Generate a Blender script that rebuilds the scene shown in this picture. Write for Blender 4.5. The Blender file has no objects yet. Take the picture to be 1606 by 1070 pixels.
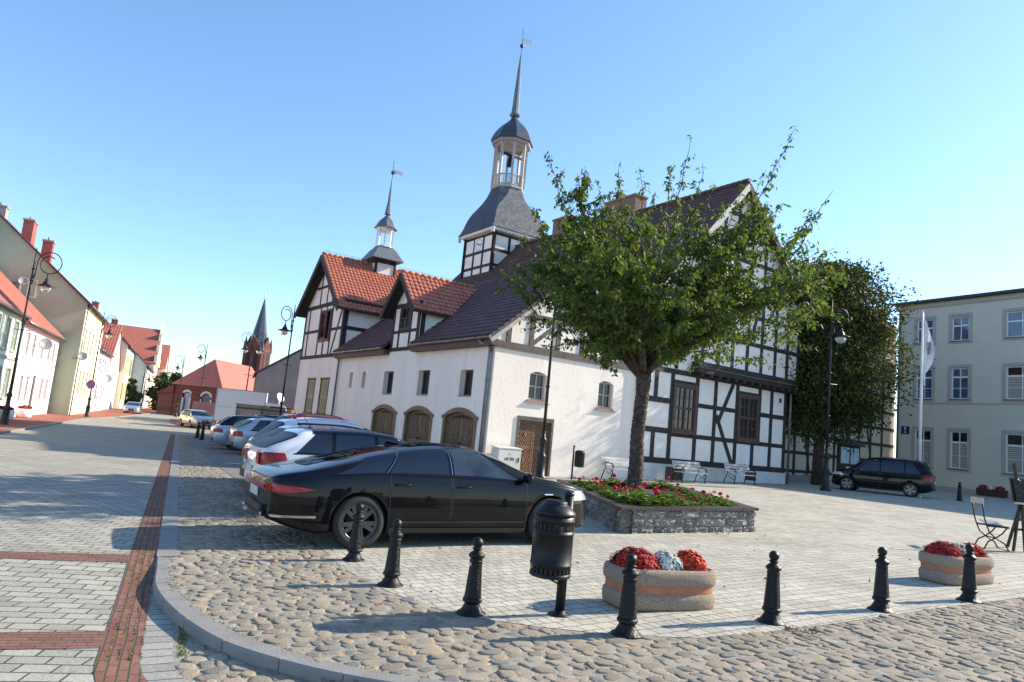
import bpy, bmesh, math, random
import numpy as np
from mathutils import Vector, Matrix
R = math.radians
random.seed(7); rng = np.random.default_rng(7)
SC = bpy.context.scene
COL = SC.collection

# ------------------------------------------------------------------ camera
cam_d = bpy.data.cameras.new('camera')
cam = bpy.data.objects.new('camera', cam_d); COL.objects.link(cam)
_p, _r = R(7.35), R(5.55)
_F = Vector((0, math.cos(_p), math.sin(_p))); _U0 = Vector((0, -math.sin(_p), math.cos(_p))); _R0 = Vector((1, 0, 0))
_RX = math.cos(_r)*_R0 + math.sin(_r)*_U0
_UY = -math.sin(_r)*_R0 + math.cos(_r)*_U0
M = Matrix((( _RX.x, _UY.x, -_F.x, 0), (_RX.y, _UY.y, -_F.y, 0), (_RX.z, _UY.z, -_F.z, 1.65), (0, 0, 0, 1)))
cam.matrix_world = M
cam_d.sensor_width = 36; cam_d.lens = 1100/1606*36
cam_d.clip_start = 0.05; cam_d.clip_end = 6000
SC.camera = cam

# ------------------------------------------------------------------ world and sun
SUN_H, SUN_E = 68.5, 29.5            # heading from +Y towards +X, elevation
w = bpy.data.worlds.new('World'); SC.world = w; w.use_nodes = True
nt = w.node_tree; bg = nt.nodes['Background']
sky = nt.nodes.new('ShaderNodeTexSky'); sky.sky_type = 'NISHITA'; sky.sun_disc = False
sky.sun_elevation = R(SUN_E); sky.sun_rotation = R(SUN_H)
sky.air_density = 1.35; sky.dust_density = 1.2; sky.ozone_density = 5.0; sky.altitude = 1800
nt.links.new(sky.outputs[0], bg.inputs[0]); bg.inputs[1].default_value = 0.15
sd = bpy.data.lights.new('sun', 'SUN'); sd.energy = 4.6; sd.angle = R(0.5); sd.color = (1, 0.89, 0.73)
so = bpy.data.objects.new('sun', sd); COL.objects.link(so)
_sv = Vector((math.sin(R(SUN_H))*math.cos(R(SUN_E)), math.cos(R(SUN_H))*math.cos(R(SUN_E)), math.sin(R(SUN_E))))
so.rotation_euler = _sv.to_track_quat('Z', 'Y').to_euler()
SC.view_settings.view_transform = 'Standard'; SC.view_settings.look = 'None'
SC.view_settings.exposure = 0.93; SC.view_settings.gamma = 1

# ------------------------------------------------------------------ ground height
def gz(x, y=0):
    return 0.6*math.tanh(x/21.0)
TH = R(24.6)
SN = (math.cos(TH), math.sin(TH)); SE = (-math.sin(TH), math.cos(TH))   # street frame: across, along
def st2w(s, t): return (SN[0]*s+SE[0]*t, SN[1]*s+SE[1]*t)
def w2st(x, y): return (SN[0]*x+SN[1]*y, SE[0]*x+SE[1]*y)
def drop(x, y):
    t = w2st(x, y)[1]
    k = min(1, max(0, (9.2-t)/1.8)); return 0.075*k*k*(3-2*k)
def gzl(x, y): return gz(x)-drop(x, y)

# ------------------------------------------------------------------ mesh collector
class MB:
    def __init__(s): s.v = []; s.f = []; s.m = []; s.sm = []
    def add(s, vs, fs, mi=0, smooth=False):
        b = len(s.v); s.v += [tuple(v) for v in vs]
        for f in fs: s.f.append(tuple(b+i for i in f)); s.m.append(mi); s.sm.append(smooth)
        return s
    def box(s, c, d, rz=0, mi=0, top=1.0, ax=None):
        """box: centre c, full size d; top scales the upper face"""
        x, y, z = d[0]/2, d[1]/2, d[2]/2; cr, sr = math.cos(rz), math.sin(rz); vs = []
        for k, q in ((-1, 1), (1, top)):
            for i, j in ((-1, -1), (1, -1), (1, 1), (-1, 1)):
                a, b = i*x*q, j*y*q
                vs.append((c[0]+a*cr-b*sr, c[1]+a*sr+b*cr, c[2]+k*z))
        return s.add(vs, [(3, 2, 1, 0), (4, 5, 6, 7), (0, 1, 5, 4), (1, 2, 6, 5), (2, 3, 7, 6), (3, 0, 4, 7)], mi)
    def b2(s, x0, x1, y0, y1, z0, z1, mi=0):
        return s.box(((x0+x1)/2, (y0+y1)/2, (z0+z1)/2), (abs(x1-x0), abs(y1-y0), abs(z1-z0)), 0, mi)
    def beam(s, p, q, w, h, up=(0, 0, 1), mi=0):
        """rectangular bar from p to q, width w (across), height h (along up)"""
        p = Vector(p); q = Vector(q); d = (q-p).normalized(); u = Vector(up)
        a = d.cross(u)
        if a.length < 1e-5: a = d.cross(Vector((1, 0, 0)))
        a.normalize(); u = a.cross(d).normalized()
        vs = []
        for c in (p, q):
            for i, j in ((-1, -1), (1, -1), (1, 1), (-1, 1)): vs.append(c+a*(i*w/2)+u*(j*h/2))
        return s.add(vs, [(3, 2, 1, 0), (4, 5, 6, 7), (0, 1, 5, 4), (1, 2, 6, 5), (2, 3, 7, 6), (3, 0, 4, 7)], mi)
    def prism(s, poly, vec, mi=0):
        """closed polygon of 3D points extruded by vec"""
        n = len(poly); p = [Vector(a) for a in poly]; v = Vector(vec)
        vs = p+[a+v for a in p]
        return s.add(vs, [tuple(range(n-1, -1, -1)), tuple(range(n, 2*n))]+[(i, (i+1) % n, (i+1) % n+n, i+n) for i in range(n)], mi)
    def tube(s, pts, r, n=8, mi=0, caps=True, smooth=True):
        pts = [Vector(p) for p in pts]; m = len(pts)
        rr = r if isinstance(r, (list, tuple)) else [r]*m
        rings = []; t0 = (pts[1]-pts[0]).normalized()
        a = t0.cross(Vector((0, 0, 1)));
        if a.length < 1e-4: a = t0.cross(Vector((1, 0, 0)))
        a.normalize()
        vs = []
        for i in range(m):
            t = (pts[min(i+1, m-1)]-pts[max(i-1, 0)]).normalized()
            a = (a-t*a.dot(t));
            if a.length < 1e-6: a = t.cross(Vector((0.3, 0.5, 1)))
            a.normalize(); b = t.cross(a)
            for k in range(n):
                g = 2*math.pi*k/n; vs.append(pts[i]+a*(rr[i]*math.cos(g))+b*(rr[i]*math.sin(g)))
        fs = []
        for i in range(m-1):
            for k in range(n):
                k2 = (k+1) % n; fs.append((i*n+k, i*n+k2, (i+1)*n+k2, (i+1)*n+k))
        s.add(vs, fs, mi, smooth)
        if caps:
            b0 = len(s.v)-len(vs)
            s.f.append(tuple(b0+k for k in range(n-1, -1, -1))); s.m.append(mi); s.sm.append(False)
            s.f.append(tuple(b0+(m-1)*n+k for k in range(n))); s.m.append(mi); s.sm.append(False)
        return s
    def lathe(s, prof, n=24, c=(0, 0, 0), mi=0, smooth=True, sx=1, sy=1, rot=0, axis=None, caps=True):
        """prof: list of (r, z). axis: optional 3x3 matrix"""
        vs = []; m = len(prof)
        for r, z in prof:
            for k in range(n):
                g = 2*math.pi*k/n+rot; v = Vector((r*math.cos(g)*sx, r*math.sin(g)*sy, z))
                if axis is not None: v = axis @ v
                vs.append((c[0]+v[0], c[1]+v[1], c[2]+v[2]))
        fs = []
        for i in range(m-1):
            for k in range(n):
                k2 = (k+1) % n; fs.append((i*n+k, i*n+k2, (i+1)*n+k2, (i+1)*n+k))
        s.add(vs, fs, mi, smooth)
        b0 = len(s.v)-len(vs)
        if caps and prof[0][0] > 1e-4: s.f.append(tuple(b0+k for k in range(n-1, -1, -1))); s.m.append(mi); s.sm.append(False)
        if caps and prof[-1][0] > 1e-4: s.f.append(tuple(b0+(m-1)*n+k for k in range(n))); s.m.append(mi); s.sm.append(False)
        return s
    def grid(s, fn, nu, nv, mi=0, smooth=True, wrap=False):
        vs = [fn(i/nu, j/nv) for j in range(nv+1) for i in range(nu+1)]
        fs = [(j*(nu+1)+i, j*(nu+1)+i+1, (j+1)*(nu+1)+i+1, (j+1)*(nu+1)+i) for j in range(nv) for i in range(nu)]
        return s.add(vs, fs, mi, smooth)
    def build(s, name, mats, parent=None, off=(0, 0, 0), clean=False):
        me = bpy.data.meshes.new(name)
        me.from_pydata([(v[0]-off[0], v[1]-off[1], v[2]-off[2]) for v in s.v], [], s.f)
        if not isinstance(mats, (list, tuple)): mats = [mats]
        for m in mats: me.materials.append(m)
        me.polygons.foreach_set('material_index', s.m); me.polygons.foreach_set('use_smooth', s.sm)
        if clean:
            bm = bmesh.new(); bm.from_mesh(me); bmesh.ops.remove_doubles(bm, verts=bm.verts, dist=1e-5)
            bmesh.ops.recalc_face_normals(bm, faces=bm.faces); bm.to_mesh(me); bm.free()
        me.update()
        o = bpy.data.objects.new(name, me); COL.objects.link(o)
        if parent: o.parent = parent
        return o

class Frame:
    def __init__(s, x, y, rz): s.x, s.y, s.rz = x, y, rz
    def w(s, a, b): c, q = math.cos(s.rz), math.sin(s.rz); return (s.x+a*c-b*q, s.y+a*q+b*c)
def thing(name, label, cat, fr, p, group=None, extra=0.0):
    o = bpy.data.objects.new(name, None); COL.objects.link(o)
    x, y = fr.w(p[0], p[1]); o.location = (x, y, p[2]); o.rotation_euler = (0, 0, fr.rz+extra)
    o['label'] = label; o['category'] = cat
    if group: o['group'] = group
    o.empty_display_size = 0.2
    return o
def tag(o, label, cat, group=None):
    o['label'] = label; o['category'] = cat
    if group: o['group'] = group
    return o
def struct(o): o['kind'] = 'structure'; return o
def copy_tree(o, parent=None):
    c = o.copy(); COL.objects.link(c); c.parent = parent
    for ch in o.children: copy_tree(ch, c)
    return c
WORLD = Frame(0, 0, 0); STREET = Frame(0, 0, TH); HALL = Frame(-0.59, 26.32, R(34.0))

# ------------------------------------------------------------------ materials
def N(nt, t, **kw):
    n = nt.nodes.new(t)
    for k, v in kw.items():
        if k.startswith('i_'): n.inputs[int(k[2:]) if k[2:].isdigit() else k[2:]].default_value = v
        else: setattr(n, k, v)
    return n
def lin(c):
    return tuple((x/12.92 if x <= .04045 else ((x+.055)/1.055)**2.4) for x in c)
def ramp(nt, fac, stops, interp='LINEAR'):
    r = nt.nodes.new('ShaderNodeValToRGB'); r.color_ramp.interpolation = interp
    e = r.color_ramp.elements
    while len(e) > 1: e.remove(e[-1])
    e[0].position = stops[0][0]; e[0].color = tuple(stops[0][1])+(1,) if len(stops[0][1]) == 3 else stops[0][1]
    for p, c in stops[1:]:
        q = e.new(p); q.color = tuple(c)+(1,) if len(c) == 3 else c
    nt.links.new(fac, r.inputs[0]); return r.outputs[0]
def g3(v): return (v, v, v)
def mat(name, col, rough=0.6, metal=0.0, var=0.12, scale=3.0, bump=0.0, bscale=30.0, coat=0.0, spec=0.5,
        dirt=None, detail=5.0, trans=0.0, streak=False):
    m = bpy.data.materials.new(name); m.use_nodes = True; nt = m.node_tree; b = nt.nodes['Principled BSDF']
    tc = N(nt, 'ShaderNodeTexCoord'); co = tc.outputs['Object']
    if streak:
        mp = N(nt, 'ShaderNodeMapping'); mp.inputs['Scale'].default_value = (1, 1, 0.25); nt.links.new(co, mp.inputs[0]); co2 = mp.outputs[0]
    else: co2 = co
    n = N(nt, 'ShaderNodeTexNoise'); n.inputs['Scale'].default_value = scale; n.inputs['Detail'].default_value = detail
    nt.links.new(co2, n.inputs['Vector'])
    lo = tuple(c*(1-var) for c in col); hi = tuple(min(1, c*(1+var)) for c in col)
    out = ramp(nt, n.outputs[0], [(0.3, lo), (0.7, hi)])
    if dirt:
        n2 = N(nt, 'ShaderNodeTexNoise'); n2.inputs['Scale'].default_value = dirt[1]; n2.inputs['Detail'].default_value = 8
        n2.inputs['Roughness'].default_value = 0.65; nt.links.new(co2, n2.inputs['Vector'])
        f = ramp(nt, n2.outputs[0], [(dirt[2], (0, 0, 0)), (dirt[2]+dirt[3], (1, 1, 1))])
        mx = N(nt, 'ShaderNodeMix', data_type='RGBA'); nt.links.new(f, mx.inputs[0]); nt.links.new(out, mx.inputs[6]); mx.inputs[7].default_value = tuple(dirt[0])+(1,)
        out = mx.outputs[2]
    nt.links.new(out, b.inputs['Base Color'])
    b.inputs['Roughness'].default_value = rough; b.inputs['Metallic'].default_value = metal
    b.inputs['Specular IOR Level'].default_value = spec
    if coat: b.inputs['Coat Weight'].default_value = coat; b.inputs['Coat Roughness'].default_value = 0.03
    if trans: b.inputs['Transmission Weight'].default_value = trans
    if bump:
        n3 = N(nt, 'ShaderNodeTexNoise'); n3.inputs['Scale'].default_value = bscale; n3.inputs['Detail'].default_value = 6
        nt.links.new(co, n3.inputs['Vector'])
        bp = N(nt, 'ShaderNodeBump'); bp.inputs['Strength'].default_value = bump; bp.inputs['Distance'].default_value = 0.02
        nt.links.new(n3.outputs[0], bp.inputs['Height']); nt.links.new(bp.outputs[0], b.inputs['Normal'])
    return m
def brickmat(name, c1, c2, mortar, bw, bh, rot=0, mort=0.012, rough=0.85, bump=0.6, squash=1.0, offset=0.5, moss=None,
             plane='XY', var=0.25, big=0.12, freq=2, dist=0.006):
    """pavers or wall blocks laid in world/object units"""
    m = bpy.data.materials.new(name); m.use_nodes = True; nt = m.node_tree; b = nt.nodes['Principled BSDF']
    tc = N(nt, 'ShaderNodeTexCoord'); co = tc.outputs['Object']
    if plane != 'XY':
        sp = N(nt, 'ShaderNodeSeparateXYZ'); nt.links.new(co, sp.inputs[0]); cb = N(nt, 'ShaderNodeCombineXYZ')
        if plane == 'XZ': nt.links.new(sp.outputs[0], cb.inputs[0])
        else: nt.links.new(sp.outputs[1], cb.inputs[0])
        nt.links.new(sp.outputs[2], cb.inputs[1]); co = cb.outputs[0]
    mp = N(nt, 'ShaderNodeMapping'); mp.inputs['Rotation'].default_value = (0, 0, -rot); nt.links.new(co, mp.inputs[0])
    nz = N(nt, 'ShaderNodeTexNoise'); nz.inputs['Scale'].default_value = 1.3; nt.links.new(mp.outputs[0], nz.inputs['Vector'])
    vm = N(nt, 'ShaderNodeVectorMath', operation='MULTIPLY_ADD'); nt.links.new(nz.outputs['Color'], vm.inputs[0])
    vm.inputs[1].default_value = (bw*0.35, bh*0.35, 0); nt.links.new(mp.outputs[0], vm.inputs[2])
    br = N(nt, 'ShaderNodeTexBrick'); br.offset = offset; br.squash = squash; br.squash_frequency = freq
    nt.links.new(vm.outputs[0], br.inputs['Vector'])
    br.inputs['Scale'].default_value = 1; br.inputs['Brick Width'].default_value = bw; br.inputs['Row Height'].default_value = bh
    br.inputs['Mortar Size'].default_value = mort; br.inputs['Mortar Smooth'].default_value = 0.3; br.inputs['Bias'].default_value = 0
    br.inputs['Color1'].default_value = tuple(c1)+(1,); br.inputs['Color2'].default_value = tuple(c2)+(1,); br.inputs['Mortar'].default_value = tuple(mortar)+(1,)
    n2 = N(nt, 'ShaderNodeTexNoise'); n2.inputs['Scale'].default_value = 0.9; n2.inputs['Detail'].default_value = 9; n2.inputs['Roughness'].default_value = 0.7
    nt.links.new(co, n2.inputs['Vector'])
    f2 = ramp(nt, n2.outputs[0], [(0.3, g3(1-big)), (0.7, g3(1+big*0.6))])
    n3 = N(nt, 'ShaderNodeTexNoise'); n3.inputs['Scale'].default_value = 55; n3.inputs['Detail'].default_value = 4; nt.links.new(co, n3.inputs['Vector'])
    f3 = ramp(nt, n3.outputs[0], [(0.3, g3(1-var)), (0.7, g3(1+var*0.7))])
    m1 = N(nt, 'ShaderNodeMix', data_type='RGBA', blend_type='MULTIPLY'); m1.inputs[0].default_value = 1; nt.links.new(br.outputs[0], m1.inputs[6]); nt.links.new(f2, m1.inputs[7])
    m2 = N(nt, 'ShaderNodeMix', data_type='RGBA', blend_type='MULTIPLY'); m2.inputs[0].default_value = 1; nt.links.new(m1.outputs[2], m2.inputs[6]); nt.links.new(f3, m2.inputs[7])
    out = m2.outputs[2]
    if moss:
        n4 = N(nt, 'ShaderNodeTexNoise'); n4.inputs['Scale'].default_value = 2.2; n4.inputs['Detail'].default_value = 6; nt.links.new(co, n4.inputs['Vector'])
        f4 = ramp(nt, n4.outputs[0], [(moss[1], (0, 0, 0)), (moss[1]+0.1, (1, 1, 1))])
        mm = N(nt, 'ShaderNodeMath', operation='MULTIPLY'); nt.links.new(f4, mm.inputs[0]); nt.links.new(br.outputs['Fac'], mm.inputs[1])
        m3 = N(nt, 'ShaderNodeMix', data_type='RGBA'); nt.links.new(mm.outputs[0], m3.inputs[0]); nt.links.new(out, m3.inputs[6]); m3.inputs[7].default_value = tuple(moss[0])+(1,)
        out = m3.outputs[2]
    nt.links.new(out, b.inputs['Base Color']); b.inputs['Roughness'].default_value = rough
    b.inputs['Specular IOR Level'].default_value = 0.1
    iv = N(nt, 'ShaderNodeMath', operation='SUBTRACT'); iv.inputs[0].default_value = 1; nt.links.new(br.outputs['Fac'], iv.inputs[1])
    ad = N(nt, 'ShaderNodeMath', operation='MULTIPLY_ADD'); nt.links.new(n3.outputs[0], ad.inputs[0]); ad.inputs[1].default_value = 0.3; nt.links.new(iv.outputs[0], ad.inputs[2])
    bp = N(nt, 'ShaderNodeBump'); bp.inputs['Strength'].default_value = bump; bp.inputs['Distance'].default_value = dist
    nt.links.new(ad.outputs[0], bp.inputs['Height']); nt.links.new(bp.outputs[0], b.inputs['Normal'])
    return m
def islandmat(name, cols, rough=0.8, fine=120, bump=0.5, sheen=0.0, trans=0.0, dist=0.004, spec=0.4):
    """colour picked per mesh island (stone, leaf, petal)"""
    m = bpy.data.materials.new(name); m.use_nodes = True; nt = m.node_tree; b = nt.nodes['Principled BSDF']
    ge = N(nt, 'ShaderNodeNewGeometry'); st = [(i/len(cols), c) for i, c in enumerate(cols)]
    c = ramp(nt, ge.outputs['Random Per Island'], st, 'CONSTANT')
    tc = N(nt, 'ShaderNodeTexCoord'); n = N(nt, 'ShaderNodeTexNoise'); n.inputs['Scale'].default_value = fine; n.inputs['Detail'].default_value = 5
    nt.links.new(tc.outputs['Object'], n.inputs['Vector'])
    f = ramp(nt, n.outputs[0], [(0.3, g3(0.72)), (0.7, g3(1.22))])
    m1 = N(nt, 'ShaderNodeMix', data_type='RGBA', blend_type='MULTIPLY'); m1.inputs[0].default_value = 1; nt.links.new(c, m1.inputs[6]); nt.links.new(f, m1.inputs[7])
    nt.links.new(m1.outputs[2], b.inputs['Base Color']); b.inputs['Roughness'].default_value = rough; b.inputs['Specular IOR Level'].default_value = spec
    if trans:
        out = nt.nodes['Material Output']; tr = N(nt, 'ShaderNodeBsdfTranslucent')
        hs = N(nt, 'ShaderNodeHueSaturation'); hs.inputs['Saturation'].default_value = 1.15; hs.inputs['Value'].default_value = 1.5; hs.inputs['Hue'].default_value = 0.485
        nt.links.new(m1.outputs[2], hs.inputs['Color']); nt.links.new(hs.outputs[0], tr.inputs[0])
        ms = N(nt, 'ShaderNodeMixShader'); ms.inputs[0].default_value = trans; nt.links.new(b.outputs[0], ms.inputs[1]); nt.links.new(tr.outputs[0], ms.inputs[2])
        nt.links.new(ms.outputs[0], out.inputs[0])
    else:
        bp = N(nt, 'ShaderNodeBump'); bp.inputs['Strength'].default_value = bump; bp.inputs['Distance'].default_value = dist
        nt.links.new(n.outputs[0], bp.inputs['Height']); nt.links.new(bp.outputs[0], b.inputs['Normal'])
    return m

K = {}
K['plaster'] = mat('white_plaster', (0.89, 0.795, 0.70), 0.9, var=0.05, scale=0.7, bump=0.45, bscale=7, dirt=((0.55, 0.475, 0.39), 1.5, 0.56, 0.34), streak=True)
K['plaster2'] = mat('infill_plaster', (0.87, 0.80, 0.71), 0.9, var=0.06, scale=1.2, bump=0.4, bscale=8, dirt=((0.60, 0.56, 0.5), 1.3, 0.6, 0.3))
K['timber'] = mat('dark_timber', (0.030, 0.023, 0.019), 0.8, var=0.4, scale=6, bump=0.6, bscale=25, dirt=((0.14, 0.12, 0.10), 1.7, 0.62, 0.12))
K['timber_w'] = mat('weathered_timber', (0.12, 0.10, 0.085), 0.85, var=0.35, scale=9, bump=0.6, bscale=30)
K['zinc'] = mat('zinc_sheet', (0.20, 0.21, 0.22), 0.42, 0.75, var=0.15, scale=4)
K['slate'] = mat('slate', (0.045, 0.052, 0.065), 0.38, var=0.3, scale=5, spec=0.6)
K['copper'] = mat('aged_lead', (0.14, 0.17, 0.18), 0.5, 0.35, var=0.2, scale=5)
K['brown_tile'] = mat('brown_tile', (0.115, 0.052, 0.046), 0.52, var=0.25, scale=2.5, spec=0.35, dirt=((0.05, 0.03, 0.03), 6, 0.6, 0.1))
K['purple_tile'] = mat('purple_brown_tile', (0.105, 0.052, 0.049), 0.5, var=0.3, scale=2.5, spec=0.4)
K['orange_tile'] = mat('orange_tile', (0.46, 0.15, 0.085), 0.6, var=0.22, scale=3.5, dirt=((0.22, 0.06, 0.035), 5, 0.58, 0.12))
K['orange_far'] = mat('bright_orange_tile', (0.41, 0.13, 0.085), 0.65, var=0.12, scale=2)
K['gatewood'] = mat('brown_gate_wood', (0.18, 0.115, 0.07), 0.6, var=0.2, scale=8, bump=0.3, bscale=40)
K['grooves'] = mat('dark_recessed_wood', (0.045, 0.028, 0.018), 0.8, var=0.3, scale=8)  # wood darkened to paint in the shadow between the raised bars
K['doorwood'] = mat('oak_door_wood', (0.24, 0.12, 0.062), 0.6, var=0.2, scale=9, bump=0.3, bscale=40)
K['winwood'] = mat('brown_window_wood', (0.085, 0.042, 0.030), 0.6, var=0.25, scale=9)
K['cream'] = mat('cream_shutter', (0.36, 0.32, 0.18), 0.6, var=0.12, scale=6)
K['glass'] = mat('window_glass', (0.012, 0.015, 0.018), 0.05, var=0.4, scale=1.5, spec=0.45)
K['glassb'] = mat('blue_window_glass', (0.05, 0.09, 0.16), 0.05, var=0.3, scale=0.8, spec=0.9)
K['curtain'] = mat('pale_curtain', (0.42, 0.42, 0.40), 0.5, var=0.2, scale=14, spec=0.6)
K['whitewood'] = mat('white_painted_wood', (0.74, 0.74, 0.71), 0.5, var=0.08, scale=6)
K['greywood'] = mat('grey_white_timber', (0.44, 0.42, 0.39), 0.7, var=0.2, scale=8)
K['iron'] = mat('black_cast_iron', (0.007, 0.007, 0.008), 0.42, var=0.3, scale=20, spec=0.3, bump=0.5, bscale=38)
K['blackpl'] = mat('black_powder_coat', (0.008, 0.008, 0.009), 0.46, var=0.2, scale=14, spec=0.32)
K['rubber'] = mat('rubber', (0.018, 0.018, 0.018), 0.8, var=0.2, scale=20)
K['greystone'] = mat('grey_stone_sill', (0.30, 0.30, 0.29), 0.85, var=0.15, scale=8, bump=0.3, bscale=40)
K['concrete'] = mat('kerb_concrete', (0.235, 0.225, 0.205), 0.85, var=0.12, scale=5, bump=0.4, bscale=60, dirt=((0.15, 0.15, 0.145), 4, 0.6, 0.15))
K['plinth'] = mat('plinth_render', (0.62, 0.61, 0.57), 0.9, var=0.1, scale=2, bump=0.4, bscale=14, dirt=((0.38, 0.38, 0.35), 2.2, 0.6, 0.2))
K['ochre'] = mat('brick_sill', (0.38, 0.20, 0.14), 0.85, var=0.25, scale=12)

# ================================================================== THE SETTING: ground, road, kerbs
K['earth'] = mat('far_ground', (0.22, 0.21, 0.18), 0.95, var=0.2, scale=0.05)
K['road'] = brickmat('grey_road_pavers', lin((0.615, 0.60, 0.55)), lin((0.70, 0.68, 0.62)), (0.085, 0.083, 0.07), 0.25, 0.155, rot=R(8), mort=0.009, moss=((0.06, 0.09, 0.025), 0.56), bump=0.8, dist=0.008)
K['plaza'] = brickmat('plaza_pavers', lin((0.69, 0.67, 0.615)), lin((0.765, 0.745, 0.68)), (0.17, 0.165, 0.15), 0.19, 0.155, rot=R(33), mort=0.0075, bump=0.8, dist=0.008, squash=0.55, freq=3, big=0.24)
K['bayblock'] = brickmat('parking_bay_blocks', lin((0.50, 0.49, 0.47)), lin((0.57, 0.56, 0.53)), (0.07, 0.07, 0.07), 0.2, 0.1, rot=TH, mort=0.008, bump=0.6)
K['redbrick'] = brickmat('red_paving_brick', lin((0.50, 0.34, 0.30)), lin((0.58, 0.42, 0.37)), (0.11, 0.10, 0.07), 0.21, 0.067, rot=TH+R(90), mort=0.007, moss=((0.07, 0.11, 0.03), 0.5), bump=0.9, dist=0.01)
K['redcross'] = brickmat('red_cross_brick', lin((0.50, 0.35, 0.31)), lin((0.57, 0.42, 0.37)), (0.11, 0.10, 0.07), 0.21, 0.067, rot=TH-R(11), mort=0.007, moss=((0.07, 0.11, 0.03), 0.5), bump=0.9, dist=0.01)
K['redwalk'] = brickmat('red_sidewalk_brick', lin((0.62, 0.37, 0.30)), lin((0.70, 0.44, 0.37)), (0.16, 0.12, 0.10), 0.2, 0.1, rot=TH, mort=0.008, bump=0.5)
K['bed_sand'] = mat('joint_sand', (0.33, 0.29, 0.225), 0.95, var=0.2, scale=9, bump=0.8, bscale=90, dirt=((0.17, 0.16, 0.11), 3, 0.6, 0.15))
K['curb_row'] = brickmat('border_pavers', lin((0.58, 0.575, 0.54)), lin((0.65, 0.64, 0.60)), (0.10, 0.10, 0.09), 0.16, 60.0, rot=TH+R(90), mort=0.008, bump=0.8)

XK = [x*1.5 for x in range(-60, 61)]
def sheet(name, poly, zf, m, dz=0.0, extra=(), kind=True, thick=0):
    bm = bmesh.new(); vs = [bm.verts.new((p[0], p[1], 0)) for p in poly]; f = bm.faces.new(vs)
    xs = [p[0] for p in poly]; ts = [w2st(*p)[1] for p in poly]
    for x in XK:
        if min(xs) < x < max(xs): bmesh.ops.bisect_plane(bm, geom=bm.verts[:]+bm.edges[:]+bm.faces[:], plane_co=(x, 0, 0), plane_no=(1, 0, 0))
    for t in (7.4, 7.7, 8.0, 8.3, 8.6, 8.9, 9.2):
        if min(ts) < t < max(ts):
            a = st2w(0, t); bmesh.ops.bisect_plane(bm, geom=bm.verts[:]+bm.edges[:]+bm.faces[:], plane_co=(a[0], a[1], 0), plane_no=(SE[0], SE[1], 0))
    for v in bm.verts: v.co.z = zf(v.co.x, v.co.y)+dz
    bmesh.ops.triangulate(bm, faces=bm.faces)
    bmesh.ops.recalc_face_normals(bm, faces=bm.faces)
    me = bpy.data.meshes.new(name); bm.to_mesh(me); bm.free()
    if me.polygons and me.polygons[0].normal.z < 0: me.flip_normals()
    me.materials.append(m); o = bpy.data.objects.new(name, me); COL.objects.link(o)
    if kind: struct(o)
    return o
def S(pts): return [st2w(*p) for p in pts]
# far ground: one sheet out to the horizon
mb = MB(); xs = [-2500, -900, -400, -200, -120, -90]+XK[1::3]+[90, 120, 200, 400, 900, 2500]; ys = [-900, -60, -10, 0, 20, 40, 80, 160, 400, 1200, 3500]
mb.add([(x, y, gz(x)-0.14) for y in ys for x in xs], [(j*len(xs)+i, j*len(xs)+i+1, (j+1)*len(xs)+i+1, (j+1)*len(xs)+i) for j in range(len(ys)-1) for i in range(len(xs)-1)])
struct(mb.build('ground', K['earth']))

# arc of the strips at the corner: centre (1.6, 5.6) in street coordinates
def arcpts(d, n=14, a1=80, ext=True):
    r = 1.6-d; P = [(1.6-r*math.cos(R(a1*i/n)), 5.6-r*math.sin(R(a1*i/n))) for i in range(n+1)]
    if ext: P.append((P[-1][0]+14, P[-1][1]+14*(-math.cos(R(a1))/math.sin(R(a1)))*1.0))
    return P
KO = [(-3.71, 8.11), (-3.42, 7.5), (-3.12, 6.86), (-2.77, 6.32), (-2.36, 5.81), (-1.87, 5.33), (-1.36, 5.02), (-0.88, 4.82), (-0.40, 4.70), (0.4, 4.58), (1.6, 4.5), (3.2, 4.6), (6, 5.2), (10, 6.4), (16, 9.0)]
KI = [(-3.45, 7.95), (-3.20, 7.45), (-2.93, 6.97), (-2.60, 6.50), (-2.20, 6.03), (-1.75, 5.58), (-1.28, 5.28), (-0.82, 5.06), (-0.36, 4.93), (0.42, 4.82), (1.62, 4.74), (3.16, 4.84), (5.92, 5.44), (9.9, 6.63), (15.9, 9.23)]
# road (grey pavers)
left = -6.45
sheet('road', S([(left, -8), (left, 62), (-5.2, 75), (-3.6, 100), (-2.6, 135), (-1, 220), (6, 220), (5, 100), (4.5, 62), (4.5, 47.2), (-0.27, 47.2), (-0.27, 9.4), (-0.27, 5.6)]+arcpts(-0.27)[1:]+[(15, -8)]), gzl, K['road'], -0.004)
sheet('side_road', S([(4.5, 47.2), (4.5, 62), (40, 62), (40, 47.2)]), gz, K['road'], -0.008)
# red brick strip beside the kerb, then the grey border row
def strip(d0, d1, t1):
    a = arcpts(d0); b = arcpts(d1); return S([(d0, t1)]+a+b[::-1]+[(d1, t1)])
sheet('red_strip', strip(-0.27, 0.0, 47.2), gzl, K['redbrick'], 0.0)
sheet('grey_border_strip', strip(0.0, 0.20, 8.9), gzl, K['curb_row'], 0.0)
def cross(s0, s1, t0, w, sk=-0.2):
    return S([(s0, t0+sk*(s0+0.27)), (s1, t0+sk*(s1+0.27)), (s1, t0+sk*(s1+0.27)+w), (s0, t0+sk*(s0+0.27)+w)])
sheet('red_cross_strip', cross(left, -0.27, 5.93, 0.42, -0.15), gzl, K['redcross'], 0.0)
sheet('red_cross_strip', cross(left, -0.27, 8.70, 0.37, -0.22), gzl, K['redcross'], 0.0)
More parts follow.
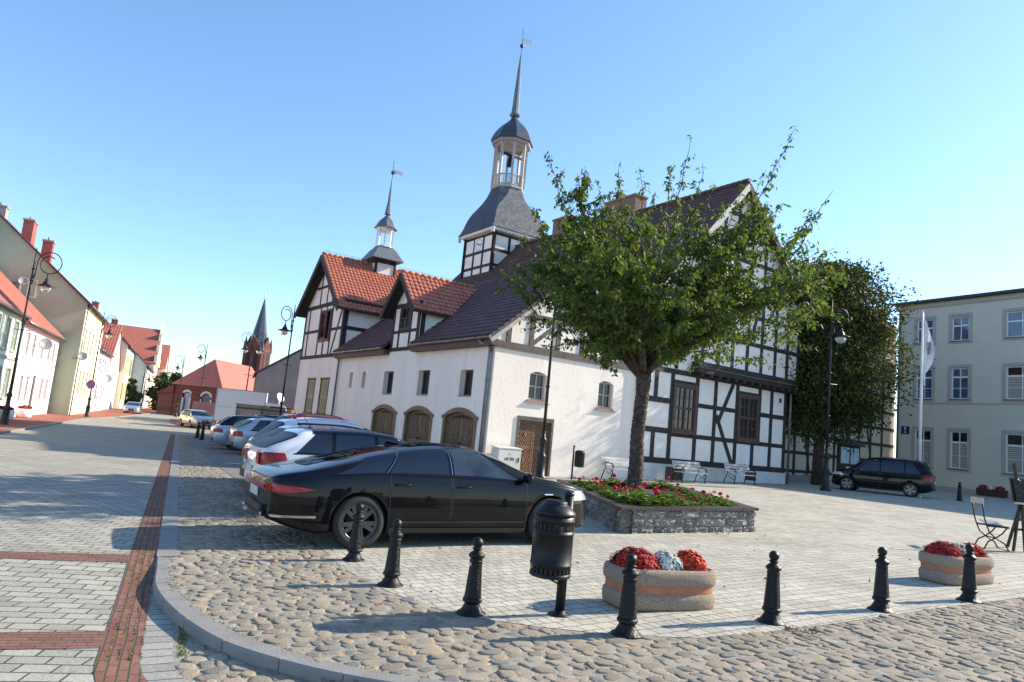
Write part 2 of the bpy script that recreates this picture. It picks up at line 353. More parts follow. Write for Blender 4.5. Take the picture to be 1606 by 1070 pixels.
# kerb: straight flush part and raised curved part
mb = MB()
n = 60
for i in range(n):
    t0 = 8.9+i*(47.2-8.9)/n; t1 = 8.9+(i+1)*(47.2-8.9)/n-0.008
    q = [st2w(0.0, t0), st2w(0.21, t0), st2w(0.21, t1), st2w(0.0, t1)]
    mb.add([(a[0], a[1], gz(a[0])-0.25) for a in q]+[(a[0], a[1], gz(a[0])+0.012) for a in q], [(4, 5, 6, 7), (0, 1, 5, 4), (1, 2, 6, 5), (2, 3, 7, 6), (3, 0, 4, 7)])
def resample(P, step):
    P = [Vector(p) for p in P]; out = [P[0]]; acc = 0
    d = [0]
    for a, b in zip(P, P[1:]): d.append(d[-1]+(b-a).length)
    m = max(2, int(round(d[-1]/step))); res = []
    for k in range(m+1):
        x = d[-1]*k/m
        for i in range(len(P)-1):
            if x <= d[i+1]+1e-9:
                f = (x-d[i])/(d[i+1]-d[i]); res.append(P[i].lerp(P[i+1], f)); break
    return res
def catmull(P, k=4):
    P = [Vector(p) for p in P]; out = []
    for i in range(len(P)-1):
        a, b, c, d = P[max(i-1, 0)], P[i], P[i+1], P[min(i+2, len(P)-1)]
        for j in range(k):
            t = j/k; out.append(0.5*((2*b)+(c-a)*t+(2*a-5*b+4*c-d)*t*t+(3*b-a-3*c+d)*t**3))
    out.append(P[-1]); return out
kO = catmull([(p[0], p[1], 0) for p in KO], 5); kI = catmull([(p[0], p[1], 0) for p in KI], 5)
kI = [o_.lerp(i_, min(0.66, 0.66+0.0*k_)) if k_ > 4 else o_.lerp(i_, 0.8-0.035*k_) for k_, (o_, i_) in enumerate(zip(kO, kI))]
for i in range(0, len(kO)-5, 5):
    for j in range(5):
        a0, a1, b0, b1 = kO[i+j].copy(), kO[i+j+1].copy(), kI[i+j].copy(), kI[i+j+1].copy()
        if j == 4: a1 = a1.lerp(a0, 0.08); b1 = b1.lerp(b0, 0.08)
        def tp(a): return (a.x, a.y, gz(a.x)+0.012)
        def bt(a): return (a.x, a.y, gz(a.x)-0.3)
        ch0, ch1 = a0.lerp(b0, 0.09), a1.lerp(b1, 0.09)
        lo = lambda a: (a.x, a.y, gz(a.x)-0.004)
        mb.add([tp(ch0), tp(ch1), tp(b1), tp(b0), lo(a0), lo(a1), bt(a0), bt(a1), bt(b0), bt(b1)],
               [(0, 3, 2, 1), (4, 0, 1, 5), (6, 4, 5, 7), (3, 8, 9, 2), (6, 8, 3, 0, 4), (7, 5, 1, 2, 9)])
struct(mb.build('kerb', K['concrete'], clean=True))
# plaza paving with its cobbled edge
BORD = [(-2.02, 8.98), (-1.70, 8.25), (-1.36, 7.72), (-0.97, 7.2), (-0.52, 6.72), (-0.05, 6.44), (0.5, 6.28), (1.2, 6.2), (1.85, 6.28), (2.55, 6.62), (3.4, 7.12), (5.4, 8.37), (6.8, 9.2), (10, 11.1), (16, 14.6)]
bayP = [(-5.29, 15.53), (-2.02, 8.98)]
plaza = BORD+[(45, 30), (45, 75), (5, 75)]+S([(4.5, 47.2)])+S([(0.45, 47.2), (0.6, 40), (0.95, 30), (1.3, 22.5), (1.65, 16.5), (1.8, 12)])
sheet('plaza_paving', plaza, gz, K['plaza'], 0.006)
sheet('parking_bay', S([(0.45, 47.19), (0.6, 40), (0.95, 30), (1.3, 22.5), (1.65, 16.5), (2.6, 10.3), (6.3, 12.5), (6.5, 47.1)]), gz, K['bayblock'], 0.010)
# sand bed under the cobbles (inside and outside the kerb)
pts_in = [(p[0], p[1]) for p in KI]
sheet('cobble_joint_sand', [tuple(v[:2]) for v in kI][::-1]+S([(0.2, 8.95), (0.2, 47.2), (0.45, 47.2)])+S([(0.6, 40), (0.95, 30), (1.3, 22.5), (1.65, 16.5)])+BORD, gz, K['bed_sand'], 0.002)
outp = [st2w(0.20, 8.4), ]+[st2w(*p) for p in arcpts(0.20)]
sheet('cobble_joint_sand', outp+[(18, 2.5), (15.9, 8.9)]+[tuple(v[:2]) for v in kO][::-1], gzl, K['bed_sand'], -0.003)
sheet('left_sidewalk', S([(-6.62, -8), (-6.62, 62), (-5.4, 75), (-3.8, 100), (-2.8, 135), (-1.2, 220), (-14, 220), (-14, -8)]), gz, K['redwalk'], 0.07)
# left kerb
mb = MB(); LK = [(-6.45, -8), (-6.45, 20), (-6.45, 40), (-6.45, 62), (-5.2, 75), (-3.6, 100), (-2.6, 135), (-1.0, 220)]
for a, b in zip(LK, LK[1:]):
    m_ = max(1, int((b[1]-a[1])/2.0))
    for i in range(m_):
        s0, t0 = a[0]+(b[0]-a[0])*i/m_, a[1]+(b[1]-a[1])*i/m_; s1, t1 = a[0]+(b[0]-a[0])*(i+1)/m_, a[1]+(b[1]-a[1])*(i+1)/m_-0.012
        q = [st2w(s0-0.17, t0), st2w(s0, t0), st2w(s1, t1), st2w(s1-0.17, t1)]
        mb.add([(c[0], c[1], gz(c[0])-0.3) for c in q]+[(c[0], c[1], gz(c[0])+0.082) for c in q], [(4, 5, 6, 7), (0, 1, 5, 4), (1, 2, 6, 5), (2, 3, 7, 6), (3, 0, 4, 7)])
struct(mb.build('left_kerb', K['concrete']))
# red corner pavement beyond the parking row
sheet('corner_sidewalk', S([(0.2, 66), (-0.6, 72), (-0.8, 84), (0.5, 90), (12, 92), (12, 64), (3.5, 62.5)]), gz, K['redwalk'], 0.05)

# ---- cobblestones: real stones
K['cobble'] = islandmat('granite_cobbles', [lin(c) for c in ((0.58, 0.535, 0.465), (0.55, 0.52, 0.455), (0.61, 0.555, 0.475), (0.52, 0.505, 0.46), (0.57, 0.52, 0.455), (0.54, 0.495, 0.435), (0.63, 0.575, 0.49), (0.53, 0.51, 0.455), (0.61, 0.57, 0.50), (0.50, 0.49, 0.46), (0.64, 0.58, 0.51), (0.63, 0.60, 0.53), (0.59, 0.56, 0.50))], 0.85, fine=95, bump=1.0, dist=0.009, spec=0.15)
def inpoly(x, y, P):
    c = False; j = len(P)-1
    for i in range(len(P)):
        if (P[i][1] > y) != (P[j][1] > y) and x < (P[j][0]-P[i][0])*(y-P[i][1])/(P[j][1]-P[i][1])+P[i][0]: c = not c
        j = i
    return c
def stones(name, poly, zf, rot, pw, ph, hh, base, seg=11, rough=0.42, skipfn=None):
    c, s = math.cos(rot), math.sin(rot)
    L = [(x*c+y*s, -x*s+y*c) for x, y in poly]
    u0, u1 = min(p[0] for p in L), max(p[0] for p in L); v0, v1 = min(p[1] for p in L), max(p[1] for p in L)
    V = []; F = []
    rings = ((1.0, -0.03), (1.0, hh*0.40), (0.93, hh*0.82), (0.68, hh*0.98))
    v = v0; row = 0
    while v < v1:
        h = ph*random.uniform(0.8, 1.2); u = u0-random.random()*pw
        while u < u1:
            wd = pw*random.choice((0.6, 0.75, 0.9, 1.0, 1.15, 1.35))*random.uniform(0.9, 1.1)
            cu, cv = u+wd/2, v+h/2+math.sin(u*1.3)*0.03; u += wd
            x, y = cu*c-cv*s, cu*s+cv*c
            if not inpoly(x, y, poly): continue
            if skipfn and skipfn(x, y): continue
            sx, sy = wd/2*random.uniform(0.86, 1.0), h/2*random.uniform(0.84, 1.0); a0 = rot+random.uniform(-0.2, 0.2)
            ca, sa = math.cos(a0), math.sin(a0); k0 = len(V); sk = random.uniform(-0.25, 0.25); e = random.uniform(2.8, 5.0)
            z = zf(x, y)+base+random.uniform(-0.008, 0.005); tx, ty = random.uniform(-.08, .08), random.uniform(-.08, .08)
            jit = [1+random.uniform(-rough, rough)*0.5 for _ in range(seg)]
            for rr_, zz in rings:
                for q in range(seg):
                    g = 2*math.pi*q/seg; cg, sg = math.cos(g), math.sin(g)
                    r0 = 1/((abs(cg)**e+abs(sg)**e)**(1/e))
                    a, b = cg*r0*sx*rr_*jit[q], sg*r0*sy*rr_*jit[q]; a += b*sk
                    V.append((x+a*ca-b*sa, y+a*sa+b*ca, z+zz+(a*tx+b*ty)+(random.uniform(-.0022, .0022) if zz > hh*0.5 else 0)))
            V.append((x, y, z+hh*1.03))
            for r_ in range(3):
                for q in range(seg):
                    q2 = (q+1) % seg; F.append((k0+r_*seg+q, k0+r_*seg+q2, k0+(r_+1)*seg+q2, k0+(r_+1)*seg+q))
            for q in range(seg): F.append((k0+3*seg+q, k0+3*seg+(q+1) % seg, k0+4*seg))
        v += h; row += 1
    me = bpy.data.meshes.new(name); me.from_pydata(V, [], F); me.materials.append(K['cobble'])
    me.polygons.foreach_set('use_smooth', [True]*len(F)); me.update()
    o = bpy.data.objects.new(name, me); COL.objects.link(o); o['kind'] = 'stuff'; return o
sandin = [tuple(v[:2]) for v in kI][::-1]+S([(0.25, 8.95), (0.25, 30)])+S([(0.9, 30), (1.25, 22.5), (1.6, 16.5)])+BORD
near_in = [p for p in sandin]
stones('cobblestones', near_in, gz, R(28), 0.150, 0.125, 0.0135, -0.003, skipfn=lambda x, y: x > 9 or w2st(x, y)[1] > 30)
sandout = [st2w(0.24, 8.2)]+[st2w(*p) for p in arcpts(0.24)[:-1]]+[st2w(4.0, 3.9), (3.6, 4.35)]+[(v.x, v.y) for v in kO if v.x < 3.3][::-1]
stones('cobblestones', sandout, gzl, R(24), 0.155, 0.13, 0.014, -0.007, skipfn=lambda x, y: w2st(x, y)[0] < 0.28 and w2st(x, y)[1] > 5.5)
stones('cobblestones', S([(0.25, 30), (0.25, 47), (0.42, 47), (0.57, 40), (0.9, 30)]), gz, TH, 0.2, 0.14, 0.02, -0.004, seg=6)
for o in SC.objects:
    if o.name.startswith('cobblestones'): o['label'] = 'rounded granite cobblestones set in sand'; o['category'] = 'cobblestones'

# ================================================================== facade helpers
class Fac:
    """a vertical plane in a thing's own frame: a along it, z up, d outwards"""
    def __init__(s, o, ax, out): s.o = o; s.ax = ax; s.out = out
    def p(s, a, z, d=0): return (s.o[0]+s.ax[0]*a+s.out[0]*d, s.o[1]+s.ax[1]*a+s.out[1]*d, z)
    def box(s, mb, a0, a1, z0, z1, d0, d1, mi=0):
        q = [s.p(a0, z0, d0), s.p(a1, z0, d0), s.p(a1, z0, d1), s.p(a0, z0, d1), s.p(a0, z1, d0), s.p(a1, z1, d0), s.p(a1, z1, d1), s.p(a0, z1, d1)]
        mb.add(q, [(0, 3, 2, 1), (4, 5, 6, 7), (0, 1, 5, 4), (1, 2, 6, 5), (2, 3, 7, 6), (3, 0, 4, 7)], mi)
    def bar(s, mb, a0, z0, a1, z1, w, d0, d1, mi=0):
        """timber from (a0,z0) to (a1,z1) of width w in the plane"""
        dx, dz = a1-a0, z1-z0; L = math.hypot(dx, dz); nx, nz = -dz/L*w/2, dx/L*w/2
        poly = [(a0+nx, z0+nz), (a0-nx, z0-nz), (a1-nx, z1-nz), (a1+nx, z1+nz)]
        s.poly(mb, poly, d0, d1, mi)
    def poly(s, mb, poly, d0, d1, mi=0):
        P = [s.p(a, z, d0) for a, z in poly]; v = (s.out[0]*(d1-d0), s.out[1]*(d1-d0), 0); mb.prism(P, v, mi)
    def wall(s, mb, a0, a1, z0, z1, ops=(), th=0.32, mi=0, rmi=None):
        """flat wall with rectangular openings (a0,a1,z0,z1[,arch rise]) and reveals"""
        rmi = mi if rmi is None else rmi
        A = sorted(set([a0, a1]+[q for o in ops for q in o[:2]])); Z = sorted(set([z0, z1]+[q for o in ops for q in o[2:4]]))
        for i in range(len(A)-1):
            for j in range(len(Z)-1):
                ca, cz = (A[i]+A[i+1])/2, (Z[j]+Z[j+1])/2
                if any(o[0] < ca < o[1] and o[2] < cz < o[3] for o in ops): continue
                mb.add([s.p(A[i], Z[j]), s.p(A[i+1], Z[j]), s.p(A[i+1], Z[j+1]), s.p(A[i], Z[j+1])], [(0, 1, 2, 3)], mi)
        for o in ops:
            rise = o[4] if len(o) > 4 else 0; zs = o[3]-rise; n = 10
            path = [(o[0], o[2])]
            if rise:
                cx, hw = (o[0]+o[1])/2, (o[1]-o[0])/2; rad = (hw*hw+rise*rise)/(2*rise); cz = o[3]-rad; am = math.asin(min(1, hw/rad))
                arc = [(cx+rad*math.sin(-am+2*am*k/n), cz+rad*math.cos(-am+2*am*k/n)) for k in range(n+1)]
                path += arc
                L = [a for a in arc if a[0] <= cx+1e-6]; Rr = [a for a in arc if a[0] >= cx-1e-6]
                mb.add([s.p(*q) for q in L+[(o[0], o[3])]], [tuple(range(len(L)+1))], mi)
                mb.add([s.p(*q) for q in Rr+[(o[1], o[3])]], [tuple(range(len(Rr)+1))], mi)
            else: path += [(o[0], o[3]), (o[1], o[3])]
            path.append((o[1], o[2]))
            for k in range(len(path)):
                q, r_ = path[k], path[(k+1) % len(path)]
                mb.add([s.p(*q), s.p(*r_), s.p(r_[0], r_[1], -th), s.p(q[0], q[1], -th)], [(0, 1, 2, 3)], rmi)
def arc_poly(a0, a1, zs, zt, n=12):
    cx, hw, rise = (a0+a1)/2, (a1-a0)/2, zt-zs
    rad = (hw*hw+rise*rise)/(2*rise); cz = zt-rad; am = math.asin(min(1, hw/rad))
    return [(cx+rad*math.sin(am-2*am*k/n), cz+rad*math.cos(am-2*am*k/n)) for k in range(n+1)]
def window(par, fc, a0, a1, z0, z1, d=-0.14, cols=2, rows=2, fw=0.07, bw=0.035, fm=None, gm=None, label=None, double=False, off=(0, 0, 0), sill=None):
    """window > pane"""
    fm = fm or K['whitewood']; gm = gm or K['glass']
    mb = MB(); fc.box(mb, a0, a0+fw, z0, z1, d-0.05, d+0.02); fc.box(mb, a1-fw, a1, z0, z1, d-0.05, d+0.02)
    fc.box(mb, a0+fw, a1-fw, z0, z0+fw, d-0.05, d+0.02); fc.box(mb, a0+fw, a1-fw, z1-fw, z1, d-0.05, d+0.02)
    W, H = a1-a0-2*fw, z1-z0-2*fw
    for i in range(1, cols):
        b = bw*(1.8 if (double and i == cols//2) else 1); x = a0+fw+W*i/cols; fc.box(mb, x-b/2, x+b/2, z0+fw, z1-fw, d-0.04, d+0.012)
    for j in range(1, rows):
        b = bw*(1.8 if (double and j == rows//2) else 1); z = z0+fw+H*j/rows; fc.box(mb, a0+fw, a1-fw, z-b/2, z+b/2, d-0.04, d+0.009)
    o = mb.build('window', fm, par, off)
    if label: o['label'] = label
    mb = MB(); fc.box(mb, a0+fw*0.5, a1-fw*0.5, z0+fw*0.5, z1-fw*0.5, d-0.035, d-0.025); mb.build('pane', gm, o)
    if sill:
        mb = MB(); fc.box(mb, a0-0.08, a1+0.08, z0-0.07, z0, d, 0.09); mb.build('sill', sill, o)
    return o
def tiles(mb, o, ua, va, W, L, row=0.34, col=0.22, hgt=0.035, wave=0.018, mi=0, res=4):
    """pantile surface: origin o (eave corner), ua along the eave, va up the slope"""
    o, ua, va = Vector(o), Vector(ua).normalized(), Vector(va).normalized(); n = ua.cross(va).normalized()
    if n.z < 0: n = -n
    nr = max(1, int(round(L/row))); nc = max(1, int(round(W/col))); rw = L/nr; nu = nc*res
    us = np.arange(nu+1)/nu*W; ph = us/W*nc
    prof = wave*np.abs(np.sin(np.pi*ph))**0.7*2.0 - wave
    vs = []
    for r_ in range(nr):
        for v, h in ((r_*rw, hgt), ((r_+1)*rw+0.02, 0.0)):
            for k in range(nu+1): vs.append(o+ua*us[k]+va*v+n*(h+prof[k]+0.01))
    fs = []
    for r_ in range(nr):
        b = r_*2*(nu+1)
        for k in range(nu): fs.append((b+k, b+k+1, b+nu+1+k+1, b+nu+1+k))
    vs2 = []; base = len(vs)
    for r_ in range(nr):                       # butt edges of the tiles
        for h in (hgt, -0.03):
            for k in range(nu+1): vs2.append(o+ua*us[k]+va*(r_*rw)+n*(h+(prof[k] if h > 0 else 0)+0.01))
        b = base+r_*2*(nu+1)
        for k in range(nu): fs.append((b+k, b+nu+1+k, b+nu+1+k+1, b+k+1))
    mb.add(vs+vs2, fs, mi, False)
def gutter(name, par, p, q, mt, r=0.08):
    mb = MB(); p, q = Vector(p), Vector(q); d = (q-p).normalized(); a = d.cross(Vector((0, 0, 1))).normalized()
    n = 8; vs = []
    for c in (p, q):
        for rr in (r, r*0.86):
            for k in range(n+1):
                g = math.pi*k/n; vs.append(c+a*(rr*math.cos(g))-Vector((0, 0, rr*math.sin(g))))
    m = n+1; fs = []
    for k in range(n): fs += [(k, k+1, 2*m+k+1, 2*m+k), (m+k, 3*m+k, 3*m+k+1, m+k+1)]
    fs += [(0, 2*m, 3*m, m), (n, m+n, 3*m+n, 2*m+n)]
    fs += [tuple(list(range(m))+list(range(2*m-1, m-1, -1))), tuple(list(range(2*m, 3*m))+list(range(4*m-1, 3*m-1, -1)))]
    mb.add(vs, fs, 0, True)
    L = (q-p).length
    for k in range(int(L/0.9)+1): # joints
        c = p+d*min(L, k*0.9+0.2); mb.tube([c-d*0.015, c+d*0.015], r*1.06, 12)
    return mb.build(name, mt, par)

# ================================================================== THE HALF-TIMBERED TOWN HALL
hall = thing('town_hall', 'half-timbered town hall with brown roofs, orange dormers and a slim clock tower', 'town hall', HALL, (0, 0, 0))
SF = Fac((0, 0), (1, 0), (0, -1))                   # south front of the annex, faces the square
WF = Fac((0, 0), (0, 1), (-1, 0))                   # west front with the gates
MF = Fac((0, -0.14), (1, 0), (0, -1))               # main hall south front, slightly proud
UF = Fac((0, -0.58), (1, 0), (0, -1))               # its jettied upper storeys
# -- annex walls
mb = MB()
WIN_W = [(1.43, 2.42, 2.88, 3.93), (5.05, 6.15, 2.88, 3.97), (8.75, 9.85, 2.88, 3.98)]
SLOT = [(12.13, 12.58, 3.15, 4.02, 0.10), (13.88, 14.32, 3.15, 4.02, 0.10)]
LOW = [(17.42, 18.72, 1.67, 3.65), (19.78, 21.05, 1.67, 3.65)]
GATES = [(0.80, 3.42, -0.1, 2.40, 0.36), (4.38, 7.0, -0.1, 2.38, 0.34), (7.95, 10.62, -0.1, 2.36, 0.34)]
WF.wall(mb, 0, 23.2, -0.5, 5.0, WIN_W+SLOT+LOW+GATES, 0.36)
SF.wall(mb, 0, 7.4, -0.5, 4.78, [(1.40, 2.98, -0.2, 2.22), (1.72, 2.56, 2.95, 4.08, 0.12), (5.30, 6.12, 3.0, 4.14, 0.12)], 0.3)
mb.build('annex_wall', K['plaster'], hall)
mb = MB()
SF.poly(mb, [(0.02, 4.8), (8.2, 4.8), (8.2, 5.5), (4.2, 8.8), (0.02, 5.36)], -0.2, -0.02)
mb.build('annex_gable', K['plaster2'], hall)
mb = MB(); SF.box(mb, 7.38, 7.42, -0.5, 5.0, 0.0, 0.14); mb.b2(0.45, 7.3, 0.4, 20, 0.02, 4.7)
mb.build('inner_core', K['plaster2'], hall)
# timber of the annex gable
mb = MB()
SF.box(mb, -0.1, 8.15, 4.77, 5.04, -0.02, 0.07)
for a in (0.55, 1.62, 2.95, 4.2, 5.5, 6.9): SF.box(mb, a-0.1, a+0.1, 5.04, min(8.6, 5.3+0.80*a if a < 4.2 else 5.3+0.80*(8.4-a)), -0.02, 0.03)
SF.box(mb, 1.3, 7.1, 6.12, 6.32, -0.02, 0.035); SF.box(mb, 2.6, 5.8, 7.3, 7.48, -0.02, 0.035)
SF.bar(mb, 1.68, 5.1, 2.88, 6.1, 0.13, -0.02, 0.025)
mb.build('gable_timber', K['timber_w'], hall)
mb = MB()      # barge boards
for s_ in (0, 1):
    p0, p1 = ((-0.42, 5.0), (4.2, 8.88)) if s_ == 0 else ((8.3, 5.45), (4.2, 8.88))
    SF.bar(mb, p0[0], p0[1], p1[0], p1[1], 0.26, 0.20, 0.27)
mb.build('barge_board', K['greywood'], hall)
# -- south door, windows, sills
def lozenge_leaf(mb, fc, a0, a1, z0, z1, d, rows, mi=0):
    """raised bars forming nested lozenges inside a door leaf"""
    fc.box(mb, a0, a1, z0, z1, d-0.06, d, mi)
    H = (z1-z0)/rows
    for r_ in range(rows):
        b0, b1 = z0+r_*H+0.06, z0+(r_+1)*H-0.06; cx, cz = (a0+a1)/2, (b0+b1)/2; hw, hh = (a1-a0)/2-0.05, (b1-b0)/2
        for s0, s1 in ((0, 1),):
            pass
        fc.box(mb, a0+0.01, a1-0.01, b0-0.055, b0-0.005, d, d+0.022, mi); fc.box(mb, a0+0.01, a1-0.01, b1+0.005, b1+0.055, d, d+0.022, mi)
        for k in (1.0, 0.68, 0.36):
            w_ = 0.046
            for sx in (-1, 1):
                for sz in (-1, 1):
                    fc.bar(mb, cx+sx*hw*k, cz, cx, cz+sz*hh*k, w_, d, d+0.02+0.004*(1-k), mi)
                    if k > 0.85: pass
        for k in (0.66, 0.32):
            for sx in (-1, 1):
                for sz in (-1, 1):
                    fc.bar(mb, cx+sx*hw, cz+sz*hh*(1-k)+0.0, cx+sx*hw*(1-k)+0.0, cz+sz*hh, w_, d, d+0.018, mi)
        fc.poly(mb, [(cx, cz+0.09), (cx-0.055, cz), (cx, cz-0.09), (cx+0.055, cz)], d+0.02, d+0.045, mi)
    for a in (a0+0.02, a1-0.02): fc.box(mb, a-0.02, a+0.02, z0, z1, d, d+0.026, mi)
dr = MB(); SF.box(dr, 1.32, 1.42, -0.2, 2.30, -0.16, 0.05); SF.box(dr, 2.96, 3.06, -0.2, 2.30, -0.16, 0.05); SF.box(dr, 1.42, 2.96, 2.14, 2.30, -0.16, 0.05)
dobj = dr.build('door_frame', K['timber_w'], hall)
for a0, a1 in ((1.43, 2.175), (2.205, 2.95)):
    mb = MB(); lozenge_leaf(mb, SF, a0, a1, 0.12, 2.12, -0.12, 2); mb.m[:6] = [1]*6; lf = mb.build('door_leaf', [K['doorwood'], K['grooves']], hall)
    mb = MB(); x = a1-0.07 if a0 < 2 else a0+0.07
    mb.tube([SF.p(x, 1.12, -0.10), SF.p(x, 1.12, -0.03), SF.p(x-0.1 if a0 < 2 else x+0.1, 1.12, -0.03)], 0.012, 8); mb.build('handle', K['iron'], lf)
for (a0, a1, z0, z1) in ((1.72, 2.56, 2.97, 4.06), (5.30, 6.12, 3.02, 4.12)):
    window(hall, SF, a0+0.02, a1-0.02, z0, z1-0.03, -0.16, 2, 2, 0.06, 0.04, K['greywood'], K['glass'])
    mb = MB(); SF.box(mb, a0-0.05, a1+0.05, z0-0.09, z0-0.01, -0.14, 0.05); mb.build('brick_sill', K['ochre'], hall)
    mb = MB(); SF.box(mb, a0-0.12, a1+0.16, z0-0.14, z0-0.092, -0.1, 0.09); mb.build('window_sill', K['greystone'], hall)
# -- west openings
for (a0, a1, z0, z1) in WIN_W:
    window(hall, WF, a0+0.02, a1-0.02, z0+0.02, z1-0.02, -0.26, 2, 1, 0.07, 0.05, K['winwood'], K['glass'])
    mb = MB(); WF.box(mb, a0+0.01, a1-0.01, z0-0.03, z0+0.02, -0.22, 0.03); mb.build('window_sill', K['greystone'], hall)
for o_ in SLOT:
    mb = MB(); WF.box(mb, o_[0], o_[1], o_[2], o_[3], -0.30, -0.24); mb.build('slot_shutter', K['winwood'], hall)
for i, (a0, a1, z0, z1) in enumerate(LOW):
    mb = MB(); WF.box(mb, a0-0.06, a0+0.03, z0, z1, -0.1, 0.03); WF.box(mb, a1-0.03, a1+0.06, z0, z1, -0.1, 0.03)
    WF.box(mb, a0-0.10, a1+0.10, z1, z1+0.10, -0.1, 0.06); WF.box(mb, a0-0.10, a1+0.10, z0-0.09, z0, -0.1, 0.08)
    fr_ = mb.build('shutter_frame', K['winwood'], hall)
    for k in range(2):
        b0 = a0+0.04+(a1-a0-0.08)*k/2; b1 = a0+0.03+(a1-a0-0.08)*(k+1)/2
        mb = MB(); WF.box(mb, b0, b1, z0+0.01, z1-0.01, -0.07, -0.03)
        for (u0, u1) in ((0.04, 0.46), (0.52, 0.96)):
            c0, c1 = z0+(z1-z0)*u0, z0+(z1-z0)*u1
            for q in ((b0+0.02, b0+0.07, c0, c1), (b1-0.07, b1-0.02, c0, c1), (b0+0.07, b1-0.07, c0, c0+0.06), (b0+0.07, b1-0.07, c1-0.06, c1), ((b0+b1)/2-0.03, (b0+b1)/2+0.03, c0+0.06, c1-0.06)):
                WF.box(mb, q[0], q[1], q[2], q[3], -0.03, -0.005)
        mb.build('shutter', K['cream'], fr_)
for gi, (a0, a1, z0, z1, rise) in enumerate(GATES):
    # arched frame
    zs = z1-rise; outer = arc_poly(a0-0.02, a1+0.02, zs+0.02, z1+0.02); inner = arc_poly(a0+0.17, a1-0.17, zs-0.03, z1-0.17)
    mb = MB(); n_ = len(outer)
    for k in range(n_-1): WF.poly(mb, [outer[k], outer[k+1], inner[k+1], inner[k]], -0.22, 0.05)
    WF.box(mb, a0-0.02, a0+0.17, z0, zs+0.0, -0.22, 0.03); WF.box(mb, a1-0.17, a1+0.02, z0, zs+0.0, -0.22, 0.03)
    WF.box(mb, a0-0.09, a0-0.02, zs-0.09, zs+0.05, -0.05, 0.06); WF.box(mb, a1+0.02, a1+0.09, zs-0.09, zs+0.05, -0.05, 0.06)
    gt = mb.build('gate', K['gatewood'], hall); cx = (a0+a1)/2
    for s_ in (-1, 1):
        x0, x1 = (a0+0.17, cx-0.01) if s_ < 0 else (cx+0.01, a1-0.17)
        ip = [p for p in inner if x0-1e-3 <= p[0] <= x1+1e-3]
        top0 = [p for p in inner]
        def ztop(x):
            for q, r_ in zip(inner, inner[1:]):
                if min(q[0], r_[0]) <= x <= max(q[0], r_[0]): return q[1]+(r_[1]-q[1])*(x-q[0])/(r_[0]-q[0]+1e-9)
            return zs
        mb = MB(); m_ = 8; tp = [(x1+(x0-x1)*k/m_, ztop(x1+(x0-x1)*k/m_)-0.01) for k in range(m_+1)]
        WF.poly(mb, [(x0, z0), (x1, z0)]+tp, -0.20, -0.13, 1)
        for k in range(m_): # raised rim along the arch
            q, r_ = tp[k], tp[k+1]; WF.poly(mb, [q, r_, (r_[0], r_[1]-0.09), (q[0], q[1]-0.09)], -0.13, -0.10)
        WF.box(mb, x0, x0+0.09, z0, 2.0, -0.13, -0.103); WF.box(mb, x1-0.09, x1, z0, 2.0, -0.13, -0.103)
        WF.box(mb, x0+0.09, x1-0.09, 0.72, 0.95, -0.13, -0.105)
        cz, ccx, hw, hh = 1.48, (x0+x1)/2, (x1-x0)/2-0.12, 0.50
        for k in (1.0, 0.70, 0.40):
            for sx in (-1, 1):
                for sz in (-1, 1):
                    WF.bar(mb, ccx+sx*hw*k, cz, ccx, cz+sz*hh*k, 0.068, -0.13, -0.09+0.003*(1-k))
        for k in (0.66, 0.32):
            for sx in (-1, 1):
                for sz in (-1, 1):
                    WF.bar(mb, ccx+sx*hw, cz+sz*hh*(1-k), ccx+sx*hw*(1-k), cz+sz*hh, 0.062, -0.13, -0.095)
        WF.poly(mb, [(ccx, cz+0.13), (ccx-0.08, cz), (ccx, cz-0.13), (ccx+0.08, cz)], -0.11, -0.06)
        for k in range(3): WF.box(mb, x0+0.12, x1-0.12, 0.1+k*0.2, 0.22+k*0.2, -0.13, -0.108)
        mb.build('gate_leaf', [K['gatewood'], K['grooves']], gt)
    mb = MB(); mb.tube([WF.p(cx-0.12, 1.02, -0.09), WF.p(cx, 1.0, -0.05), WF.p(cx+0.12, 1.04, -0.09)], 0.02, 6); mb.tube([WF.p(cx, 1.0, -0.06), WF.p(cx, 0.88, -0.06)], 0.02, 6); mb.build('latch', K['iron'], gt)
# -- downpipes and gutters of the annex
def downpipe(pts, r=0.055, nm='downpipe'):
    mb = MB(); mb.tube(pts, r, 12)
    P = [Vector(p) for p in pts]; a, b = P[-2], P[-1]; n_ = int((a-b).length/1.6)+1
    for k in range(n_+1):
        c = a.lerp(b, k/max(1, n_)); mb.tube([c+Vector((0, 0, .02)), c-Vector((0, 0, .02))], r*1.25, 12)
    return mb.build(nm, K['zinc'], hall)
downpipe([(-0.36, 0.55, 5.02), (-0.36, 0.55, 4.92), (-0.11, 0.18, 4.72), (-0.11, 0.18, -0.1)], 0.075)
downpipe([(-0.36, 16.0, 5.0), (-0.36, 16.0, 4.9), (-0.12, 15.95, 4.7), (-0.12, 15.95, -0.1)])
gutter('gutter', hall, (-0.42, -0.2, 5.10), (-0.42, 6.55, 5.10), K['zinc']); gutter('gutter', hall, (-0.42, 9.6, 5.10), (-0.42, 16.2, 5.10), K['zinc'])
mb = MB()
for y0, y1 in ((-0.25, 6.6), (9.5, 16.25)):
    WF.poly(mb, [(y0, 4.80), (y1, 4.80), (y1, 5.04), (y0, 5.04)], 0.02, 0.33)
mb.build('eaves_box', K['winwood'], hall)
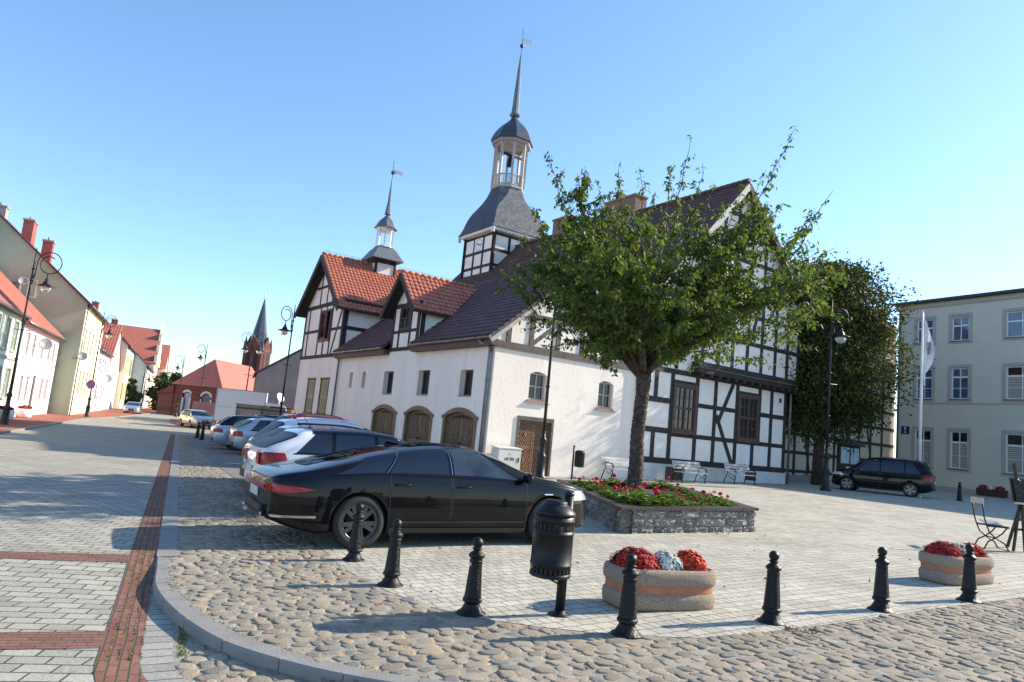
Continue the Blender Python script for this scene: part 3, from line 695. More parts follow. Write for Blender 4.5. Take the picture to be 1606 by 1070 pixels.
# -- lower (annex) roof, two slopes with ridge at x=4.2
sl = (8.94-5.12)/4.62; Z00 = 8.94-4.2*sl
mb = MB(); Lr = math.hypot(4.62, 4.62*sl)
for y0, y1 in ((-0.3, 6.5), (9.56, 16.25)): tiles(mb, (-0.42, y1, Z00-0.42*sl+0.05), (0, -1, 0), (1, 0, sl), y1-y0, Lr, 0.33, 0.24)
for y0, y1 in ((6.5, 9.56),): tiles(mb, (0.35, y1, Z00+0.35*sl+0.05), (0, -1, 0), (1, 0, sl), y1-y0, math.hypot(3.85, 3.85*sl), 0.33, 0.24)
tiles(mb, (8.3, -0.3, 8.94-4.1*sl+0.05), (0, 1, 0), (-1, 0, sl), 20, math.hypot(4.1, 4.1*sl), 0.33, 0.24)
mb.prism([(0.3, -0.28, Z00+0.3*sl-0.09), (4.2, -0.28, 8.85), (8.3, -0.28, 5.43), (8.3, -0.28, 5.55), (4.2, -0.28, 8.97), (0.3, -0.28, Z00+0.3*sl+0.03)], (0, 22.8, 0))
for y0, y1 in ((-0.28, 6.5), (9.56, 16.25)): mb.prism([(-0.40, y0, Z00-0.40*sl-0.09), (0.3, y0, Z00+0.3*sl-0.09), (0.3, y0, Z00+0.3*sl+0.03), (-0.40, y0, Z00-0.4*sl+0.03)], (0, y1-y0, 0))
mb.build('annex_roof', K['purple_tile'], hall)
mb = MB()
for k in range(66): mb.tube([(4.2, -0.3+k*0.34, 9.0), (4.2, -0.3+k*0.34+0.36, 9.03)], 0.10, 8)
mb.build('ridge_tiles', K['purple_tile'], hall)
mb = MB()
for k in range(22): mb.tube([(4.1, 0.4+k*0.95, 9.05), (4.1, 0.4+k*0.95, 9.2), (4.2, 0.48+k*0.95, 9.24)], 0.014, 5); mb.tube([(4.1, 0.4+k*0.95, 9.12), (4.1, 1.35+k*0.95, 9.12)], 0.008, 4)
mb.build('lightning_wire', K['zinc'], hall)

# -- main hall: ground floor front, half-timbered
mb = MB()
MF.wall(mb, 7.4, 18.1, 0.86, 5.1, [(9.66, 11.14, 2.42, 4.50), (14.22, 15.72, 2.35, 4.50)], 0.3)
MF.wall(mb, 7.4, 18.1, 5.1, 9.2, [], 0.2)
mb.build('main_front_wall', K['plaster2'], hall)
EF = Fac((18.1, 0), (0, 1), (1, 0))
mb = MB(); EF.wall(mb, -0.14, 24, -0.4, 9.6, [], 0.2); WI = Fac((7.9, 0), (0, 1), (-1, 0)); WI.wall(mb, -0.14, 24, 4.6, 9.3, [], 0.2)
mb.build('side_walls', K['plaster2'], hall)
mb = MB(); MF.box(mb, 7.4, 18.2, -0.5, 0.90, -0.25, 0.05); mb.build('plinth', K['plinth'], hall)
T = MB(); D0, D1 = -0.02, 0.03
def HB(fc, a0, a1, z, w=0.24, d=0.0): fc.box(T, a0, a1, z-w/2, z+w/2, D0, D1+d)
def VB(fc, a, z0, z1, w=0.22, d=0.0): fc.box(T, a-w/2, a+w/2, z0, z1, D0, D1+d+0.004)
HB(MF, 7.42, 18.14, 1.03, 0.26, 0.012); HB(MF, 7.42, 9.5, 2.36); HB(MF, 9.5, 18.1, 2.24, 0.2)
HB(MF, 7.42, 9.55, 3.69, 0.24); HB(MF, 11.2, 14.1, 3.69, 0.2); HB(MF, 15.8, 18.1, 3.69, 0.22); HB(MF, 9.6, 11.2, 4.62, 0.16); HB(MF, 14.1, 15.8, 4.62, 0.16)
HB(MF, 7.42, 18.12, 5.06, 0.22, 0.02)
for a, z0, z1 in ((7.55, 1.16, 4.95), (9.53, 1.16, 4.95), (11.2, 1.16, 4.95), (12.5, 1.16, 4.95), (14.1, 1.16, 4.95), (15.85, 2.3, 4.95), (15.42, 1.16, 2.15), (16.82, 1.16, 4.95), (17.98, 1.16, 4.95), (8.5, 3.8, 4.95), (8.5, 1.16, 2.3)): VB(MF, a, z0, z1)
MF.bar(T, 13.75, 4.95, 12.72, 2.95, 0.2, D0, D1+0.008); MF.bar(T, 12.62, 3.35, 13.9, 1.15, 0.2, D0, D1+0.011)
# jetty: beam ends, sill beam, upper storeys
T.b2(10.75, 18.42, -0.60, -0.14, 5.16, 5.40); T.b2(10.7, 18.46, -0.64, -0.16, 5.42, 5.66)
for k in range(13):
    x = 10.95+k*0.6; T.b2(x-0.09, x+0.09, -0.66, -0.2, 5.0, 5.16)
mb = MB(); UF.wall(mb, 10.75, 18.35, 5.4, 9.6, [], 0.2)
UF.poly(mb, [(10.75, 9.6), (18.35, 9.6), (13.0, 14.55), (10.75, 12.1)], -0.2, 0); mb.b2(10.75, 10.80, -0.56, -0.14, 5.4, 12.2); mb.b2(18.30, 18.35, -0.56, 0.3, 5.4, 9.6)
MF.poly(mb, [(7.4, 8.4), (10.75, 8.4), (10.75, 12.1), (7.4, 8.6)], -0.2, 0)
mb.build('upper_front_wall', K['plaster2'], hall)
def zr(a): return 14.45-(13.0-a)*1.1 if a < 13 else 14.45-(a-13.0)*0.93
for z in (7.0, 8.35, 9.7, 11.0, 12.2, 13.2):
    a1 = min(18.3, 13+(14.45-z)/0.93); a0 = max(10.75, 13-(14.45-z)/1.1); HB(UF, a0, a1, z, 0.2)
for k, a in enumerate((10.9, 12.0, 13.0, 14.1, 15.2, 16.3, 17.3, 18.22)):
    VB(UF, a, 5.66, zr(a)-0.1, 0.2)
UF.bar(T, 14.3, 7.1, 15.1, 9.6, 0.17, D0, D1+0.01); UF.bar(T, 12.9, 7.1, 12.1, 9.6, 0.17, D0, D1+0.01)
for z in (6.3, 7.5, 8.5): HB(MF, 7.42, 10.72, z, 0.2)
for a in (7.55, 8.6, 9.7): VB(MF, a, 5.2, min(8.6, 5.2+20), 0.2)
T.build('front_timber', K['timber'], hall)
# windows in the main hall
for a0, a1, z0, z1 in ((9.70, 11.10, 2.44, 4.48), (14.26, 15.68, 2.38, 4.48)):
    mb = MB()
    for q in ((a0-0.10, a0+0.05, z0-0.1, z1+0.1), (a1-0.05, a1+0.10, z0-0.1, z1+0.1), (a0+0.05, a1-0.05, z1-0.05, z1+0.1), (a0+0.05, a1-0.05, z0-0.1, z0+0.04)): MF.box(mb, q[0], q[1], q[2], q[3], -0.06, 0.07)
    MF.box(mb, a0-0.14, a1+0.14, z0-0.15, z0-0.1, -0.06, 0.11)
    wf = mb.build('window_frame', K['winwood'], hall)
    ax = (a0+a1)/2; az = z0+(z1-z0)*0.5
    for (b0, b1) in ((a0+0.05, ax), (ax, a1-0.05)):
        for (c0, c1) in ((z0+0.04, az), (az, z1-0.05)):
            window(hall, MF, b0+0.005, b1-0.005, c0+0.005, c1-0.005, 0.02, 2, 2, 0.05, 0.03, K['winwood'], K['glass'])
# cellar openings
for a0, a1, z0, z1 in ((9.4, 10.5, 0.22, 0.80), (14.95, 15.75, 0.42, 0.82)):
    mb = MB(); MF.box(mb, a0, a1, z0, z1, -0.05, 0.065)
    for k in range(6): MF.box(mb, a0+(a1-a0)*(k+0.4)/6, a0+(a1-a0)*(k+0.6)/6, z0+0.05, z1-0.05, 0.06, 0.085)
    mb.build('cellar_grille', K['winwood'], hall)
mb = MB(); MF.box(mb, 17.45, 17.62, 4.45, 4.68, 0.0, 0.03); mb.build('number_plate', K['slate'], hall)
# -- main roof
mb = MB(); mW, mE = 1.12, 0.97; Lw = math.hypot(5.35, 5.35*mW); Le = math.hypot(5.75, 5.75*mE)
tiles(mb, (13-5.35, 24.3, 14.78-5.35*mW), (0, -1, 0), (1, 0, mW), 25.35, Lw, 0.33, 0.24)
tiles(mb, (13+5.75, -1.05, 14.78-5.75*mE), (0, 1, 0), (-1, 0, mE), 25.35, Le, 0.33, 0.24)
mb.prism([(13-5.3, -1.0, 14.68-5.3*mW), (13, -1.0, 14.68), (13+5.7, -1.0, 14.68-5.7*mE), (13+5.7, -1.0, 14.76-5.7*mE), (13, -1.0, 14.80), (13-5.3, -1.0, 14.76-5.3*mW)], (0, 25.2, 0))
for k in range(74): mb.tube([(13, -1.05+k*0.34, 14.86), (13, -1.05+k*0.34+0.36, 14.89)], 0.11, 8)
mb.build('main_roof', K['brown_tile'], hall)
mb = MB(); BF = Fac((0, -1.06), (1, 0), (0, -1))
BF.bar(mb, 13-5.3, 14.55-5.3*mW, 13.0, 14.55, 0.28, 0, 0.05); mb.build('barge_board', K['greywood'], hall)
mb = MB(); BF.bar(mb, 13.0, 14.55, 18.75, 14.55-5.75*mE, 0.28, 0, 0.05)
for k in range(5): # purlin ends under the overhang
    a = 13+k*1.25; mb.b2(a-0.09, a+0.09, -1.04, -0.6, zr(a)-0.2, zr(a)+0.0)
mb.build('barge_board', K['timber'], hall)
gutter('gutter', hall, (18.85, -1.0, 9.18), (18.85, 20, 9.18), K['zinc'])
mb = MB(); mb.tube([(18.28, -0.25, 9.0), (18.28, -0.25, 0.0)], 0.055, 10); mb.build('downpipe', K['zinc'], hall)
# chimneys on the main ridge
K['chimney'] = brickmat('chimney_brick', (0.22, 0.11, 0.08), (0.28, 0.15, 0.11), (0.3, 0.27, 0.24), 0.25, 0.075, plane='XZ', mort=0.01)
for (x, y, wd, dp, top) in ((13.1, 7.8, 0.9, 2.6, 15.75), (12.9, 13.3, 0.7, 1.5, 15.65)):
    mb = MB(); mb.b2(x-wd/2, x+wd/2, y-dp/2, y+dp/2, 14.0, top); mb.b2(x-wd/2-0.06, x+wd/2+0.06, y-dp/2-0.06, y+dp/2+0.06, top, top+0.12); mb.build('chimney', K['chimney'], hall)

# -- west cross wing (avant-corps) with its own gable
V0, V1 = 16.3, 23.2; VC = 19.85; AZ = 11.3; EZ = 8.25
mb = MB(); WF2 = WF
WF.wall(mb, V0, V1, 5.0, 8.2, [(18.35, 20.25, 5.95, 7.92)], 0.25)
WF.poly(mb, [(V0+0.03, 8.2), (V1-0.03, 8.2), (VC, AZ-0.15)], -0.2, 0)
mb.build('wing_front_wall', K['plaster2'], hall)
WS = Fac((0, V0), (1, 0), (0, -1))
mb = MB(); WS.wall(mb, 0, 10, 4.8, 8.3, [], 0.2); WN = Fac((0, V1), (1, 0), (0, 1)); WN.wall(mb, 0, 10, -0.5, 8.3, [], 0.2); mb.build('wing_side_wall', K['plaster2'], hall)
T = MB()
def hb(a0, a1, z, w=0.17, d=0): WF.box(T, a0, a1, z-w/2, z+w/2, -0.02, 0.03+d)
def vb(a, z0, z1, w=0.15): WF.box(T, a-w/2, a+w/2, z0, z1, -0.02, 0.034)
hb(V0-0.05, V1+0.05, 5.06, 0.2, 0.03); hb(V0, 18.3, 6.63); hb(20.3, V1, 6.68); hb(V0-0.05, V1+0.05, 8.24, 0.24, 0.02); hb(18.0, 21.6, 9.45, 0.16)
for a in (V0+0.1, V1-0.1): vb(a, 5.16, 8.13, 0.24)
vb(18.25, 5.16, 8.13); vb(20.35, 5.16, 8.13); vb(19.3, 5.16, 5.95); vb(19.3, 7.95, 8.13, 0.1); vb(22.35, 5.16, 8.13, 0.13)
WF.bar(T, 16.55, 8.13, 17.85, 5.16, 0.13, -0.02, 0.036)
vb(18.55, 8.35, 10.0, 0.13); vb(19.55, 8.35, 10.9, 0.11); vb(20.75, 8.35, 10.35, 0.13)
T.build('wing_timber', K['timber'], hall)
mb = MB(); S0 = 0.22
for a in (0.12, 3.0, 5.9): WS.box(mb, a-0.11, a+0.11, 5.0, 8.1, -0.02, 0.03)
WS.box(mb, -0.02, 9, 6.55, 6.77, -0.02, 0.028); WS.box(mb, -0.02, 9, 7.95, 8.3, -0.02, 0.034); mb.build('wing_timber', K['timber'], hall)
mb = MB() # window with red-brown casements, one ajar
for q in ((18.35, 18.45, 5.95, 7.92), (20.15, 20.25, 5.95, 7.92), (18.45, 20.15, 5.95, 6.12), (18.45, 20.15, 7.8, 7.92)): WF.box(mb, q[0], q[1], q[2], q[3], -0.12, 0.06)
wf = mb.build('window_frame', K['winwood'], hall)
K['redwood'] = mat('red_brown_paint', (0.16, 0.035, 0.03), 0.5, var=0.2, scale=8)
window(hall, WF, 19.3, 20.15, 6.15, 7.8, -0.02, 1, 2, 0.08, 0.04, K['redwood'], K['glass'])
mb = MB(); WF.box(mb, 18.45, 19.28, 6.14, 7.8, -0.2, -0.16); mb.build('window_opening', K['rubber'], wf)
sm = (AZ-EZ)/(V1-VC)
mb = MB(); ov = 0.45; Lr = math.hypot(VC-V0+ov, (VC-V0+ov)*sm)
tiles(mb, (-0.6, V0-ov, AZ-(VC-V0+ov)*sm+0.06), (1, 0, 0), (0, 1, sm), 10.9, Lr, 0.31, 0.24, wave=0.024, hgt=0.045)
tiles(mb, (10.3, V1+ov, AZ-(V1-VC+ov)*sm+0.06), (-1, 0, 0), (0, -1, sm), 10.9, math.hypot(V1-VC+ov, (V1-VC+ov)*sm), 0.31, 0.24)
for k in range(32): mb.tube([(-0.6+k*0.34, VC, AZ+0.12), (-0.6+k*0.34+0.36, VC, AZ+0.15)], 0.10, 8)
mb.build('wing_roof', K['orange_tile'], hall)
mb = MB(); mb.prism([(-0.56, V0-ov+0.03, AZ-(VC-V0+ov)*sm-0.08), (-0.56, VC, AZ-0.08), (-0.56, V1+ov-0.03, AZ-(V1-VC+ov)*sm-0.08), (-0.56, V1+ov-0.03, AZ-(V1-VC+ov)*sm+0.03), (-0.56, VC, AZ+0.04), (-0.56, V0-ov+0.03, AZ-(VC-V0+ov)*sm+0.03)], (10.8, 0, 0)); mb.build('wing_roof_board', K['timber'], hall)
mb = MB(); GFc = Fac((-0.60, 0), (0, 1), (-1, 0))
GFc.bar(mb, V0-ov-0.02, AZ-(VC-V0+ov)*sm-0.1, VC, AZ-0.08, 0.34, 0, 0.05); GFc.bar(mb, V1+ov+0.02, AZ-(V1-VC+ov)*sm-0.1, VC, AZ-0.08, 0.34, 0, 0.055); mb.build('barge_board', K['timber'], hall)
gutter('gutter', hall, (-0.5, V0-ov-0.08, AZ-(VC-V0+ov)*sm+0.02), (5.4, V0-ov-0.08, AZ-(VC-V0+ov)*sm+0.02), K['zinc'])
mb = MB()
for k in range(21): mb.tube([(-0.2+k*0.5, VC-0.05, AZ+0.2), (-0.2+k*0.5, VC-0.05, AZ+0.33)], 0.012, 4)
mb.tube([(-0.5, VC-0.05, AZ+0.33), (9.9, VC-0.05, AZ+0.33)], 0.008, 4); mb.build('lightning_wire', K['zinc'], hall)

# -- small gabled dormer
W0, W1, WC, DZ, DE = 6.62, 9.48, 8.1, 8.6, 6.75
mb = MB(); WF.wall(mb, W0, W1, 4.95, 7.12, [(7.55, 8.62, 5.95, 7.08)], 0.2); WF.poly(mb, [(W0+0.02, 7.12), (W1-0.02, 7.12), (WC, DZ-0.2)], -0.2, 0)
for yy in (W0, W1): mb.b2(0.02, 3.6, yy-0.06, yy+0.06, 4.95, 7.0)
mb.build('dormer_wall', K['plaster2'], hall)
T = MB(); hb(W0-0.05, W1+0.05, 5.03, 0.17, 0.02); hb(W0, 7.5, 5.88, 0.14); hb(7.5, W1, 5.87, 0.14); hb(W0-0.05, W1+0.05, 7.14, 0.2, 0.02)
for a in (W0+0.1, W1-0.1): vb(a, 5.1, 7.05, 0.22)
vb(7.5, 5.1, 7.05, 0.14); vb(8.68, 5.1, 7.05, 0.14); vb(WC, 7.24, 7.5, 0.1)
T.b2(0.0, 3.2, W0-0.09, W0-0.06, 6.78, 7.02); T.b2(0.02, 0.24, W0-0.09, W0-0.055, 4.95, 6.8)
T.build('dormer_timber', K['timber'], hall)
window(hall, WF, 7.58, 8.60, 5.97, 7.06, 0.0, 2, 2, 0.07, 0.04, K['winwood'], K['glass'])
mb = MB(); sm2 = (DZ-DE)/(WC-W0+0.25)
hw = WC-W0+0.32
tiles(mb, (-0.55, WC-hw, DZ-hw*sm2+0.05), (1, 0, 0), (0, 1, sm2), 4.4, math.hypot(hw, hw*sm2), 0.3, 0.24, wave=0.024, hgt=0.045)
tiles(mb, (3.85, WC+hw, DZ-hw*sm2+0.05), (-1, 0, 0), (0, -1, sm2), 4.4, math.hypot(hw, hw*sm2), 0.3, 0.24)
for k in range(12): mb.tube([(-0.55+k*0.34, WC, DZ+0.1), (-0.55+k*0.34+0.36, WC, DZ+0.13)], 0.09, 8)
mb.build('dormer_roof', K['orange_tile'], hall)
mb = MB(); mb.prism([(-0.5, WC-hw+0.02, DZ-hw*sm2-0.08), (-0.5, WC, DZ-0.08), (-0.5, WC+hw-0.02, DZ-hw*sm2-0.08), (-0.5, WC+hw-0.02, DZ-hw*sm2+0.02), (-0.5, WC, DZ+0.03), (-0.5, WC-hw+0.02, DZ-hw*sm2+0.02)], (4.2, 0, 0)); 
G2 = Fac((-0.52, 0), (0, 1), (-1, 0)); G2.bar(mb, WC-hw, DZ-hw*sm2-0.1, WC, DZ-0.06, 0.26, 0, 0.05); G2.bar(mb, WC+hw, DZ-hw*sm2-0.1, WC, DZ-0.06, 0.26, 0, 0.055); mb.build('barge_board', K['timber'], hall)

# -- turret on the wing ridge
tx, ty = 3.35, VC
mb = MB(); mb.b2(tx-0.66, tx+0.66, ty-0.66, ty+0.66, 9.9, 11.72); mb.build('turret_base', K['plaster2'], hall)
mb = MB()
for i in (-1, 1):
    for j in (-1, 1): mb.b2(tx+i*0.64-0.07, tx+i*0.64+0.07, ty+j*0.64-0.07, ty+j*0.64+0.07, 9.9, 11.75)
    mb.b2(tx-0.7, tx+0.7, ty+i*0.66-0.04, ty+i*0.66+0.04, 11.5, 11.76); mb.b2(tx+i*0.66-0.04, tx+i*0.66+0.04, ty-0.7, ty+0.7, 11.5, 11.76)
    mb.beam((tx-0.66, ty+i*0.66, 11.3), (tx-0.98, ty+i*0.95, 11.75), 0.06, 0.06)
mb.build('turret_timber', K['timber'], hall)
mb = MB(); rt2 = math.sqrt(2)
mb.lathe([(1.06*rt2, 11.74), (1.06*rt2, 11.80), (0.98*rt2, 11.92), (0.80*rt2, 12.2), (0.66*rt2, 12.45), (0.50*rt2, 12.62), (0.46*rt2, 12.70)], 4, (tx, ty, 0), rot=R(45), smooth=False)
mb.build('turret_skirt', K['copper'], hall)
mb = MB()
for k in range(8):
    g = R(22.5+45*k); x, y = tx+0.50*math.cos(g), ty+0.50*math.sin(g); mb.beam((x, y, 12.68), (x, y, 13.9), 0.085, 0.085, up=(math.cos(g), math.sin(g), 0))
mb.lathe([(0.60, 12.66), (0.60, 12.74)], 8, (tx, ty, 0), rot=R(22.5), smooth=False); mb.lathe([(0.56, 13.78), (0.66, 13.94)], 8, (tx, ty, 0), rot=R(22.5), smooth=False)
mb.build('turret_posts', K['whitewood'], hall)
mb = MB(); mb.lathe([(0.76, 13.93), (0.76, 13.98), (0.66, 14.1), (0.50, 14.42), (0.28, 14.66), (0.13, 14.82), (0.11, 14.9), (0.22, 14.93), (0.20, 15.0), (0.12, 15.6), (0.05, 16.8), (0.012, 17.6)], 8, (tx, ty, 0), rot=R(22.5), smooth=False)
mb.build('turret_spire', K['copper'], hall)
def vane(x, y, z0, z1, zb, rb, wv, hv):
    mb = MB(); mb.tube([(x, y, z0), (x, y, z1)], 0.02, 6); mb.lathe([(0, zb-rb), (rb*0.7, zb-rb*0.7), (rb, zb), (rb*0.7, zb+rb*0.7), (0, zb+rb)], 12, (x, y, 0)); st = mb.build('vane_rod', K['slate'], hall)
    q = Vector((0.85, -0.5, -0.12)).normalized(); zt = z1-hv*1.6; a = Vector((x, y, zt))
    mb = MB(); mb.prism([a, a+q*wv*0.6+Vector((0, 0, -0.02)), a+q*wv+Vector((0, 0, -0.06)), a+q*wv*0.85-Vector((0, 0, hv*0.5)), a+q*wv-Vector((0, 0, hv)), a+q*wv*0.5-Vector((0, 0, hv*0.8)), a-Vector((0, 0, hv))], (0.01, 0.02, 0)); mb.build('vane_flag', K['whitewood'], st)
    mb = MB(); mb.lathe([(0, z1-0.06), (0.06, z1), (0, z1+0.06)], 6, (x, y, 0)); mb.build('vane_tip', K['slate'], st)
vane(tx, ty, 17.4, 18.55, 17.8, 0.13, 0.75, 0.32)

# -- clock tower on the main ridge
TX, TY = 13.0, 20.8; TB = 1.95
mb = MB(); mb.b2(TX-TB, TX+TB, TY-TB, TY+TB, 11.0, 15.6); mb.build('tower_wall', K['plaster2'], hall)
T = MB(); TWF = Fac((TX-TB, TY), (0, 1), (-1, 0)); TSF = Fac((TX, TY-TB), (1, 0), (0, -1)); TEF = Fac((TX+TB, TY), (0, 1), (1, 0)); TNF = Fac((TX, TY+TB), (1, 0), (0, 1))
for fi, f in enumerate((TWF, TSF, TEF, TNF)):
    e = 0.001*fi
    for a in (-TB+0.0, TB-0.0): f.box(T, a-0.14, a+0.14, 11, 15.6, -0.02, 0.05+e)
    for a in (-0.62, 0.62): f.box(T, a-0.1, a+0.1, 11, 15.5, -0.02, 0.036)
    for z in (12.1, 13.15, 14.25, 15.42): f.box(T, -TB, TB, z-0.1, z+0.1, -0.02, 0.032)
T.build('tower_timber', K['timber'], hall)
K['clockface'] = mat('clock_face_white', (0.80, 0.80, 0.79), 0.5, var=0.02)
mb = MB(); TWF.box(mb, -0.53, 0.53, 14.36, 15.32, 0.0, 0.04); ck = mb.build('clock', K['clockface'], hall)
mb = MB()
for k in range(12):
    g = R(30*k); a, b = 0.36, 0.45; wd = 0.05 if k % 3 else 0.075
    TWF.bar(mb, -a*math.sin(g)*1.0, 14.84+a*math.cos(g), -b*math.sin(g), 14.84+b*math.cos(g), wd, 0.04, 0.05)
mb.build('clock_marks', K['iron'], ck)
mb = MB(); g = R(-55); TWF.bar(mb, -0.05*math.sin(g), 14.84, -0.27*math.sin(g), 14.84+0.22*math.cos(g), 0.075, 0.05, 0.062)
g = R(95); TWF.bar(mb, 0.07*math.sin(g), 14.84, -0.40*math.sin(g), 14.84+0.40*math.cos(g), 0.055, 0.062, 0.072); mb.lathe([(0.05, 0), (0.05, 0.03)], 10, TWF.p(0, 14.84, 0.07), axis=Matrix(((0, 0, -1), (0, 1, 0), (1, 0, 0)))); mb.build('clock_hands', K['iron'], ck)
mb = MB() # white fascia with scalloped edge
for fi, f in enumerate((TWF, TSF, TEF, TNF)):
    f.box(mb, -TB-0.40-0.001*fi, TB+0.40+0.001*fi, 15.62, 15.80, 0.30, 0.36+0.002*fi)
    for k in range(16): a = -TB-0.32+k*(2*TB+0.64)/15; f.box(mb, a-0.055, a+0.055, 15.54, 15.62, 0.31, 0.35)
    for s_ in (-1, 1): f.box(mb, s_*(TB+0.38)-0.11, s_*(TB+0.38)+0.11, 15.34, 15.72, 0.28, 0.40+0.003*fi)
mb.b2(TX-TB-0.3, TX+TB+0.3, TY-TB-0.3, TY+TB+0.3, 15.58, 15.66)
mb.build('tower_fascia', K['whitewood'], hall)
def bell(z):   # half width of the square skirt
    pts = [(15.78, 2.44), (16.0, 2.31), (16.3, 2.2), (16.7, 2.1), (17.1, 1.98), (17.5, 1.81), (17.9, 1.61), (18.3, 1.42), (18.7, 1.27), (19.1, 1.18), (19.45, 1.13)]
    for (a, p), (b, q) in zip(pts, pts[1:]):
        if a <= z <= b: return p+(q-p)*(z-a)/(b-a)
    return pts[-1][1]
K['slatedia'] = brickmat('slate_scales', (0.12, 0.125, 0.135), (0.20, 0.205, 0.215), (0.03, 0.032, 0.036), 0.24, 0.17, rot=0, plane='XZ', mort=0.012, rough=0.36, bump=0.5, var=0.15)  # lighter slate copy, sunlight on the south face put into its colour
K['slatedia2'] = brickmat('slate_scales_side', (0.060, 0.066, 0.080), (0.095, 0.10, 0.115), (0.02, 0.022, 0.026), 0.24, 0.17, rot=0, plane='YZ', mort=0.012, rough=0.36, bump=0.5, var=0.15)  # darker copy of the same slate, shade of the west face in its colour
mb = MB(); zz = [15.78+i*(19.45-15.78)/26 for i in range(27)]
ring = []
for z in zz:
    h = bell(z); k = min(1, max(0, (z-17.6)/1.8)); c = h*(1-k*0.586)   # chamfer the corners towards an octagon
    ring.append([(TX+a, TY+b, z) for a, b in ((-h, -c), (-c, -h), (c, -h), (h, -c), (h, c), (c, h), (-c, h), (-h, c))])
vs = [p for r_ in ring for p in r_]; 
for k in range(8):
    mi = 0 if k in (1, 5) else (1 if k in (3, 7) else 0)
    fs = [(i*8+k, i*8+(k+1) % 8, (i+1)*8+(k+1) % 8, (i+1)*8+k) for i in range(len(zz)-1)]; mb.add(vs, fs, mi, False)
mb.add(vs[:8], [(0, 1, 2, 3, 4, 5, 6, 7)], 0)
mb.build('tower_skirt_roof', [K['slatedia'], K['slatedia2']], hall)
mb = MB(); ro = 1.16; r8 = R(22.5)
mb.lathe([(1.22, 19.40), (1.30, 19.46), (1.30, 19.56), (1.2, 19.60)], 8, (TX, TY, 0), rot=r8, smooth=False)
for k in range(8):
    g = r8+R(45)*k; g2 = g+R(45); x, y = TX+ro*math.cos(g), TY+ro*math.sin(g); x2, y2 = TX+ro*math.cos(g2), TY+ro*math.sin(g2)
    mb.beam((x, y, 19.5), (x, y, 23.0), 0.17, 0.17, up=(math.cos(g), math.sin(g), 0)); mb.beam((x*1.0+0.1*math.cos(g), y+0.1*math.sin(g), 19.5), (x+0.1*math.cos(g), y+0.1*math.sin(g), 23.0), 0.09, 0.05, up=(math.cos(g), math.sin(g), 0))
    for z in (19.72, 20.45): mb.beam((x, y, z), (x2, y2, z), 0.09, 0.08)
    for q in (0.2, 0.35, 0.5, 0.65, 0.8): mb.beam((x+(x2-x)*q, y+(y2-y)*q, 19.7), (x+(x2-x)*q, y+(y2-y)*q, 20.45), 0.035, 0.06)
    # arched head boards
    n_ = 8; P = [Vector((x+(x2-x)*q, y+(y2-y)*q, 22.45+0.42*math.sin(math.pi*q)**0.6)) for q in [i/n_ for i in range(n_+1)]]
    o_ = Vector((math.cos(g+R(22.5)), math.sin(g+R(22.5)), 0))*0.05
    for i in range(n_):
        a, b = P[i], P[i+1]; mb.prism([a, b, Vector((b.x, b.y, 23.02)), Vector((a.x, a.y, 23.02))], o_)
mb.lathe([(1.16, 22.96), (1.46, 23.06), (1.52, 23.14), (1.2, 23.16)], 8, (TX, TY, 0), rot=r8, smooth=False)
for k in range(8):
    g = r8+R(45)*k; g2 = g+R(45); rr = 1.50; x, y = TX+rr*math.cos(g), TY+rr*math.sin(g); x2, y2 = TX+rr*math.cos(g2), TY+rr*math.sin(g2)
    for q in range(6):
        c = (x+(x2-x)*(q+.5)/6, y+(y2-y)*(q+.5)/6, 22.98); mb.box(c, (0.07, 0.07, 0.16), g)
mb.build('lantern_posts', K['greywood'], hall)
mb = MB(); mb.lathe([(0.0, 21.4), (0.28, 21.42), (0.26, 21.7), (0.17, 22.0), (0.12, 22.15), (0, 22.2)], 16, (TX, TY, 0)); mb.b2(TX-1, TX+1, TY-0.06, TY+0.06, 22.2, 22.36); mb.build('bell', K['iron'], hall)
mb = MB(); mb.lathe([(1.60, 23.14), (1.66, 23.18), (1.60, 23.36), (1.50, 23.62), (1.36, 23.9), (1.16, 24.2), (0.86, 24.55), (0.52, 24.85), (0.30, 25.1), (0.22, 25.35)], 8, (TX, TY, 0), rot=r8, smooth=False)
mb.build('lantern_dome', K['slate'], hall)
mb = MB(); mb.lathe([(0.22, 25.3), (0.40, 25.42), (0.42, 25.5), (0.30, 25.62), (0.27, 26.0), (0.22, 27.2), (0.14, 29.0), (0.03, 30.6)], 8, (TX, TY, 0), rot=r8, smooth=False); mb.build('tower_spire', K['copper'], hall)
vane(TX, TY, 30.4, 32.5, 31.15, 0.17, 0.85, 0.42)

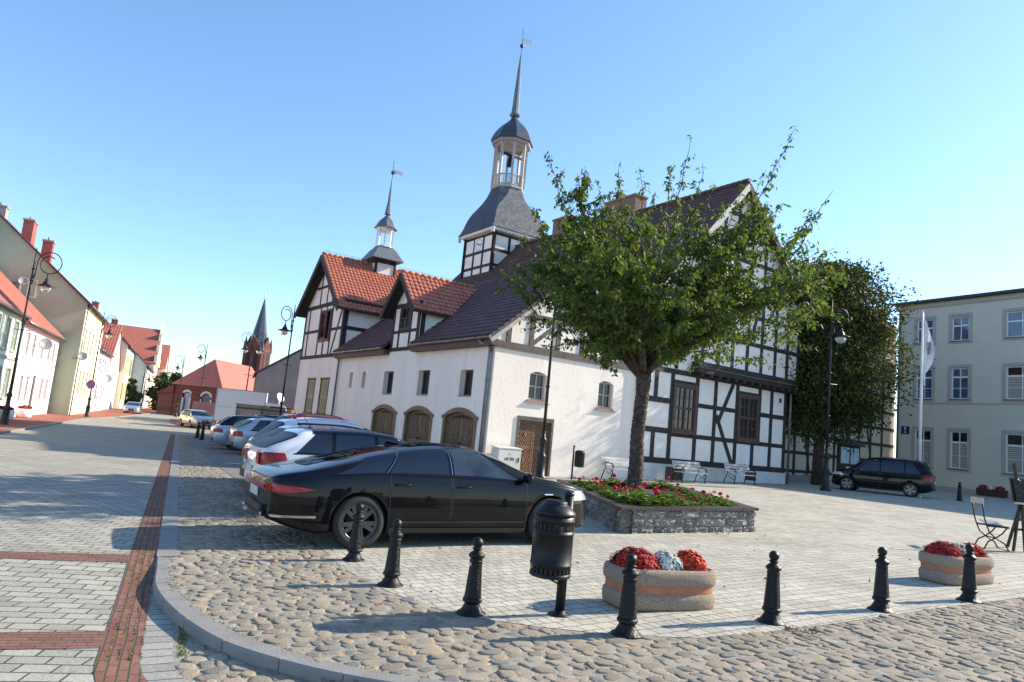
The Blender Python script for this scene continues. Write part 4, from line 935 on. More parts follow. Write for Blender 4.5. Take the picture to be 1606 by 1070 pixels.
# ================================================================== street houses
def house(name, label, s0, t0, t1, depth, eave, ridge, wall, roofm, win=(), groups=None, base=None, roof_over=0.35, gable_mat=None, doors=(), chim=(), trim=None, winm=None, glass=None, curt=None, band=(), axis='t', skylight=(), rdetail=True):
    """front faces +s (towards the road); ridge along the street (axis t) or across it (axis s)"""
    cx, cy = s0, (t0+t1)/2; gx, gy = st2w(cx, cy); b = base if base is not None else gz(gx)
    T_ = thing(name, label, 'house', STREET, (cx, cy, 0), groups)
    off = (cx, cy, 0)
    F_ = Fac((s0, t0), (0, 1), (1, 0)); L = t1-t0
    ops = [(a-w_/2, a+w_/2, z, z+h) for (a, w_, z, h) in win]+[(a-w_/2, a+w_/2, b-0.1, z+0.0) for (a, w_, z) in doors]
    mb = MB(); F_.wall(mb, 0, L, b-0.4, eave, ops, 0.16)
    G0 = Fac((s0-depth, t0), (1, 0), (0, -1)); G1 = Fac((s0-depth, t1), (1, 0), (0, 1)); B_ = Fac((s0-depth, t0), (0, 1), (-1, 0))
    for G in (G0, G1): G.wall(mb, 0, depth, b-0.4, eave, [], 0.1, mi=1)
    B_.wall(mb, 0, L, b-0.4, eave, [], 0.1)
    if axis == 't':
        for G in (G0, G1): mb.add([G.p(0, eave), G.p(depth, eave), G.p(depth/2, ridge)], [(0, 1, 2)], 1)
    else:
        for G in (F_, B_): mb.add([G.p(0, eave), G.p(L, eave), G.p(L/2, ridge)], [(0, 1, 2)], 0)
    mb.build('wall', [wall, gable_mat or wall], T_, off)
    mb = MB()
    if axis == 't':
        k = (ridge-eave)/(depth/2); o = roof_over; Ls = math.hypot(depth/2+o, (depth/2+o)*k)
        if rdetail:
            tiles(mb, (s0+o, t0-0.15, eave-o*k+0.08), (0, 1, 0), (-1, 0, k), L+0.3, Ls, 0.36, 0.30, wave=0.02, res=3)
        mb.prism([(s0+o, t0-0.14, eave-o*k-0.10), (s0-depth/2, t0-0.14, ridge-0.06), (s0-depth-o, t0-0.14, eave-o*k-0.10), (s0-depth-o, t0-0.14, eave-o*k+0.06), (s0-depth/2, t0-0.14, ridge+0.10), (s0+o, t0-0.14, eave-o*k+0.06)], (0, L+0.28, 0))
        mb.tube([(s0-depth/2, t0-0.16, ridge+0.13), (s0-depth/2, t1+0.16, ridge+0.13)], 0.12, 8)
    else:
        k = (ridge-eave)/(L/2); o = roof_over; Ls = math.hypot(L/2+o, (L/2+o)*k)
        tiles(mb, (s0+0.2, t0-o, eave-o*k+0.08), (-1, 0, 0), (0, 1, k), depth+0.4, Ls, 0.36, 0.30, wave=0.02, res=3)
        mb.prism([(s0+0.19, t0-o, eave-o*k-0.10), (s0+0.19, (t0+t1)/2, ridge-0.06), (s0+0.19, t1+o, eave-o*k-0.10), (s0+0.19, t1+o, eave-o*k+0.06), (s0+0.19, (t0+t1)/2, ridge+0.10), (s0+0.19, t0-o, eave-o*k+0.06)], (-depth-0.38, 0, 0))
    rf = mb.build('roof', roofm, T_, off)
    for (ds, dt, w_, dep, z0, z1, cm) in chim:
        mb = MB(); x, y = s0-ds, t0+dt; mb.b2(x-w_/2, x+w_/2, y-dep/2, y+dep/2, z0, z1); mb.b2(x-w_/2-.06, x+w_/2+.06, y-dep/2-.06, y+dep/2+.06, z1, z1+.14, 1)
        for q in (-0.25, 0.25): mb.tube([(x, y+q*dep, z1+.14), (x, y+q*dep, z1+.4)], 0.09, 8, 1)
        mb.build('chimney', [cm, K['greystone']], rf, off)
    for (a, w_, z, h) in win:
        cols = 2 if w_ > 0.7 else 1
        wo = window(T_, F_, a-w_/2+0.01, a+w_/2-0.01, z+0.01, z+h-0.01, -0.10, cols, 2 if h > 1 else 1, 0.06, 0.04, winm or K['whitewood'], glass or K['glass'], off=off)
        mb = MB()
        for q in ((a-w_/2-0.12, a-w_/2, z-0.02, z+h+0.12), (a+w_/2, a+w_/2+0.12, z-0.02, z+h+0.12), (a-w_/2, a+w_/2, z+h, z+h+0.12), (a-w_/2-0.16, a+w_/2+0.16, z-0.12, z-0.02)):
            F_.box(mb, q[0], q[1], q[2], q[3], -0.01, 0.05 if q[3]-q[2] > 0.11 else 0.08)
        mb.build('window_trim', trim or wall, wo, off)
    for (a, w_, z) in doors:
        mb = MB(); F_.box(mb, a-w_/2+0.01, a+w_/2-0.01, b-0.1, z-0.42, -0.14, -0.08); F_.box(mb, a-w_/2+0.01, a+w_/2-0.01, z-0.36, z-0.01, -0.14, -0.10)
        for q in (0.25, 0.75): F_.box(mb, a-w_/2+w_*q-0.15, a-w_/2+w_*q+0.15, b+0.25, z-0.7, -0.08, -0.06)
        mb.build('door', K['winwood'], T_, off)
    if band:
        mb = MB()
        for (z, h, d) in band: F_.box(mb, 0, L, z, z+h, -0.01, d)
        mb.build('cornice', trim or wall, T_, off)
    mb = MB(); mb.tube([(s0+0.1, t0+0.18, eave-0.1), (s0+0.1, t0+0.18, b)], 0.05, 8); mb.build('downpipe', K['zinc'], T_, off)
    if axis == 't':
        mb = MB(); k = (ridge-eave)/(depth/2); mb.tube([(s0+roof_over+0.06, t0-0.1, eave-roof_over*k-0.0), (s0+roof_over+0.06, t1+0.1, eave-roof_over*k-0.0)], 0.075, 8); mb.build('gutter', K['zinc'], T_, off)
    return T_, off
def pl(name, c, **kw): return mat(name, lin(c), 0.9, var=0.04, scale=0.8, bump=0.2, bscale=8, dirt=(tuple(x*0.72 for x in lin(c)), 0.9, 0.68, 0.25), **kw)
K['w_green'] = pl('pale_green_render', (0.86, 0.87, 0.80)); K['w_white'] = pl('white_render', (0.93, 0.90, 0.90)); K['w_cream'] = pl('cream_render', (0.93, 0.92, 0.78))
K['w_olive'] = mat('mossy_olive_render', lin((0.68, 0.71, 0.60)), 0.95, var=0.06, scale=0.5, dirt=(lin((0.55, 0.60, 0.42)), 0.35, 0.5, 0.25), bump=0.2, bscale=6)
K['w_grey'] = pl('grey_side_render', (0.70, 0.73, 0.76)); K['w_yellow'] = pl('yellow_render', (0.93, 0.91, 0.74)); K['w_lav'] = pl('lavender_render', (0.90, 0.89, 0.92)); K['w_pink'] = pl('pink_render', (0.92, 0.74, 0.72)); K['w_rose'] = pl('pale_rose_render', (0.92, 0.86, 0.83))
K['t_pink'] = mat('pink_trim', lin((0.90, 0.80, 0.80)), 0.8, var=0.05); K['t_green'] = mat('green_grey_trim', lin((0.62, 0.68, 0.58)), 0.8, var=0.05); K['t_gold'] = mat('sand_trim', lin((0.80, 0.76, 0.58)), 0.8, var=0.05)
K['tan_glass'] = mat('glass_with_blinds', (0.22, 0.22, 0.16), 0.12, var=0.2, scale=1.2, spec=0.8)
K['pink_glass'] = mat('glass_with_rose_curtains', (0.36, 0.27, 0.27), 0.15, var=0.2, scale=1.2, spec=0.8)
K['maroon_tile'] = mat('maroon_tile', (0.13, 0.04, 0.05), 0.5, var=0.2, scale=3)
K['chimbrick'] = mat('red_chimney_brick', (0.36, 0.10, 0.08), 0.8, var=0.25, scale=8)
SG = 'houses along the left side of the street'
house('terraced_house', 'pale green house with grey-green pilasters at the left edge of the photo', -9.6, 30, 52.3, 11, 6.1, 11.2, K['w_green'], K['orange_far'],
      [(2.2+i*2.35, 1.0, 3.6, 1.75) for i in range(9)]+[(2.2+i*2.35, 1.0, 0.75, 1.75) for i in range(9) if i != 4], SG, doors=[(2.2+4*2.35, 1.1, 2.5)], trim=K['t_green'], glass=K['tan_glass'], band=((3.05, 0.18, 0.08), (5.7, 0.25, 0.12), (-0.2, 0.5, 0.05)))
house('terraced_house', 'small white house with pinkish window surrounds, an orange roof and a satellite dish', -9.6, 52.3, 67.4, 11, 5.85, 10.9, K['w_white'], K['orange_far'],
      [(a, 0.85, 3.55, 1.5) for a in (2.6, 4.7, 8.0, 10.9, 12.9)]+[(a, 0.85, 0.55, 1.65) for a in (2.8, 4.7, 10.2, 12.3)], SG, doors=[(7.4, 1.05, 2.35)], trim=K['t_pink'], glass=K['pink_glass'])
tall, toff = house('terraced_house', 'tall cream house with a mossy olive gable wall, maroon roof edge and red chimneys', -8.2, 68.0, 83.0, 17.5, 9.0, 16.4, K['w_cream'], K['maroon_tile'],
      [(a, 0.5, 7.75, 0.75) for a in (2.0, 5.0, 8.0, 11.0)]+[(a, 0.95, 4.75, 2.15) for a in (2.0, 4.7, 7.4, 10.2)]+[(a, 0.95, 1.2, 2.1) for a in (2.9, 5.3, 7.8, 10.3)], SG, gable_mat=K['w_olive'], glass=K['tan_glass'], trim=K['w_cream'],
      chim=[(5.2, 1.4, 0.75, 1.5, 12.6, 15.1, K['chimbrick']), (3.9, 2.6, 0.75, 0.8, 11.5, 13.9, K['chimbrick']), (7.4, 1.4, 0.9, 0.9, 14.4, 15.9, K['greystone'])])
TG = Fac((-8.2-17.5, 68.0), (1, 0), (0, -1))
window(tall, TG, 17.5-4.9, 17.5-3.7, 8.7, 10.2, 0.03, 2, 1, 0.08, 0.05, K['whitewood'], K['glassb'], off=toff)
house('terraced_house', 'low white house between the tall cream house and the orange-roofed gable', -8.4, 83.0, 97.5, 9, 6.2, 9.4, K['w_white'], K['maroon_tile'],
      [(a, 0.8, 3.6, 1.6) for a in (1.6, 4.2, 6.8, 9.4, 12)]+[(a, 0.85, 0.8, 1.7) for a in (1.6, 4.2, 9.4, 12)], SG, doors=[(6.8, 1.0, 2.3)], trim=K['w_grey'])
house('terraced_house', 'lavender-white gable-fronted house under a bright orange tiled roof', -8.6, 98.5, 115.0, 10, 5.0, 10.6, K['w_lav'], K['orange_far'],
      [(a, 0.9, 3.2, 1.5) for a in (3.5, 7.2, 10.9)]+[(a, 0.9, 0.6, 1.6) for a in (3.5, 10.9)], SG, doors=[(7.2, 1.0, 2.2)], axis='s', roof_over=0.5)
house('terraced_house', 'pale yellow house with gold window columns beside the lavender gable house', -8.0, 115.2, 130.5, 12, 8.8, 13.6, K['w_yellow'], K['maroon_tile'],
      [(a, 1.0, 4.8, 2.3) for a in (2.3, 4.9, 7.6, 10.3, 13)]+[(a, 1.0, 0.9, 2.3) for a in (2.3, 4.9, 7.6, 10.3, 13)], SG, trim=K['t_gold'], glass=K['tan_glass'], chim=[(6, 10, 0.9, 1.4, 12, 15.2, K['chimbrick'])])
house('terraced_house', 'pale rose house with a blank blue-grey gable wall facing down the street', -5.9, 131.0, 160.0, 12, 6.8, 12.6, K['w_rose'], K['maroon_tile'],
      [(2+i*3.0, 1.0, 4.0, 1.7) for i in range(8)]+[(2+i*3.0, 1.0, 0.7, 1.8) for i in range(8)], SG, gable_mat=K['w_grey'], chim=[(6, 4, 0.9, 1.4, 11.5, 13.8, K['chimbrick'])])
h8, o8 = house('terraced_house', 'far white house with an orange roof and a stepped white gable', -5.9, 160.5, 181.0, 16, 8.6, 16.2, K['w_cream'], K['orange_far'],
      [(2+i*3.2, 1.0, 4.8, 1.8) for i in range(6)]+[(2+i*3.2, 1.0, 0.9, 1.9) for i in range(6)], SG, axis='s')
mb = MB(); P8 = Fac((-5.9, 160.5), (0, 1), (1, 0)); P8.poly(mb, [(0, 8.4), (20.5, 8.4), (20.5, 10.2), (17.2, 10.2), (17.2, 12.6), (14, 12.6), (14, 15.2), (12, 15.2), (10.25, 17.4), (8.5, 15.2), (6.5, 15.2), (6.5, 12.6), (3.3, 12.6), (3.3, 10.2), (0, 10.2)], -0.2, 0.35)
mb.build('pediment', K['w_cream'], h8, o8)
house('terraced_house', 'pink house with a red roof at the far end of the left row', -4.4, 182.0, 203.0, 13, 8.6, 14.6, K['w_pink'], K['orange_far'],
      [(2+i*3.4, 1.0, 5.0, 1.9) for i in range(6)]+[(2+i*3.4, 1.0, 1.0, 1.9) for i in range(6)], SG, axis='s')
# satellite dishes on the left fronts
K['dishgrey'] = mat('dish_grey', (0.30, 0.31, 0.31), 0.5, var=0.1)
def dish(label, s, t, z, r, d=(0.9, -0.3)):
    T_ = thing('satellite_dish', label, 'satellite dish', STREET, (s, t, z), 'satellite dishes on house walls'); v = Vector((d[0], d[1], 0.25)).normalized()
    ax = v.to_track_quat('Z', 'Y').to_matrix(); mb = MB()
    mb.lathe([(0, 0), (r*0.5, 0.03), (r*0.8, 0.08), (r, 0.14), (r*0.99, 0.15), (r*0.79, 0.10), (0, 0.02)], 20, (0.7, 0, 0), axis=ax); mb.build('reflector', K['dishgrey'], T_)
    mb = MB(); mb.tube([(0, 0, -0.2), (0.45, 0, -0.2), (0.68, 0, 0)], 0.03, 6); c = Vector((0.7, 0, 0)); mb.tube([c+ax @ Vector((0, -r*0.9, 0.1)), c+ax @ Vector((0, 0, r*1.1))], 0.02, 6); mb.build('arm', K['zinc'], T_)
    return T_
dish('large pale satellite dish on the front of the small white house', -9.6, 57.0, 4.5, 0.42, (0.35, -0.95))
dish('pale satellite dish low on the corner of the tall cream house', -8.6, 67.9, 4.4, 0.38, (0.2, -1))
dish('small white satellite dish high beside the gable window of the tall cream house', -13.6, 67.9, 9.9, 0.36, (0.2, -1))
dish('grey satellite dish on the low white house front', -8.4, 90.0, 3.2, 0.5, (0.5, -0.8))
# stone planters by the small white house
def round_planter(x, y, s, label):
    T_ = thing('flower_tub', label, 'planter', STREET, (x, y, gz(*st2w(x, y))+0.07), 'flower tubs on the left pavement')
    mb = MB(); mb.lathe([(0.36, 0), (0.44, 0.1), (0.48, 0.3), (0.48, 0.5), (0.45, 0.58), (0.40, 0.58), (0.38, 0.5)], 20); mb.build('tub', K['w_rose'], T_)
    mb = MB()
    for k in range(120):
        g = random.random()*6.28; r_ = 0.38*math.sqrt(random.random()); mb.box((r_*math.cos(g), r_*math.sin(g), 0.6+0.22*(1-(r_/.5)**2)*random.random()), (0.09, 0.09, 0.05), random.random()*3)
    mb.build('blooms', K['redbloom'], T_)
K['redbloom'] = islandmat('red_blooms', [lin(c) for c in ((0.62, 0.10, 0.10), (0.50, 0.07, 0.08), (0.25, 0.33, 0.14), (0.70, 0.16, 0.12))], 0.8)
round_planter(-9.0, 54.6, 1, 'pink flower tub with red blooms in front of the small white house door')
round_planter(-9.0, 49.0, 1, 'pink flower tub behind the nearest left street lamp')

# ================================================================== grey apartment building on the right
K['w_apt'] = pl('grey_green_render', (0.80, 0.78, 0.71)); K['aptband'] = mat('grey_surround', lin((0.67, 0.655, 0.61)), 0.9, var=0.05)
AFR = Frame(28.49, 51.09, R(28-90))         # local x runs from the far corner towards the viewer, y points into the building
apt = thing('apartment_building', 'three-storey grey-green apartment building with framed white windows at the right', 'building', AFR, (0, 0, 0))
AF = Fac((0, 0), (1, 0), (0, -1)); AL = 22.0
def az(z): return 1.65+(z-1.65)*1.25
cols_ = [(1.34, 2.50), (3.79, 4.95), (7.22, 9.1), (11.4, 13.3), (15.6, 16.8), (18.6, 19.8)]
rows_ = [(az(8.93), az(10.3)), (az(5.72), az(7.45)), (az(1.98), az(4.0))]
ops = [(a, b, z0, z1) for a, b in cols_ for z0, z1 in rows_]
mb = MB(); AF.wall(mb, 0, AL, 0, az(11.25), ops, 0.16)
Fac((0, 0), (0, 1), (-1, 0)).wall(mb, 0, 11, 0, az(11.25), [], 0.1); Fac((AL, 0), (0, 1), (1, 0)).wall(mb, 0, 11, 0, az(11.25), [], 0.1); Fac((0, 11), (1, 0), (0, 1)).wall(mb, 0, AL, 0, az(11.25), [], 0.1)
mb.b2(-0.02, AL, 0.3, 11, az(11.2), az(11.24)); mb.build('wall', K['w_apt'], apt)
mb = MB(); AF.box(mb, 0.0, AL, 0, az(0.99), -0.02, 0.06); AF.box(mb, 0, AL, az(5.46), az(5.52), -0.01, 0.05); AF.box(mb, 0, AL, az(10.95), az(11.05), -0.01, 0.07); mb.build('cornice', K['aptband'], apt)
mb = MB(); K['greenroof'] = mat('dark_green_sheet', (0.015, 0.03, 0.022), 0.5)
mb.b2(-0.25, AL+0.3, -0.42, 11.4, az(11.26), az(11.36)); mb.b2(-0.28, AL+0.3, -0.46, -0.42, az(11.24), az(11.38)); mb.build('roof', K['greenroof'], apt)
for i, (a, b) in enumerate(cols_):
    for j, (z0, z1) in enumerate(rows_):
        H_ = z1-z0
        wo = None
        mb = MB(); fw = 0.09; d = -0.1
        zt = z1-H_*0.30 if j else z1-H_*0.38
        for q in ((a+.01, a+fw, z0+.01, z1-.01), (b-fw, b-.01, z0+.01, z1-.01), (a+fw, b-fw, z0+.01, z0+fw), (a+fw, b-fw, z1-fw, z1-.01), (a+fw, b-fw, zt-0.06, zt+0.06)): AF.box(mb, q[0], q[1], q[2], q[3], d-0.05, d+0.03)
        m_ = (a+b)/2; AF.box(mb, m_-0.03, m_+0.03, z0+fw, z1-fw, d-0.04, d+0.015)
        if j: AF.box(mb, a+fw, b-fw, (z0+zt)/2-0.02, (z0+zt)/2+0.02, d-0.04, d+0.01)
        wo = mb.build('window', K['whitewood'], apt)
        mb = MB(); AF.box(mb, a+0.05, b-0.05, z0+0.05, z1-0.05, d-0.035, d-0.025); mb.build('pane', K['glassb'] if j == 0 or (j == 1 and i < 2) else K['glass'], wo)
        mb = MB()
        for q in ((a-0.2, a, z0-0.05, z1+0.2), (b, b+0.2, z0-0.05, z1+0.2), (a, b, z1, z1+0.2), (a-0.24, b+0.24, z0-0.17, z0-0.05)): AF.box(mb, q[0], q[1], q[2], q[3], -0.01, 0.05)
        mb.build('window_surround', K['aptband'], wo)
        mb = MB(); AF.box(mb, a-0.06, b+0.06, z0-0.05, z0, -0.1, 0.10); mb.build('sill', K['slate'], wo)
        if j == 2 or (j == 1 and i > 1):
            mb = MB()
            for k in range(14): AF.box(mb, a+fw, b-fw, z0+fw+(zt-z0-fw)*k/14, z0+fw+(zt-z0-fw)*(k+0.8)/14, d-0.024, d-0.012)
            mb.build('blind', K['aptband'], wo)
mb = MB(); mb.tube([(0.12, -0.5, az(11.15)), (0.12, -0.12, az(10.8)), (0.12, -0.12, 0.5)], 0.07, 8); mb.build('downpipe', K['zinc'], apt)
K['bluesign'] = mat('blue_enamel', (0.012, 0.03, 0.10), 0.3)
mb = MB(); AF.box(mb, 0.35, 0.95, az(3.7), az(4.15), 0.0, 0.04); pn = mb.build('number_plate', K['bluesign'], apt)
mb = MB(); AF.box(mb, 0.60, 0.70, az(3.92), az(4.1), 0.04, 0.05); AF.box(mb, 0.58, 0.72, az(3.78), az(3.84), 0.04, 0.05); mb.build('number_mark', K['whitewood'], pn)

# half-timbered house between the tree and the apartment building
BFR = Frame(17.6, 45.2, R(33.2)); L2 = 13.9
bk = thing('half_timbered_house', 'sunlit cream half-timbered wall seen between the dense tree and the apartment building', 'building', BFR, (0, 0, 0))
QF = Fac((0, 0), (1, 0), (0, -1)); mb = MB(); QF.wall(mb, 0, L2, 0, 12.2, [], 0.2); Fac((0, 0), (0, 1), (-1, 0)).wall(mb, 0, 9, 0, 12.2, [], 0.1); mb.b2(0, L2, 0.3, 9, 12.0, 12.18)
mb.build('wall', mat('brick_infill_cream', lin((0.80, 0.76, 0.66)), 0.9, var=0.1, scale=5, dirt=((0.35, 0.3, 0.24), 2, 0.6, 0.2)), bk)
mb = MB()
for z in (0.9, 2.1, 3.3, 4.5, 5.7, 6.9, 8.1, 9.3, 10.5, 11.7): QF.box(mb, 0, L2, z-0.1, z+0.1, -0.02, 0.04)
for k in range(9): QF.box(mb, k*1.5+0.1, k*1.5+0.32, 0, 12, -0.02, 0.045)
for a in (2.5, 7.0, 10.2): QF.bar(mb, a, 4.5, a+0.9, 0.9, 0.18, -0.02, 0.05)
mb.build('timber', K['timber'], bk)
mb = MB(); mb.prism([(-0.3, -0.4, 12.1), (-0.3, 4.5, 15.5), (-0.3, 9.3, 12.1), (-0.3, 9.3, 11.95), (-0.3, 4.5, 15.3), (-0.3, -0.4, 11.95)], (L2+0.3, 0, 0)); mb.build('roof', K['maroon_tile'], bk)

# ================================================================== church and the grey gable house beyond the car row
K['church'] = brickmat('dark_red_brick', (0.13, 0.045, 0.035), (0.19, 0.07, 0.055), (0.12, 0.09, 0.08), 0.5, 0.16, plane='XZ', mort=0.012, bump=0.2)
CFR = Frame(-39.3, 97.4, R(82))      # x along the nave, y towards the low end wall
ch = thing('church', 'dark red brick church with a bright orange nave roof and a slim dark spire', 'church', CFR, (0, 0, 0))
NL, NW, NE_, NR = 13.5, 6.9, 4.0, 7.9
CS = Fac((0, 0), (1, 0), (0, -1)); CH = Fac((0, 0), (0, 1), (-1, 0))
mb = MB(); CS.wall(mb, 0, NL, -1.2, NE_, [], 0.3)
CH.wall(mb, 0, NW, -1.2, NE_-0.1, [(1.2, 3.0, -0.2, 3.1, 1.1), (4.3, 5.6, 0.2, 3.1, 0.9)], 0.4)
Fac((0, NW), (1, 0), (0, 1)).wall(mb, 0, NL, -1.2, NE_, [], 0.3)
mb.b2(0.42, NL-0.1, 0.2, NW-0.2, -1.2, NE_-0.2)
for k in range(4): mb.b2(0.5+k*3.6, 1.1+k*3.6, -0.5, 0, -1.2, 3.2)
mb.build('nave_wall', K['church'], ch)
for q in (1.2, 4.3):
    w_ = 1.8 if q < 2 else 1.3; mb = MB(); o_ = arc_poly(q-0.02, q+w_+0.02, 2.0, 3.13); i_ = arc_poly(q+0.2, q+w_-0.2, 1.9, 2.85)
    for k in range(len(o_)-1): CH.poly(mb, [o_[k], o_[k+1], i_[k+1], i_[k]], -0.3, 0.03)
    CH.box(mb, q-0.02, q+0.2, -0.2, 2.0, -0.3, 0.03); CH.box(mb, q+w_-0.2, q+w_+0.02, -0.2, 2.0, -0.3, 0.03)
    lw = mb.build('lancet_window', K['w_grey'], ch)
    mb = MB(); CH.box(mb, q+0.1, q+w_-0.1, -0.1, 2.7, -0.36, -0.28); mb.build('pane', K['glassb'] if q > 3 else K['glass'], lw)
mb = MB(); rx = 3.2                     # hipped roof
A_ = (rx, NW/2, NR); B_ = (NL+0.3, NW/2, NR)
e0, e1, e2, e3 = (-0.4, -0.4, NE_-0.25), (NL+0.3, -0.4, NE_-0.25), (NL+0.3, NW+0.4, NE_-0.25), (-0.4, NW+0.4, NE_-0.25)
mb.add([e0, e1, e2, e3, A_, B_], [(0, 1, 5, 4), (2, 3, 4, 5), (3, 0, 4), (1, 2, 5), (3, 2, 1, 0)])
mb.build('nave_roof', K['orange_far'], ch)
mb = MB(); mb.b2(-0.1, 4.5, NW, NW+2.2, -1.2, 2.5); mb.prism([(-0.3, NW, 3.7), (-0.3, NW, 2.5), (-0.3, NW+2.4, 2.4)], (4.8, 0, 0)); mb.build('low_wing', K['church'], ch)
# tower: slender, with pinnacled gables and spire
CT = (NL+8.0, 6.9); ct = MB(); tw = 1.65
ct.b2(CT[0]-tw, CT[0]+tw, CT[1]-tw, CT[1]+tw, -1.2, 11.0)
for (ax_, ou_) in (((1, 0), (0, -1)), ((0, 1), (-1, 0)), ((0, 1), (1, 0)), ((1, 0), (0, 1))):
    f = Fac((CT[0]+ou_[0]*tw, CT[1]+ou_[1]*tw), ax_, ou_); f.poly(ct, [(-tw, 11.0), (tw, 11.0), (0, 13.6)], -0.3, 0.06)
ct.build('tower', K['church'], ch)
ct = MB()
for (ax_, ou_) in (((1, 0), (0, -1)), ((0, 1), (-1, 0))):
    f = Fac((CT[0]+ou_[0]*tw, CT[1]+ou_[1]*tw), ax_, ou_)
    for a in (-0.7, 0.7): f.poly(ct, arc_poly(a-0.35, a+0.35, 10.2, 10.8, 6)+[(a-0.35, 7.6), (a+0.35, 7.6)], 0.0, 0.05)
ct.build('belfry_louvre', K['rubber'], ch)
ct = MB(); ct.lathe([(1.9, 11.1), (1.5, 12.3), (0.9, 15.5), (0.06, 20.2), (0.0, 20.3)], 8, (CT[0], CT[1], 0), rot=R(22.5), smooth=False)
for i in (-1, 1):
    for j in (-1, 1): ct.lathe([(0.35, 11.0), (0.3, 12.0), (0, 13.6)], 6, (CT[0]+i*1.5, CT[1]+j*1.5, 0), smooth=False)
ct.build('spire', K['slate'], ch)
ct = MB(); ct.tube([(CT[0], CT[1], 20.1), (CT[0], CT[1], 21.6)], 0.06, 6); ct.lathe([(0, 20.4), (0.22, 20.65), (0, 20.9)], 8, (CT[0], CT[1], 0)); ct.beam((CT[0]-0.35, CT[1], 21.2), (CT[0]+0.35, CT[1], 21.2), 0.08, 0.08); ct.build('cross', K['whitewood'], ch)

GFR = Frame(-24.3, 68.2, R(20.5))
gh = thing('gable_house', 'plain grey rendered gable house with one small window behind the parked cars', 'house', GFR, (0, 0, 0))
GF = Fac((0, 0), (1, 0), (0, -1)); K['w_raw'] = mat('raw_grey_render', (0.25, 0.245, 0.235), 0.95, var=0.12, scale=0.6, dirt=((0.17, 0.17, 0.165), 0.8, 0.55, 0.2), bump=0.3, bscale=5)
mb = MB(); GF.wall(mb, 0, 10, -0.6, 4.9, [], 0.2); mb.b2(0, 10, 0.2, 12, -0.6, 4.9); mb.prism([(0, 0, 4.9), (10, 0, 4.9), (5, 0, 8.5)], (0, 12, 0)); Fac((0, 0), (0, 1), (-1, 0)).wall(mb, 0, 12, -0.6, 4.9, [], 0.2); mb.build('wall', K['w_raw'], gh)
mb = MB(); mb.prism([(-0.3, -0.2, 4.75), (5, -0.2, 8.55), (10.3, -0.2, 4.75), (10.3, -0.2, 4.9), (5, -0.2, 8.72), (-0.3, -0.2, 4.9)], (0, 12.4, 0)); mb.b2(5.2, 5.9, 3, 3.8, 8, 9.5); mb.build('roof', K['slate'], gh)
window(gh, GF, 3.9, 4.8, 5.0, 6.3, 0.05, 2, 2, 0.09, 0.05, K['whitewood'], K['glass'])
# two far trees and one small bush are in the tree section

# ================================================================== street furniture
def place(name, label, cat, x, y, rz=0, group=None, dz=0):
    return thing(name, label, cat, WORLD, (x, y, gz(x)+dz), group, rz)
# ---- bollards
BOL = [(0, 0), (0.125, 0), (0.135, 0.006), (0.13, 0.018), (0.105, 0.03), (0.088, 0.055), (0.072, 0.085), (0.068, 0.10), (0.088, 0.112), (0.092, 0.125), (0.086, 0.138), (0.078, 0.15)]
BOL2 = [(0.056, 0.455), (0.062, 0.462), (0.062, 0.472), (0.055, 0.48), (0.060, 0.492), (0.072, 0.505), (0.076, 0.515), (0.070, 0.528), (0.050, 0.545), (0.036, 0.555), (0.034, 0.565), (0.046, 0.572), (0.047, 0.578), (0.040, 0.585)]
def bollard_mesh():
    mb = MB(); mb.lathe(BOL, 28)
    n_ = 64; vs = []; zs = [0.15+i*(0.305)/8 for i in range(9)]
    for i, z in enumerate(zs):               # fluted tapered shaft
        f = i/8; r0 = 0.080+(0.058-0.080)*f; fl = 0.0045 if 0 < i < 8 else 0
        for k in range(n_): g = 2*math.pi*k/n_; r_ = r0-fl*(0.5+0.5*math.cos(8*g)); vs.append((r_*math.cos(g), r_*math.sin(g), z))
    mb.add(vs, [(i*n_+k, i*n_+(k+1) % n_, (i+1)*n_+(k+1) % n_, (i+1)*n_+k) for i in range(8) for k in range(n_)], 0, True)
    mb.lathe(BOL2, 28)
    mb.lathe([(0.038, 0.585)]+[(0.049*math.sin(a), 0.627-0.049*math.cos(a)) for a in [R(40+14*i) for i in range(10)]]+[(0, 0.676)], 24)
    return mb
b0 = place('bollard', 'black cast-iron bollard overlapping the rear wheel of the black sportback', 'bollard', -1.63, 8.65, 0, 'cast-iron bollards along the square')
b0.data if False else None
bm_ = bollard_mesh(); body0 = bm_.build('bollard_post', K['iron'], b0)
mb = MB(); mb.box((-0.045, -0.038, 0.44), (0.035, 0.012, 0.03), R(40)); st0 = mb.build('sticker', K['whitewood'], b0)
BP = [(-1.0, 7.47, 'black bollard just right of the rear wheel of the black sportback', .2), (-0.13, 6.58, 'black bollard with a small white sticker, left of the litter bin', .5), (1.21, 6.23, 'black bollard standing in front of the left stone flower planter', 1.1),
      (2.74, 7.0, 'black bollard standing alone on the paving between the two stone planters', 2.2), (4.26, 7.86, 'black bollard just left of the right stone flower planter', 3.0), (5.79, 8.72, 'black bollard in front of the right stone flower planter', 4)]
for x, y, lb, rz in BP:
    c = b0.copy(); COL.objects.link(c); c.location = (x, y, gz(x)); c.rotation_euler = (0, 0, rz); c['label'] = lb
    d_ = body0.copy(); COL.objects.link(d_); d_.parent = c
    if 'sticker' in lb: st0.parent = c; st0.location = (0, 0, 0); c.rotation_euler = (0, 0, 0)
